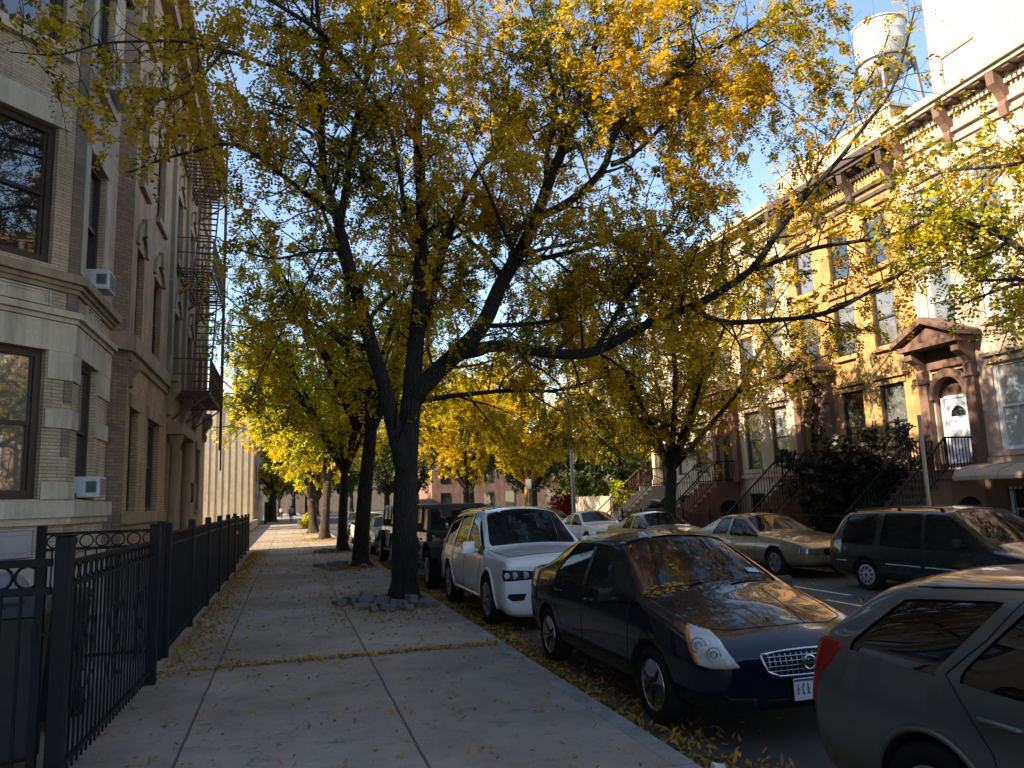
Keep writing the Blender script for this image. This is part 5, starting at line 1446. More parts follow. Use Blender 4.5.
def sprays(rng, a, d, length=.2, K=10, leaf=(.05, .02), droop=.5, jitter=.35):
    """pinnate leaves: K little leaflets on a drooping stalk at every anchor"""
    n = len(a)
    d = d / (np.linalg.norm(d, axis=1)[:, None] + 1e-9)
    t = d * .5 + rng.normal(0, .55, (n, 3)); t[:, 2] -= droop
    t /= np.linalg.norm(t, axis=1)[:, None]
    s = np.cross(t, rng.normal(0, .35, (n, 3)) + np.array([0, 0, 1.])); s /= (np.linalg.norm(s, axis=1)[:, None] + 1e-9)
    nn = np.cross(s, t)
    L = length * rng.uniform(.55, 1.5, n); sz = rng.uniform(.7, 1.4, (n, 1))
    V = np.zeros((n, K, 4, 3))
    for k in range(K):
        sd = 1 if k % 2 else -1
        u = (k // 2 + .6) / (K / 2)
        c = a + t * (L * u)[:, None] + nn * (-.12 * L * u * u)[:, None]
        ax = s * sd + t * .45 + nn * rng.normal(0, jitter, (n, 1)); ax /= np.linalg.norm(ax, axis=1)[:, None]
        b = np.cross(ax, nn + rng.normal(0, jitter, (n, 3))); b /= (np.linalg.norm(b, axis=1)[:, None] + 1e-9)
        l = sz * leaf[0] * rng.uniform(.7, 1.25, (n, 1)); w = sz * leaf[1] * rng.uniform(.8, 1.2, (n, 1))
        V[:, k, 0] = c; V[:, k, 1] = c + ax * l * .5 + b * w; V[:, k, 2] = c + ax * l; V[:, k, 3] = c + ax * l * .5 - b * w
    return V.reshape(-1, 3), np.arange(n * K * 4, dtype=np.int32).reshape(-1, 4)

def flare_trunk(mb, x, y, r, seed, h=.55, n=16):
    """root flare at the foot of a trunk"""
    rnd = np.random.default_rng(seed); ph = rnd.uniform(0, 6.28, 3)
    b = len(mb.v); rows = [(0, 1.9), (.06, 1.55), (.16, 1.28), (.34, 1.1), (h, .98)]
    for z, k in rows:
        for j in range(n):
            a = 2 * PI * j / n
            w = 1 + (k - 1) * .6 * (math.sin(a * 3 + ph[0]) * .7 + math.sin(a * 5 + ph[1]) * .4)
            mb.v.append((x + math.cos(a) * r * k * w ** .8 if w > 0 else x, y + math.sin(a) * r * k * max(w, .2) ** .8, z - .04))
    for i in range(len(rows) - 1):
        for j in range(n):
            mb.f.append([b + i * n + j, b + i * n + (j + 1) % n, b + (i + 1) * n + (j + 1) % n, b + (i + 1) * n + j]); mb.m.append(0); mb.sm.append(True)

def plant_tree(name, label, cat, limbs, leafm, barkm, seed, base, group=None, leafk=None, flare=None, **kw):
    rng = np.random.default_rng(seed)
    root = thing(name, label, cat, base, group=group)
    B = np.array(base, float)
    mb = MB()
    L2 = []
    for l in limbs:
        P = np.array(l[0], float) - B
        L2.append((P, l[1], l[2], l[3] if len(l) > 3 else .12, l[4] if len(l) > 4 else 1.0))
    trunk = L2[0]
    if flare: flare_trunk(mb, trunk[0][0][0], trunk[0][0][1], flare, seed)
    mb.tube(resample(trunk[0]), np.linspace(trunk[1], trunk[2], len(resample(trunk[0]))), 14)
    lk = dict(length=.2, K=10, leaf=(.052, .02)); lk.update(leafk or {})
    a, d = grow(rng, mb, L2[1:], **kw)
    mb.build('trunk', barkm, root, fix=False)
    V, Q = sprays(rng, a, d, **lk)
    np_mesh('crown', V, Q, leafm, root)
    return root

def vase_limbs(rng, x, y, h_fork, H, spread, r, n=6, lean=(0, 0), z0=-.05, bias=(0, 0), fork_first=True):
    """trunk and arching limbs of a street tree"""
    fk = np.array([x + lean[0], y + lean[1], h_fork])
    out = [([(x, y, z0), (x + lean[0] * .3, y + lean[1] * .3, h_fork * .5), tuple(fk)], r, r * .78)]
    for i in range(n):
        a = 2 * PI * (i + rng.uniform(-.3, .3)) / n; s = spread * rng.uniform(.6, 1.1); hz = H * rng.uniform(.72, 1.0)
        e = fk + np.array([math.cos(a) * s + bias[0], math.sin(a) * s + bias[1], hz - h_fork])
        m1 = fk + (e - fk) * .35 + np.array([math.cos(a) * s * .08, math.sin(a) * s * .08, .15 * (hz - h_fork)]); m2 = fk + (e - fk) * .7 + np.array([0, 0, .12 * (hz - h_fork)])
        jit = lambda q: tuple(q + rng.normal(0, .12, 3))
        P = [tuple(fk), jit(m1), jit(m2), tuple(e)]
        out.append((P, r * .5, r * .1, .12))
        # secondary fork: lower and wider
        m = np.array(P[1]); a2 = a + rng.uniform(-.8, .8); e2 = m + np.array([math.cos(a2) * s * .75, math.sin(a2) * s * .75, (hz - m[2]) * rng.uniform(.05, .6)])
        out.append(([tuple(m), jit(m + (e2 - m) * .5 + np.array([0, 0, .25])), tuple(e2)], r * .28, r * .07, .1))
        m = np.array(P[2]); a3 = a + rng.uniform(-1.2, 1.2); e3 = m + np.array([math.cos(a3) * s * .5, math.sin(a3) * s * .5, (H - m[2]) * rng.uniform(-.1, .7)])
        out.append(([tuple(m), jit(m + (e3 - m) * .5), tuple(e3)], r * .2, r * .06, .05))
    return out

def more_limbs(rng, limbs, per_m=.45, length=(1.3, 3.0), skip=(0,), r_max=.05):
    """secondary boughs off the traced limbs"""
    out = []
    for i, l in enumerate(limbs):
        if i in skip: continue
        Q = resample(l[0], .25); L = len(Q) * .25
        for _ in range(int(L * per_m + rng.random())):
            t = rng.uniform(.2, .95); j = int(t * (len(Q) - 1)); T = unit(Q[min(j + 1, len(Q) - 1)] - Q[max(j - 1, 0)])
            q = unit(np.cross(T, rng.normal(0, 1, 3))); d = unit(T * rng.uniform(.3, .9) + q * .9 + np.array([0, 0, .1]))
            P = wander(rng, Q[j], d, rng.uniform(*length), 6, .16, .0)
            r = min((l[1] + (l[2] - l[1]) * t) * .5, r_max)
            out.append((P, r, .008, .12, l[4] if len(l) > 4 else 1.0))
    return out

def shrub(label, x, y, h, w, leafm, seed, cat='shrub', n=9, leafk=None, z0=0, name='shrub', dens=1.4, group=None):
    rng = np.random.default_rng(seed)
    limbs = [([(x, y, z0 - .05), (x, y, z0 + .15), (x, y, z0 + .3)], .05, .05)]
    for i in range(n):
        a = 2 * PI * i / n + rng.uniform(-.3, .3); s = w / 2 * rng.uniform(.35, 1.0); hh = h * rng.uniform(.55, 1.0)
        limbs.append(([(x, y, z0 + .1), (x + math.cos(a) * s * .45, y + math.sin(a) * s * .45, z0 + hh * .5), (x + math.cos(a) * s, y + math.sin(a) * s, z0 + hh)], .03, .008, .1))
    return plant_tree(name, label, cat, limbs, leafm, MAT['bark'], seed, (x, y, z0), leafk=leafk or dict(length=.16, K=6, leaf=(.09, .035), droop=.1), side_gap=.2, side_len=(.3, .8), twig_gap=.14, twig_len=(.15, .35), start=.1, dens=dens, group=group)
# ---------------------------------------------------------------- street floor
MAT['sidewalk'] = pavement_mat('sidewalk concrete', (.36, .30, .24), (-.74, .92), 4.69)
MAT['far_sidewalk'] = pavement_mat('far pavement concrete', (.32, .30, .265), (13.9, 15.2), 1.8)
MAT['kerb'] = stone('kerb stone', (.30, .285, .26), .4)
def asphalt():
    m, nt, N, L, P = _nt('asphalt')
    geo = N.new('ShaderNodeNewGeometry')
    a = noise(nt, .35, 6, .7, vec=geo.outputs['Position']); b = noise(nt, 120, 3, .7, vec=geo.outputs['Position']); s = noise(nt, .6, 5, .7, vec=geo.outputs['Position'], stretch=(3, .15, 1))
    c = ramp(nt, a, [(.3, (.04, .039, .038)), (.7, (.068, .066, .064))])
    c = mixc(nt, 1.0, c, ramp(nt, b, [(.3, (.6,) * 3), (.7, (1.35,) * 3)]), 'MULTIPLY')
    c = mixc(nt, 1.0, c, ramp(nt, s, [(.35, (.75,) * 3), (.6, (1.05,) * 3)]), 'MULTIPLY')
    L.new(c, P.inputs['Base Color']); P.inputs['Roughness'].default_value = .8
    L.new(bumpn(nt, b, .5, .008), P.inputs['Normal'])
    return m
MAT['asphalt'] = asphalt()
MAT['earth'] = M('earth', (.09, .075, .055), .95, .4, .6)
MAT['road_paint'] = M('worn road paint', (.55, .55, .53), .7, .35, 14)

def sheet(name, pts, mat, z, kind='structure'):
    m = MB(); m.face([(x, y, z) for x, y in pts]); o = m.build(name, mat); tag(o, kind=kind); return o

def rect(x0, x1, y0, y1): return [(x0, y0), (x1, y0), (x1, y1), (x0, y1)]

def ground():
    sheet('ground', rect(-600, 600, -300, 900), MAT['earth'], -.17)
    sheet('road', rect(2.7, 12.3, -40, 320), MAT['asphalt'], -.15)
    # near pavement with kerb
    m = MB(); m.box(-3.6, 2.42, -40, 320, -.3, 0); tag(m.build('sidewalk', MAT['sidewalk']), kind='structure')
    m = MB()
    y = -12.0
    while y < 160:
        m.box(2.424, 2.60, y, y + 2.39, -.3, -.002 + random.uniform(-.004, .002)); y += 2.4
    tag(m.build('kerb', MAT['kerb'], bevel=.012), kind='structure')
    m = MB(); m.box(12.58, 19.2, -40, 320, -.3, 0); tag(m.build('far_sidewalk', MAT['far_sidewalk']), kind='structure')
    m = MB()
    y = -12.0
    while y < 160:
        m.box(12.4, 12.576, y, y + 2.39, -.3, -.002 + random.uniform(-.004, .002)); y += 2.4
    tag(m.build('far_kerb', MAT['kerb'], bevel=.012), kind='structure')
    for ya, yb in ((11.75, 13.4), (16, 19), (22, 25), (28, 31)): sheet('road_marking', rect(9.60, 9.71, ya, yb), MAT['road_paint'], -.146)
    for ya, yb in ((9.2, 11.5), (14, 17), (20, 23), (26, 29)): sheet('road_marking', rect(8.88, 8.98, ya, yb), MAT['road_paint'], -.146)
    for x, y, l in ((1.95, 14.2, 1.9), (1.9, 22.6, 1.9), (1.95, 30.3, 1.9), (1.8, 41.7, 2.4), (1.6, 51.3, 2.4)):
        sheet('soil', rect(1.2, 2.40, y - l / 2, y + l / 2), MAT['soil'], .004)
    for y in (8.0, 25, 42): sheet('soil', rect(12.62, 13.7, y - .9, y + .9), MAT['soil'], .004)

def litter(name, label, pts_fn, n, z, mat, size=(.022, .045), seed=1):
    rng = np.random.default_rng(seed)
    P = pts_fn(rng, n); n = len(P)
    a = rng.uniform(0, 2 * PI, n); t = np.stack([np.cos(a), np.sin(a), rng.normal(0, .5, n)], 1); b = np.stack([-np.sin(a), np.cos(a), rng.normal(0, .5, n)], 1)
    l = rng.uniform(*size, (n, 1)); w = l * rng.uniform(.3, .5, (n, 1))
    c = np.concatenate([P, (z + rng.uniform(.008, .03, n))[:, None]], 1)
    V = np.stack([c - t * l, c - b * w, c + t * l, c + b * w], 1).reshape(-1, 3)
    o = np_mesh(name, V, np.arange(n * 4, dtype=np.int32).reshape(-1, 4), mat)
    return tag(o, label, 'leaves', kind='stuff')

# ---------------------------------------------------------------- iron fences on the left
def near_fence():
    g = 'black iron fence sections along the left pavement'
    # tall scrolled panel between two thick posts
    x0, y0, x1, y1 = -1.40, 5.72, -1.33, 8.85
    root = thing('iron_fence', 'tall black iron fence panel with a row of rings and scrolls, nearest on the left', 'fence', (x0, y0, 0), group=g)
    L = math.hypot(x1 - x0, y1 - y0); d = np.array([(x1 - x0) / L, (y1 - y0) / L, 0])
    q = lambda t, z: tuple(d * t + np.array([0, 0, z]))
    for t in (0, L):
        p = MB(); c = q(t, 0); p.box(c[0] - .05, c[0] + .05, c[1] - .05, c[1] + .05, -.02, 1.6); p.box(c[0] - .056, c[0] + .056, c[1] - .056, c[1] + .056, 1.6, 1.615)
        p.build('post', MAT['black_iron'], root, bevel=.012)
    m = MB()
    for z in (1.43, 1.28, .14): m.bar(q(.05, z), q(L - .05, z), .035, .03)
    m.build('rail', MAT['black_iron'], root)
    m = MB(); k = int((L - .1) / .115)
    for i in range(1, k): t = .05 + i * (L - .1) / k; m.bar(q(t, .06), q(t, 1.28), .016)
    m.build('pickets', MAT['black_iron'], root)
    m = MB(); k = int((L - .1) / .15)
    for i in range(k): t = .05 + (i + .5) * (L - .1) / k; m.ring(q(t, 1.355), tuple(d), (0, 0, 1), .058, .009, 18, 5)
    m.build('rings', MAT['black_iron'], root)
    for i in range(3):
        m = MB()
        tc = .6 + i * .95
        for sd in (-1, 1):
            for up in (-1, 1):
                pts = []
                for s in np.linspace(0, 1, 22):
                    a = s * 2.1 * PI; r = .15 * (1 - s * .75)
                    pts.append(q(tc + sd * (.16 - r * math.cos(a)), .70 + up * (.17 + r * math.sin(a) * 1.1)))
                m.tube(pts, .008, 5)
        m.ring(q(tc, .70), tuple(d), (0, 0, 1), .055, .008, 16, 5)
        m.build('scroll', MAT['black_iron'], root)
    # gate at the near end, running back to the house
    gt = thing('iron_gate', 'black iron gate with ring ornament across the walk to the buff house', 'gate', (-1.47, 5.72, 0))
    m = MB(); W = 1.5
    for z in (1.44, 1.26, .12): m.bar((0, 0, z), (-W, -.05, z), .05, .05)
    for x in (-.06, -W): m.bar((x, 0, .05), (x, -.0, 1.44), .05)
    m.build('gate_frame', MAT['black_iron'], gt)
    m = MB()
    for i in range(9): x = -.14 - i * .155; m.ring((x, 0, 1.35), (1, 0, 0), (0, 0, 1), .07, .01, 20, 5)
    m.build('rings', MAT['black_iron'], gt)
    m = MB()
    for i in range(1, 13): x = -.06 - i * (W - .06) / 13; m.bar((x, 0, .08), (x, 0, 1.26), .018)
    m.build('pickets', MAT['black_iron'], gt)
    m = MB(); m.box(-.08, .02, -.03, .03, .98, 1.0); m.box(-.09, -.06, -.035, .035, .94, 1.05); m.build('latch', MAT['black_iron'], gt)
    # gap with a step back, then the long plain run
    r2 = thing('iron_fence', 'long dense black iron fence running away beyond the gateway gap', 'fence', (-1.42, 10.35, 0), group=g)
    L2 = 12.5
    for i in range(6):
        y = i * L2 / 5
        p = MB(); p.box(-.05, .05, y - .05, y + .05, -.02, 1.6); p.build('post', MAT['black_iron'], r2, bevel=.012)
    m = MB()
    for z in (1.47, 1.33, .12): m.bar((0, .05, z), (0, L2 - .05, z), .035, .03)
    m.build('rail', MAT['black_iron'], r2)
    m = MB(); k = int(L2 / .1)
    for i in range(1, k): y = i * L2 / k; m.bar((0, y, .05), (0, y, 1.47), .022)
    m.build('pickets', MAT['black_iron'], r2)
    # short return beside the gap
    r3 = thing('iron_fence', 'short black iron return fence with scrolled top behind the gateway gap', 'fence', (-2.75, 10.2, 0), group=g)
    for x in (0, 1.28):
        p = MB(); p.box(x - .045, x + .045, -.045, .045, -.02, 1.62); p.build('post', MAT['black_iron'], r3, bevel=.01)
    m = MB()
    for z in (1.52, 1.34, .12): m.bar((.05, 0, z), (1.24, 0, z), .035)
    m.build('rail', MAT['black_iron'], r3)
    m = MB()
    for i in range(1, 11): x = i * 1.28 / 11; m.bar((x, 0, .05), (x, 0, 1.34), .016)
    for i in range(7): m.ring((.13 + i * .17, 0, 1.43), (1, 0, 0), (0, 0, 1), .07, .009, 18, 5)
    m.build('pickets', MAT['black_iron'], r3)
    r4 = thing('iron_fence', 'far iron fence section past the low stone pier', 'fence', (-1.55, 24.2, 0), group=g)
    for i in range(5):
        y = i * 2.3; p = MB(); p.box(-.045, .045, y - .045, y + .045, -.02, 1.5); p.build('post', MAT['black_iron'], r4)
    m = MB()
    for z in (1.4, 1.25, .12): m.bar((0, 0, z), (0, 9.2, z), .035)
    for i in range(1, 84): y = i * 9.2 / 84; m.bar((0, y, .05), (0, y, 1.4), .018)
    m.build('pickets', MAT['black_iron'], r4)
    pr = thing('stone_pier', 'low brown stone pier between two fence sections', 'pier', (-1.5, 23.5, 0))
    m = MB(); m.box(-.35, .08, -.35, .35, -.02, 1.0); m.build('shaft', MAT['brown_stone'], pr, bevel=.02); m = MB(); m.box(-.4, .12, -.4, .4, 1.0, 1.1); m.build('cap', MAT['limestone_dark'], pr, bevel=.02)

def wheelie_bin(label, x, y, m, rz=0, group=None, h=1.0):
    root = thing('rubbish_bin', label, 'bin', (x, y, 0), rz, group)
    b = MB(); b.hexa([(-.22, -.26, .08), (.22, -.26, .08), (.22, .26, .08), (-.22, .26, .08), (-.28, -.32, h), (.28, -.32, h), (.28, .32, h), (-.28, .32, h)]); b.build('bin_body', m, root, bevel=.03)
    b = MB(); b.hexa([(-.3, -.34, h), (.3, -.34, h), (.3, .36, h), (-.3, .36, h), (-.26, -.28, h + .08), (.26, -.28, h + .06), (.26, .32, h + .09), (-.26, .32, h + .09)]); b.bar((-.24, .38, h - .02), (.24, .38, h - .02), .03); b.build('lid', m, root, bevel=.02)
    for s in (-1, 1):
        w = MB(); w.lathe([(.1, -.03), (.1, .03)], (0, 0, 0), 'y', 16); o = w.build('bin_wheel', MAT['rubber'], root); o.rotation_euler = (0, 0, PI / 2); o.location = (s * .22, .24, .1)
    return root

def paver_ring(cx, cy, r0, r1, n, label, group, seed, skip=None):
    rnd = random.Random(seed)
    protos = []
    for k in range(3):
        m = MB(); m.box(-.12 - .02 * k, .12 + .02 * k, -.07, .07, 0, .10 + .015 * k); o = m.build('paving_block', MAT['block'], bevel=.018); protos.append(o)
    first = {0, 1, 2}
    for i in range(n):
        a = rnd.uniform(PI * .55, PI * 1.75) if skip is None else rnd.uniform(*skip); r = rnd.uniform(r0, r1)
        k = i % 3
        if k in first: o = protos[k]; first.discard(k)
        else: o = protos[k].copy(); COL.objects.link(o)
        o.location = (cx + math.cos(a) * r, cy + math.sin(a) * r * 1.25, rnd.choice((-.02, 0, .03, .07)) if r < (r0 + r1) / 2 else rnd.uniform(-.03, .02))
        o.rotation_euler = (rnd.uniform(-.25, .25), rnd.uniform(-.25, .25), rnd.uniform(0, 3.14)); s = rnd.uniform(.75, 1.15); o.scale = (s, s, s)
        tag(o, label, 'paving block', group)

# ---------------------------------------------------------------- people
def person(label, x, y, rz, top, legs, skin_c, hair_c, stride=.18, group=None, bag=None, h=1.72):
    root = thing('person', label, 'person', (x, y, 0), rz, group)
    k = h / 1.72
    def skin(name, verts, edges, radii, m, par, lv=2):
        me = bpy.data.meshes.new(name); me.from_pydata([tuple(np.array(v) * k) for v in verts], edges, [])
        o = bpy.data.objects.new(name, me); COL.objects.link(o); o.parent = par
        md = o.modifiers.new('skin', 'SKIN'); md.use_smooth_shade = True
        sv = me.skin_vertices[0].data if me.skin_vertices else None
        if sv is None:
            bm = bmesh.new(); bm.from_mesh(me); bm.verts.layers.skin.verify(); bm.to_mesh(me); bm.free(); sv = me.skin_vertices[0].data
        for i, r in enumerate(radii):
            sv[i].radius = (r * k, r * k) if np.isscalar(r) else (r[0] * k, r[1] * k)
        sv[0].use_root = True
        s2 = o.modifiers.new('sub', 'SUBSURF'); s2.levels = lv; s2.render_levels = lv
        me.materials.append(m); return o
    s = stride
    V = [(0, 0, .93), (0, 0, 1.12), (0, 0, 1.36), (0, 0, 1.47), (0, .01, 1.55), (0, .02, 1.66),
         (.19, 0, 1.40), (.23, -.04, 1.13), (.23, .08, .90), (-.19, 0, 1.40), (-.23, .06, 1.13), (-.22, .02, .90),
         (.09, 0, .88), (.10, s * .6, .50), (.10, s, .08), (.10, s + .14, .03), (-.09, 0, .88), (-.10, -s * .3, .50), (-.10, -s, .10), (-.10, -s + .13, .04)]
    E_ = [(0, 1), (1, 2), (2, 3), (3, 4), (4, 5), (2, 6), (6, 7), (7, 8), (2, 9), (9, 10), (10, 11), (0, 12), (12, 13), (13, 14), (14, 15), (0, 16), (16, 17), (17, 18), (18, 19)]
    R = [.13, .125, .14, .055, .075, .085, .055, .042, .035, .055, .042, .035, .085, .06, .042, .04, .085, .06, .042, .04]
    body = skin('body', V, E_, R, M('skin', skin_c, .6), root)
    J = [(0, 0, .90), (0, 0, 1.12), (0, 0, 1.37), (.19, 0, 1.41), (.235, -.04, 1.13), (.232, .06, .94), (-.19, 0, 1.41), (-.235, .06, 1.13), (-.222, .03, .94)]
    skin('jacket', J, [(0, 1), (1, 2), (2, 3), (3, 4), (4, 5), (2, 6), (6, 7), (7, 8)], [.155, .15, .165, .075, .06, .052, .075, .06, .052], M('jacket', top, .8), body)
    T = [(0, 0, .93), (.09, 0, .86), (.10, s * .6, .50), (.10, s, .11), (-.09, 0, .86), (-.10, -s * .3, .50), (-.10, -s, .13)]
    skin('trousers', T, [(0, 1), (1, 2), (2, 3), (0, 4), (4, 5), (5, 6)], [.14, .105, .078, .062, .105, .078, .062], M('trousers', legs, .8), body)
    hb = MB(); hb.lathe([(.001, 1.775), (.06, 1.76), (.098, 1.70), (.102, 1.64), (.09, 1.585), (.05, 1.56)], (0, .035, 0), 'z', 14); ho = hb.build('hair', M('hair', hair_c, .7), body); ho.scale = (k, k, k)
    if bag:
        b = MB(); b.box(-.14, .14, .16, .32, 1.0, 1.38); b.build('backpack', M('backpack', bag, .8), root, bevel=.05)
    return root

# ---------------------------------------------------------------- roof things
def water_tower():
    root = thing('water_tower', 'pale steel roof water tank with round bottom on braced legs', 'water tower', (30.0, 30.1, 13.0))
    R = 1.28; z0, z1 = 10.9, 12.9
    m = MB()
    m.lathe([(R, z0), (R, z0 + .8), (R + .012, z0 + .82), (R, z0 + .84), (R, z0 + 1.4), (R + .012, z0 + 1.42), (R, z0 + 1.44), (R, z1)], (0, 0, 0), 'z', 40)
    m.lathe([(.001, z0 - 1.15)] + [(R * math.cos(a), z0 - 1.15 * math.sin(a)) for a in np.linspace(PI / 2, 0, 10)][1:], (0, 0, 0), 'z', 40)
    m.build('tank', MAT['tank'], root)
    m = MB(); m.lathe([(R + .06, z1), (R + .07, z1 + .07), (R, z1 + .1), (R * .5, z1 + .32), (.12, z1 + .45), (.12, z1 + .65), (.001, z1 + .68)], (0, 0, 0), 'z', 40); m.build('tank_roof', MAT['tank'], root)
    m = MB(); m.lathe([(R + .005, z0 - .16), (R + .10, z0 - .16), (R + .10, z0 + .02), (R + .005, z0 + .02)], (0, 0, 0), 'z', 40); m.build('tank_band', MAT['steel'], root)
    for sx in (-1, 1):
        for sy in (-1, 1):
            m = MB(); m.bar((sx * 1.0, sy * 1.0, z0 - .1), (sx * 1.7, sy * 1.7, 0), .16); m.build('leg', MAT['steel'], root)
    m = MB(); P = lambda sx, sy, z: (sx * (1.0 + .7 * (1 - z / z0)), sy * (1.0 + .7 * (1 - z / z0)), z)
    for za, zb in ((.5, 4.2), (4.2, 7.8), (7.8, 11.0)):
        for a, b in (((-1, -1), (1, -1)), ((1, -1), (1, 1)), ((1, 1), (-1, 1)), ((-1, 1), (-1, -1))):
            m.bar(P(*a, zb if zb < 11 else 10.4), P(*b, zb if zb < 11 else 10.4), .09); m.bar(P(*a, za), P(*b, zb), .035); m.bar(P(*a, zb), P(*b, za), .035)
    m.build('bracing', MAT['steel'], root)
    m = MB(); m.bar((0, 0, 0), (0, 0, z0 - 1.1), .14); m.build('riser_pipe', MAT['steel'], root)
    return root
# ---------------------------------------------------------------- assembly
MAT['litter'] = leafmat('fallen leaf', [(.2, (.30, .17, .02)), (.5, (.42, .25, .03)), (.8, (.25, .13, .03))], .15, 2.0)
MAT['litter_far'] = MAT['litter']
LF_MAIN = leafmat('locust leaf olive gold', [(.26, (.08, .11, .016)), (.36, (.22, .21, .016)), (.44, (.54, .37, .016)), (.72, (.64, .40, .02))], .66, .6)
LF_LIME = leafmat('locust leaf yellow green', [(.25, (.26, .34, .015)), (.42, (.46, .48, .02)), (.56, (.70, .58, .02)), (.8, (.68, .44, .025))], .66, .5)
LF_GOLD = leafmat('locust leaf gold', [(.25, (.50, .44, .018)), (.5, (.72, .55, .02)), (.8, (.72, .48, .02))], .66, .4)
LF_GREEN = leafmat('dark green leaf', [(.3, (.03, .055, .015)), (.55, (.06, .10, .02)), (.8, (.14, .14, .02))], .4, .4)
LF_RIGHT = leafmat('locust leaf green gold', [(.28, (.12, .16, .012)), (.42, (.30, .30, .015)), (.52, (.58, .43, .018)), (.8, (.64, .40, .02))], .62, .6)
LF_EDGE = leafmat('locust leaf fresh green', [(.3, (.09, .14, .012)), (.48, (.24, .29, .015)), (.60, (.52, .45, .02)), (.85, (.60, .42, .02))], .6, .6)
LF_PLUM = leafmat('dark plum leaf', [(.3, (.018, .022, .016)), (.6, (.03, .03, .022)), (.85, (.07, .045, .03))], .25, .8)
LF_RED = leafmat('red leaf', [(.3, (.16, .012, .015)), (.7, (.26, .02, .02))], .4, 1)

ground()

# --- the left side
buff_building()
brown_building()
fire_escape()
ac_unit('white window air conditioner at the lowest bay window of the buff block', -3.2, 14.15, 2.0)
ac_unit('white window air conditioner on the dark ledge of the buff block', -3.2, 14.15, 5.5)
ac_unit('largest white air conditioner, high up under the leaves on the buff block', -3.2, 14.15, 9.05, (.34, .8, .55))
ac_unit('black air conditioner at a street level window of the brown block', -3.2, 26.75, 1.97, (.3, .8, .62), 'bin')
near_fence()
wheelie_bin('dark wheeled bin behind the black iron gate', -1.95, 6.45, MAT['bin'], .2, 'bins behind the left fence', 1.05)
wheelie_bin('dark wheeled bin behind the tall scrolled fence panel', -2.0, 7.6, MAT['bin'], -.1, 'bins behind the left fence', 1.0)
wheelie_bin('dark wheeled bin deepest in the corner by the buff house', -2.75, 6.9, MAT['bin'], .5, 'bins behind the left fence', 1.1)
def lumpy(name, r, seed, m):
    bm = bmesh.new(); bmesh.ops.create_icosphere(bm, subdivisions=3, radius=r); rn = np.random.default_rng(seed); k = rn.normal(0, 1, (6, 3)); ph = rn.uniform(0, 6, 6)
    for v in bm.verts:
        d = sum(math.sin(float(np.dot(k[i] * 5 / r * .3, v.co)) + ph[i]) for i in range(6)) * .05
        v.co *= 1 + d; v.co.z = max(v.co.z, -r * .6) * .75
    me = bpy.data.meshes.new(name); bm.to_mesh(me); bm.free(); me.materials.append(m); me.polygons.foreach_set('use_smooth', [True] * len(me.polygons))
    o = bpy.data.objects.new(name, me); COL.objects.link(o); return o
bo = lumpy('rubbish_bag', .19, 3, MAT['bag']); bo.location = (-2.02, 6.5, 1.2); tag(bo, 'pale grey plastic bag on top of the bin behind the gate', 'bag')
# shaded building past the open lot, its pale clad flank facing us
fb = thing('far_building', 'distant building with a pale clad side wall facing the open lot', 'building', (-3.3, 79, 0))
F1 = Fr((-14, 0, 0), (1, 0, 0), (0, -1, 0)); F2 = Fr((0, 0, 0), (0, 1, 0), (1, 0, 0))
m = MB(); m.box(-14, 0, 0, 32, 0, 12.5); m.build('wall', MAT['clad'], fb)
m = MB()
for i in range(24): m.fbox(F1, .3 + i * .6, .34 + i * .6, 0, 12.4, .003, .03)
m.fbox(F1, 0, 14, 12.4, 12.7, -.2, .15); m.build('cladding_joint', MAT['clad_gap'], fb)
for i in range(6):
    for f in range(4): m = MB(); m.fbox(F2, 2 + i * 5, 3.4 + i * 5, 1.4 + f * 3, 3.2 + f * 3, -.05, .03); m.build('window', MAT['pane_dark'], fb)
railing_fence('dark blue black fence beside the far shaded pavement', -2.2, 79.5, -2.2, 110, 2.2, MAT['black_iron'], pitch=.2)
wl = thing('boundary_wall', 'low pale wall along the open lot beyond the fences', 'wall', (-2.9, 34.0, 0))
m = MB(); m.box(-.12, .12, 0, 44.5, -.05, .55); m.build('wall', MAT['limestone'], wl); m = MB(); m.box(-.16, .16, -.02, 44.52, .551, .63); m.build('coping', MAT['limestone_dark'], wl)

# --- the right side
PN = [MAT['pane_dark'], MAT['pane_mid'], MAT['pane_pale'], MAT['pane_mid']]
row_house('brick row house nearer than the pink one, mostly outside the frame on the right', 6.5, 12.497, MAT['tan_brick'], MAT['brown_stone'], (MAT['dark_trim'], MAT['dark_trim']), MAT['frame_white'], 13.0, PN, MAT['brown_door'], 3, MAT['brown_stone'])
row_house('red brick row house beyond the frame on the right', .5, 6.497, MAT['red_brick'], MAT['brown_stone'], (MAT['dark_trim'], MAT['dark_trim']), MAT['frame_white'], 13.0, PN, MAT['brown_door'], 4, MAT['brown_stone'])
row_house('pink beige row house with a white door under a pedimented hood', 12.5, 18.447, MAT['pink_stone'], MAT['pink_stone'], (MAT['cream_stone'], MAT['brown_stone']), MAT['frame_white'], 13.05, [MAT['pane_mid'], MAT['pane_pale']], MAT['white_door'], 5, MAT['brown_stone'], MAT['brown_stone'])
row_house('ochre row house with a black-brown cornice and dark window frames', 18.45, 24.397, MAT['ochre_stone'], MAT['ochre_stone'], (MAT['dark_trim'], MAT['dark_trim']), MAT['frame_black'], 12.75, [MAT['pane_dark'], MAT['pane_mid'], MAT['pane_mid']], MAT['brown_door'], 6, MAT['brown_stone'], MAT['brown_stone'])
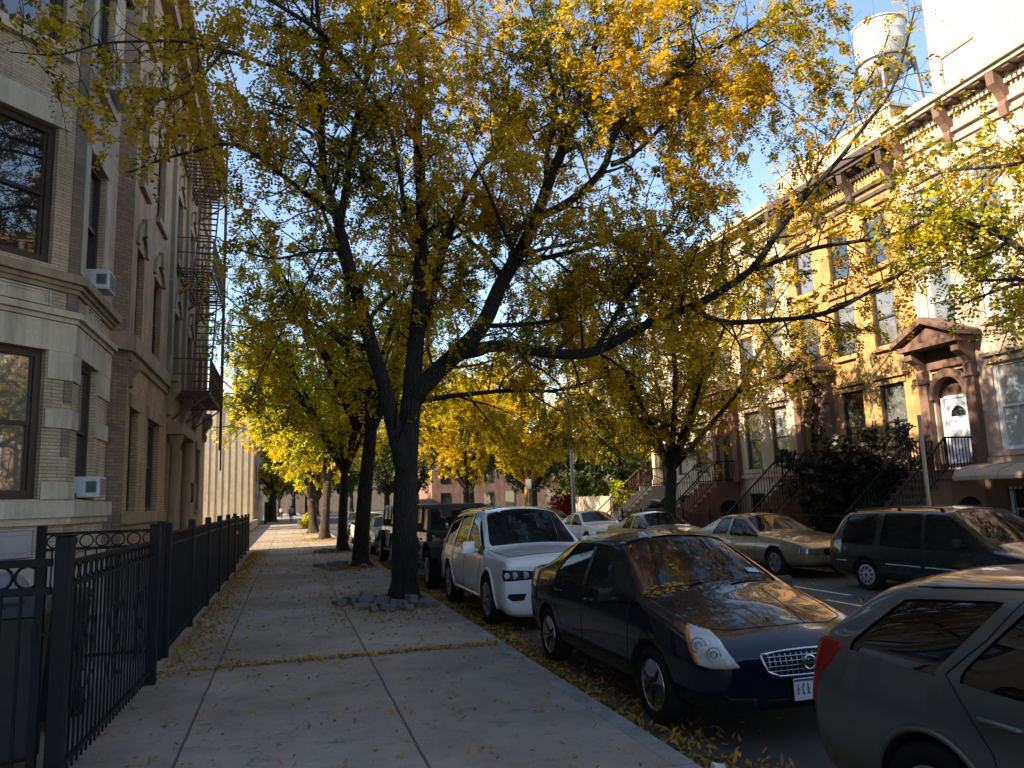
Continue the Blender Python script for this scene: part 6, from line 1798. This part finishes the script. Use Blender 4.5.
row_house('cream row house with a dark red stoop beside the ochre house', 24.4, 30.397, MAT['cream_stone'], MAT['pink_stone'], (MAT['cream_stone'], MAT['dark_trim']), MAT['frame_dark'], 13.0, PN, MAT['brown_door'], 7, MAT['red_stone'], MAT['cream_stone'])
row_house('white row house at the far end of the row', 30.4, 36.4, MAT['white_stone'], MAT['white_stone'], (MAT['white_stone'], MAT['brown_stone']), MAT['frame_dark'], 13.0, PN, MAT['brown_door'], 8, MAT['cream_stone'], MAT['white_stone'])
sw = thing('end_wall', 'blind end wall closing the row of houses', 'wall', (18.5, 36.41, 0)); m = MB(); m.box(0, 11, 0, .2, 0, 12.9); m.build('wall', MAT['cream_stone'], sw)
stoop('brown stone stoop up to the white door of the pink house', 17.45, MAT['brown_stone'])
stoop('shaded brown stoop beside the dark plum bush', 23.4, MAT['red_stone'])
stoop('dark red stone stoop with an arch of painted shade in front of the cream house', 29.4, MAT['red_stone'])
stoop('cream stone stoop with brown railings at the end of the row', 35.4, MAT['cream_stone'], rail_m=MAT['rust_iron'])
G = 'low iron railings in front of the far houses'
for ya, yb, lb in ((13.0, 16.6, 'low iron railing in front of the awning'), (18.3, 22.5, 'low iron railing in front of the plum bush'), (24.3, 28.5, 'low iron railing before the cream house'), (30.3, 34.5, 'low iron railing before the white house')):
    railing_fence(lb, 15.6, ya, 15.6, yb, 1.05, MAT['black_iron'], group=G)
aw = thing('awning', 'tan fabric awning over the basement entrance beside the stoop', 'awning', (18.5, 14.3, 0))
m = MB(); A = Fr((0, 0, 0), (-1, 0, 0), (0, 1, 0))
m.prism([(.0, 2.28), (.9, 2.22), (1.4, 2.08), (1.5, 1.95), (1.5, 1.85), (1.46, 1.85), (1.44, 1.95), (1.0, 2.12), (.0, 2.2)], A, 0, 2.0); m.build('canopy', MAT['awning'], aw, bevel=.01)
m = MB()
for y in (.0, .66, 1.33, 2.0): m.tube([(-0, y, 2.29), (-.9, y, 2.23), (-1.4, y, 2.09), (-1.51, y, 1.9)], .025, 6)
m.build('canopy_rib', MAT['awning'], aw)
bd_ = thing('basement_door', 'white framed barred basement doorway under the awning', 'door', (18.5, 13.6, 0))
m = MB(); FB_ = Fr((0, 0, 0), (0, 1, 0), (-1, 0, 0))
for (a, b, c, d) in ((-.1, .0, -.1, 2.0), (1.0, 1.1, -.1, 2.0), (.0, 1.0, 1.9, 2.0)): m.fbox(FB_, a, b, c, d, .01, .12)
m.build('door_frame', MAT['white_paint'], bd_)
m = MB(); m.fbox(FB_, .0, 1.0, -.1, 1.9, .01, .04); m.build('door_leaf', MAT['brown_door'], bd_)
m = MB()
for i in range(9): m.fbox(FB_, .06 + i * .11, .08 + i * .11, 0, 1.88, .06, .08)
m.build('bars', MAT['black_iron'], bd_)
ac_unit('white air conditioner in an upper window of the pink house', 18.5, 13.9, 6.3, (.4, .6, .4)).rotation_euler = (0, 0, PI)
# on the roofs
bk = thing('roof_bulkhead', 'white rendered bulkhead on the roof of the pink house', 'roof structure', (20.6, 16.3, 12.9))
m = MB(); m.box(0, 5, -.1, 2.4, 0, 5.4); m.build('wall', MAT['white_paint'], bk)
m = MB(); m.box(-.06, -.003, .7, 2.0, 2.75, 2.85); m.box(-.06, -.003, 1.9, 2.0, .2, 2.749); m.build('wall_trim', MAT['clad_gap'], bk)
m = MB(); m.box(-.08, 5.08, -.18, 2.48, 5.401, 5.5); m.build('coping', MAT['white_paint'], bk)
m = MB(); m.lathe([(.05, 0), (.05, .6), (.09, .62), (.09, .75), (.001, .8)], (-.3, 1.5, .1), 'z', 12); m.build('vent_pipe', MAT['limestone_dark'], bk)
rp = thing('rooftop_addition', 'long tan rooftop wall set back above the ochre and cream houses', 'roof structure', (20.6, 20.6, 12.6))
m = MB(); m.box(0, 4, 0, 6.6, 0, 2.7); m.build('wall', M('tan render', (.52, .36, .23), .85, .15, 3), rp)
m = MB(); m.box(-.06, 4.06, -.06, 6.66, 2.7, 2.82); m.build('coping', MAT['limestone'], rp)
water_tower()

# --- vehicles
dark_saloon()
grey_estate()
white_suv()
off_roader('black off-roader behind the white utility car', paint('black paint', (.010, .010, .011), .1, .25, .25), 2.95, 16.35, M('black hardtop', (.025, .024, .022), .7), )
off_roader('white off-roader between two tree trunks, second from the white utility car', paint('white jeep paint', (.62, .62, .6), 0, .3, .1), 2.95, 22.3, M('white hardtop', (.55, .55, .53), .6))
green_minivan()
P_dk = paint('golden beige paint', (.27, .215, .14), .4, .26, .12)
P_sv = paint('silver grey paint', (.22, .23, .25), .55, .28, .12)
P_wh = paint('white saloon paint', (.62, .64, .66), .0, .26, .1)
P_bl = paint('blue grey paint', (.06, .08, .12), .4, .28, .12)
big_saloon('golden beige saloon with silver wheels behind the green minivan', P_dk, 10.4, 14.05, (1, .98, .95), 'alloy')
big_saloon('silver grey saloon parked under the leaning far tree', P_sv, 10.42, 20.0, (.9, .93, .95), 'cap')
big_saloon('white saloon between the silver saloon and a blue car', P_wh, 10.4, 25.4, (.9, .93, .95), 'cap')
big_saloon('blue grey saloon behind the white saloon', P_bl, 10.4, 30.7, (.92, .95, .98), 'cap')
big_saloon('white saloon farthest up the far kerb beyond the lamp post', P_wh, 10.4, 37.0, (.92, .95, 1.0), 'cap')
big_saloon('silver saloon up the near kerb beyond the white off-roader', P_sv, 2.95, 28.6, (.9, .93, 1.0), 'cap', 'cars parked along the near kerb')
big_saloon('white car seen between the third and fourth near trunks', P_wh, 2.95, 35.2, (.9, .93, 1.04), 'cap', 'cars parked along the near kerb')
big_saloon('blue grey car glimpsed past the fourth near trunk', P_bl, 2.95, 42.0, (.9, .93, 1.04), 'cap', 'cars parked along the near kerb')

# --- trees
T1_DENS = {12: .27, 13: .5, 14: .5, 15: .6, 17: .2, 4: .9, 18: .5, 19: .4, 20: .7, 21: .7, 22: .4, 23: .6}
def slim(L, k, q): return [(l[0], l[1] * (q if i else k), l[2] * (q if i else k)) for i, l in enumerate(L)]
T1_LIMBS = slim(T1_LIMBS, .82, 1.05); T2_LIMBS = slim(T2_LIMBS, .82, .95)
T1_LIMBS[12] = (T1_LIMBS[12][0], .125, .012)
rs = np.random.default_rng(77)
T1_ALL = [(l[0], l[1], l[2], .06, T1_DENS.get(i, 1.0)) for i, l in enumerate(T1_LIMBS)]
T1_ALL += more_limbs(rs, T1_ALL, .6, (1.2, 3.2), skip=(0, 12, 13, 14, 17, 18, 19, 22, 23))
def with_first(limbs, first): return [(l[0], l[1], l[2], first) for l in limbs]
plant_tree('street_tree', 'largest honey locust with black spreading limbs, its roots among heaved grey blocks', 'tree', T1_ALL, LF_MAIN, MAT['bark'], 21, (2.06, 14.23, 0), 'honey locusts along the near kerb', flare=.225,
           side_gap=.24, side_len=(.6, 1.9), twig_gap=.16, twig_len=(.3, .8), leaf_gap=.1, dens=1.22, leafk=dict(length=.27, K=12, leaf=(.068, .022)), min_z=2.9, inner=.35, thick=.065)
rg = np.random.default_rng(5)
plant_tree('street_tree', 'dark leaning honey locust just behind the largest tree', 'tree', with_first(T2_LIMBS, .1) + vase_limbs(rg, 1.9, 22.6, 3.9, 10.5, 3.6, .18, 5, z0=3.7)[1:], LF_LIME, MAT['bark'], 22, (1.99, 22.6, 0), 'honey locusts along the near kerb', flare=.21,
           side_gap=.28, side_len=(.7, 2.1), twig_gap=.2, leaf_gap=.1, dens=.7, leafk=dict(length=.26, K=10, leaf=(.08, .027)), min_z=2.6)
for i, (x, y, H, lab, lm, r, hf, lean, sp) in enumerate((
        (2.0, 30.3, 10, 'third near street tree with a slim pale-edged trunk', LF_LIME, .2, 2.9, (.1, 0), 4.2), (1.85, 41.7, 11.5, 'fourth near street tree, a stout trunk in the sun', LF_LIME, .26, 3.0, (.15, .2), 5.2),
        (1.6, 51.3, 12.0, 'fifth near street tree whose trunk forks low to the left', LF_LIME, .3, 2.2, (-.2, 0), 6.0), (2.0, 66, 13, 'sixth near street tree beyond the forked one', LF_GOLD, .28, 3, (0, 0), 6.0),
        (2.0, 86, 10, 'far shaded street tree behind the sunlit pavement', LF_GREEN, .3, 3, (0, 0), 4.5))):
    rr = np.random.default_rng(40 + i)
    lm_ = vase_limbs(rr, x, y, hf, H, sp, r, 9, lean, bias=(-.9, -.3))
    far = i >= 2
    plant_tree('street_tree', lab, 'tree', lm_, lm, MAT['bark_pale'] if i else MAT['bark'], 60 + i, (x, y, 0), 'honey locusts along the near kerb', flare=r,
               side_gap=.26 if not far else .36, side_len=(.8, 2.1), twig_gap=.2 if not far else .28, leaf_gap=.1, dens=.55, leafk=dict(length=.3, K=9 if not far else 7, leaf=(.095, .034) if not far else (.15, .06)), min_z=2.4 if i < 2 else 2.0, inner=.2)
def side_tree(label, x, y, H, hf, sp, r, lm, seed, far, bark='bark', group='trees along the far kerb', lean=(0, 0), bias=(0, 0), n=7, minz=2.2, K=8, dn=.8):
    rr = np.random.default_rng(seed)
    return plant_tree('street_tree', label, 'tree', vase_limbs(rr, x, y, hf, H, sp, r, n, lean, bias=bias), lm, MAT[bark], seed, (x, y, 0), group, flare=r,
                      side_gap=.25 if not far else .36, side_len=(.8, 2.1), twig_gap=.2 if not far else .3, leaf_gap=.1, dens=dn, leafk=dict(length=.28, K=K if not far else 7, leaf=(.085, .03) if not far else (.17, .07)), min_z=minz)
side_tree('far kerb tree with branches hanging before the pink house', 13.6, 8.0, 7.3, 3.2, 4.2, .22, LF_EDGE, 71, False, bias=(-.3, 1.2), minz=4.2, n=7, dn=.65)
side_tree('green gold tree with a dark leaning trunk in front of the stoops', 13.1, 25.0, 10.6, 2.6, 5.4, .24, LF_RIGHT, 72, False, lean=(.25, 0), bias=(-1.0, -1.2), dn=.7, n=10)
side_tree('bright golden tree with a sunlit yellow trunk near the garden fence', 13.2, 42.0, 10.5, 2.4, 6.2, .26, LF_GOLD, 73, False, 'bark_sunlit', n=10, dn=1.0, minz=1.7)
side_tree('golden tree farther up the far kerb', 13.2, 58.0, 13, 2.6, 6.5, .28, LF_GOLD, 74, True, dn=1.0, minz=1.7)
side_tree('golden tree over the near kerb far up the street', 2.1, 77.0, 12, 2.6, 6.5, .3, LF_GOLD, 78, True, group='honey locusts along the near kerb', minz=1.9)
side_tree('tall golden tree set back behind the far kerb', 15.5, 66.0, 13, 2.6, 6.5, .3, LF_GOLD, 79, True, minz=1.5)
side_tree('green tree by the distant brick building', 12.6, 78.0, 10, 2.6, 5.5, .3, LF_GREEN, 75, True)
side_tree('pale green tree at the edge of the far shaded pavement', -1.7, 96.0, 9, 3.2, 4.5, .45, LF_LIME, 76, True, 'bark_pale', 'trees at the end of the street')
for i, (x, y, H, lm, lab) in enumerate(((-6, 130, 12, LF_GREEN, 'dark green tree at the street end, left of the pavement'), (4, 125, 12, LF_GREEN, 'dark green tree closing the view over the road'), (13, 105, 13, LF_GREEN, 'broad green tree at the street end, right of the road'),
        (22, 95, 13, LF_GOLD, 'golden tree beyond the distant brick building'), (20, 62, 8, LF_GREEN, 'low green tree in the garden past the row'), (25, 48, 9, LF_RIGHT, 'green gold tree deep in the garden past the row'), (-13, 66, 7, LF_LIME, 'yellow green tree standing in the open lot'))):
    side_tree(lab, x, y, H, 2.6, 6.0, .32, lm, 80 + i, True, group='trees at the end of the street')
protos = [o for o in bpy.data.objects if o.get('label', '').startswith(('dark green tree closing', 'broad green tree', 'golden tree beyond'))]
for i, (x, y, k, a_) in enumerate(((-12, 150, 1.2, 1), (1, 150, 1.3, 2), (8, 165, 1.4, 3), (17, 140, 1.2, 4), (26, 150, 1.4, 5), (-4, 175, 1.4, 6), (14, 180, 1.5, 1.5), (-1.5, 140, 1.0, 2.5), (22, 120, 1.1, .5), (5, 140, .9, 4.4), (30, 75, .9, 2.2), (36, 66, .9, 3.2), (27, 58, .75, 5.2), (22, 70, .7, 1.2), (32, 54, .75, 4.2), (10.5, 150, 1.2, .4))):
    c = copy_tree(protos[(0, 1, 1, 0, 2)[i % 5]]); c.location = (x, y, 0); c.rotation_euler = (0, 0, a_); c.scale = (k, k, k)
    gd = y < 80
    tag(c, 'dark leafy tree in the gardens behind the end of the row' if gd else 'hazy green tree in the mass that closes the street end', 'tree', 'garden trees behind the row' if gd else 'trees closing the street end')
shrub('dark plum bush in front of the ochre house', 16.6, 19.7, 3.7, 4.4, LF_PLUM, 91, 'bush', 14, dict(length=.22, K=8, leaf=(.12, .05), droop=.1), name='bush', dens=1.8)
shrub('olive shrub in the garden behind the wooden fence', 17.5, 40.5, 2.8, 3.2, LF_GREEN, 92, 'shrub', 10, dict(length=.25, K=6, leaf=(.16, .07), droop=.1))
shrub('wide dark shrub at the back of the garden', 20.5, 44.0, 3.4, 4.5, LF_GREEN, 93, 'shrub', 12, dict(length=.25, K=6, leaf=(.18, .08), droop=.1))
ol = [o for o in bpy.data.objects if o.get('label', '').startswith('olive shrub')][0]; tag(ol, group='shrubs in the garden behind the wooden fence')
for i, (x, y, k, lb) in enumerate(((19.5, 38.5, .9, 'lower olive shrub nearest the end house wall'), (22.5, 41, 1.25, 'tall olive shrub deep in the garden'), (18.5, 47, 1.1, 'olive shrub beyond the golden trunk'), (24, 47, 1.5, 'broadest olive shrub at the garden back'), (20.5, 52, 1.3, 'olive shrub far along the garden'))):
    c = copy_tree(ol); c.location = (x, y, 0); c.scale = (k, k, k); c.rotation_euler = (0, 0, i * 1.3); tag(c, lb, 'shrub')
shrub('small red leaved shrub beside the lamp post', 15.4, 42.5, 2.3, 1.0, LF_RED, 94, 'shrub', 7, dict(length=.2, K=6, leaf=(.13, .06), droop=.1))
shrub('small bright green shrub at the foot of the far trunks', 1.5, 62, .9, 1.1, LF_LIME, 95, 'shrub', 6, dict(length=.2, K=6, leaf=(.14, .06), droop=.1))
shrub('bright green shrub by the cream stoop', 16.9, 37.6, 2.4, 1.2, LF_LIME, 96, 'shrub', 7, dict(length=.2, K=6, leaf=(.14, .06), droop=.1))
wf = thing('wooden_fence', 'weathered pale wooden fence in front of the garden', 'fence', (15.9, 36.6, 0))
m = MB(); rnd = random.Random(4)
for i in range(52): y = i * .14; m.box(-.012, .012, y + .006, y + .134, .02, 1.75 + rnd.uniform(-.03, .03))
m.build('boards', MAT['wood_fence'], wf)
m = MB()
for z in (.4, 1.4): m.box(.013, .06, 0, 7.2, z, z + .09)
m.build('rail', MAT['wood_fence'], wf)
for i in range(4): m = MB(); m.box(.061, .15, i * 2.36, i * 2.36 + .1, 0, 1.85); m.build('post', MAT['wood_fence'], wf)
br_ = thing('brick_building', 'distant red brown brick building across the end of the garden', 'building', (16, 88, 0))
m = MB(); m.box(0, 46, 0, 20, 0, 9); m.build('wall', MAT['red_brick'], br_)
F3 = Fr((0, 0, 0), (1, 0, 0), (0, -1, 0))
for i in range(12):
    for f in range(3): m = MB(); m.fbox(F3, 1 + i * 2.6, 2.1 + i * 2.6, 1 + f * 2.8, 2.7 + f * 2.8, -.02, .04); m.build('window', MAT['pane_dark'], br_)
eb = thing('brick_building', 'long dark brown block closing the far end of the street', 'building', (-60, 200, 0))
m = MB(); m.box(0, 150, 0, 14, 0, 10); m.build('wall', MAT['dark_brick'], eb)
for i in range(30):
    m = MB(); m.fbox(Fr((0, 0, 0), (1, 0, 0), (0, -1, 0)), 2 + i * 5, 3.6 + i * 5, 4.5, 6.8, -.02, .04); m.build('window', MAT['pane_dark'], eb)
# lamp post, poles
lp = thing('street_lamp', 'tall slender grey street lamp post by the far kerb', 'street lamp', (12.8, 33.7, 0))
m = MB(); m.lathe([(.16, 0), (.16, .5), (.11, .6), (.10, 1.2), (.06, 8.2)], (0, 0, 0), 'z', 12); m.build('post', MAT['steel'], lp)
m = MB(); m.tube([(0, 0, 7.9), (-.5, 0, 8.4), (-1.6, 0, 8.6)], .035, 7); m.build('arm', MAT['steel'], lp)
m = MB(); m.lathe([(.001, .1), (.16, .08), (.2, 0), (.12, -.08), (.001, -.1)], (-1.8, 0, 8.58), 'z', 14); m.build('lamp_head', MAT['steel'], lp)
sp_ = thing('sign_pole', 'slender pale pole behind the green minivan', 'pole', (13.0, 13.15, 0))
m = MB(); m.tube([(0, 0, -.02), (0, 0, 3.25)], .04, 8); m.build('pole', MAT['wood_fence'], sp_)
sp2 = thing('sign_pole', 'thin parking sign pole near the golden trunk', 'pole', (12.75, 40.5, 0))
m = MB(); m.tube([(0, 0, -.02), (0, 0, 2.9)], .03, 8); m.build('pole', MAT['steel'], sp2); m = MB(); m.box(-.16, .16, -.045, -.032, 2.3, 2.8); m.build('sign_plate', MAT['plate_white'], sp2)
wheelie_bin('black bin by the trunk of the leaning far tree', 13.6, 27.0, MAT['bin'], .4, None, 1.15)
po = lumpy('rubbish_bag', .3, 5, MAT['black_bag']); po.location = (13.6, 27.0, 1.36); tag(po, 'black rubbish bag heaped on the bin by the far tree', 'bag')

# paving blocks pushed up by roots
paver_ring(1.85, 14.05, .45, 1.0, 26, 'loose grey paving block at the foot of the largest tree', 'loose paving blocks round the largest tree', 3)
paver_ring(1.8, 22.5, .45, 1.0, 16, 'loose grey paving block at the foot of the leaning second tree', 'loose paving blocks round the second tree', 4)
paver_ring(1.8, 30.2, .4, .9, 9, 'loose grey paving block at the foot of the third tree', 'loose paving blocks round the third tree', 5)

# fallen leaves
gl = 'yellow leaves'
litter('leaf_litter', 'yellow leaves drifted in the gutter along the near kerb', lambda r, n: np.stack([2.62 + np.abs(r.normal(0, .35, n)), r.uniform(3.5, 34, n)], 1), 10000, -.15, MAT['litter'], (.02, .04), 1)
litter('leaf_litter', 'yellow leaves scattered over the near pavement', lambda r, n: np.stack([r.uniform(-1.5, 2.55, n), r.uniform(3, 45, n)], 1), 3600, 0, MAT['litter'], (.018, .036), 2)
def pits(r, n):
    k = r.integers(0, 5, n); c = np.array([(1.8, 13.8), (1.7, 22.3), (1.7, 30.0), (1.7, 41), (1.4, 51)])[k]; q = np.stack([c[:, 0] + r.normal(0, .6, n), c[:, 1] + r.normal(0, 1.1, n)], 1); return q[(q[:, 0] < 2.55)]
litter('leaf_litter', 'yellow leaves banked round the near tree pits', pits, 7000, .006, MAT['litter'], (.02, .04), 3)
litter('leaf_litter', 'yellow leaves lying in the joint across the pavement', lambda r, n: np.stack([r.uniform(-1.0, 2.5, n), 9.38 + r.normal(0, .06, n)], 1), 900, 0, MAT['litter'], (.016, .032), 4)
litter('leaf_litter', 'yellow leaves drifted along the foot of the iron fence', lambda r, n: np.stack([-1.35 + np.abs(r.normal(0, .28, n)), r.uniform(9, 33, n)], 1), 3200, 0, MAT['litter'], (.02, .04), 5)
litter('leaf_litter', 'yellow leaves spread over the road and far gutter', lambda r, n: np.stack([np.where(r.random(n) < .5, 12.36 - np.abs(r.normal(0, .5, n)), r.uniform(4.9, 12.2, n)), r.uniform(4, 50, n)], 1), 7000, -.15, MAT['litter'], (.022, .045), 6)
pp = MB(); pp.hexa([(-.05, -.03, 0), (.05, -.04, .01), (.06, .03, .0), (-.04, .04, .01), (-.03, -.02, .05), (.03, -.03, .06), (.04, .02, .04), (-.03, .03, .06)])
pq = pp.build('crumpled_paper', MAT['white_paint']); pq.location = (2.85, 4.95, -.145); tag(pq, 'crumpled scrap of white paper in the gutter', 'litter')

# people far up the pavement
GP = 'people walking far up the pavement'
person('person in a pale blue jacket and blue trousers walking away up the far pavement', .35, 92, .1, (.36, .42, .55), (.05, .08, .22), (.35, .2, .15), (.05, .03, .02), group=GP, bag=(.3, .06, .05), h=1.8)
person('person in a cream top on the far pavement, left of the one in pale blue', -.9, 118, .3, (.6, .55, .48), (.04, .04, .05), (.35, .2, .15), (.05, .03, .02), group=GP)
person('person in dark clothes farthest up the pavement', .1, 126, 2.9, (.03, .03, .04), (.02, .02, .03), (.3, .2, .15), (.03, .02, .02), group=GP)

# ---------------------------------------------------------------- light and camera
wd = bpy.data.worlds.new('World'); SC.world = wd; wd.use_nodes = True
nt = wd.node_tree; bgn = nt.nodes['Background']
sky = nt.nodes.new('ShaderNodeTexSky'); sky.sky_type = 'NISHITA'; sky.sun_disc = False
EL = math.radians(28.0); AZ = math.radians(-99.0)       # azimuth clockwise from +Y
sky.sun_elevation = EL; sky.sun_rotation = AZ; sky.air_density = 1.0; sky.dust_density = .2; sky.ozone_density = 3.0
nt.links.new(sky.outputs[0], bgn.inputs[0]); bgn.inputs[1].default_value = .12
sd_ = Vector((math.sin(AZ) * math.cos(EL), math.cos(AZ) * math.cos(EL), math.sin(EL)))
sl = bpy.data.lights.new('sun', 'SUN'); sl.energy = 4.9; sl.angle = math.radians(.5); sl.color = (1.0, .89, .74)
so = bpy.data.objects.new('sun', sl); COL.objects.link(so); so.rotation_euler = sd_.to_track_quat('Z', 'Y').to_euler(); so.location = (-30, 0, 40)

cam = bpy.data.cameras.new('camera'); co = bpy.data.objects.new('camera', cam); COL.objects.link(co)
cam.sensor_fit = 'HORIZONTAL'; cam.sensor_width = 36; cam.lens = 760 / 1024 * 36; cam.clip_end = 2000; cam.clip_start = .05
yaw, pit, rol = .28825938, math.radians(8.6), .033
f = Vector((math.sin(yaw) * math.cos(pit), math.cos(yaw) * math.cos(pit), math.sin(pit))); r = Vector((math.cos(yaw), -math.sin(yaw), 0)); u = r.cross(f)
cr = r * math.cos(rol) - u * math.sin(rol); cu = r * math.sin(rol) + u * math.cos(rol)
mw = Matrix.Identity(4)
for i in range(3): mw[i][0] = cr[i]; mw[i][1] = cu[i]; mw[i][2] = -f[i]
mw[0][3], mw[1][3], mw[2][3] = 0, 0, 1.75
co.matrix_world = mw
SC.camera = co
vs = SC.view_settings; vs.view_transform = 'Standard'; vs.look = 'None'; vs.gamma = 1; vs.exposure = 1.72; vs.use_white_balance = True; vs.white_balance_temperature = 7600; vs.white_balance_tint = 12; vs.use_curve_mapping = False
SC.cycles.max_bounces = 8; SC.cycles.diffuse_bounces = 6; SC.cycles.glossy_bounces = 4; SC.cycles.transmission_bounces = 4; SC.cycles.transparent_max_bounces = 8
SC.cycles.sample_clamp_indirect = 6; SC.cycles.use_denoising = True
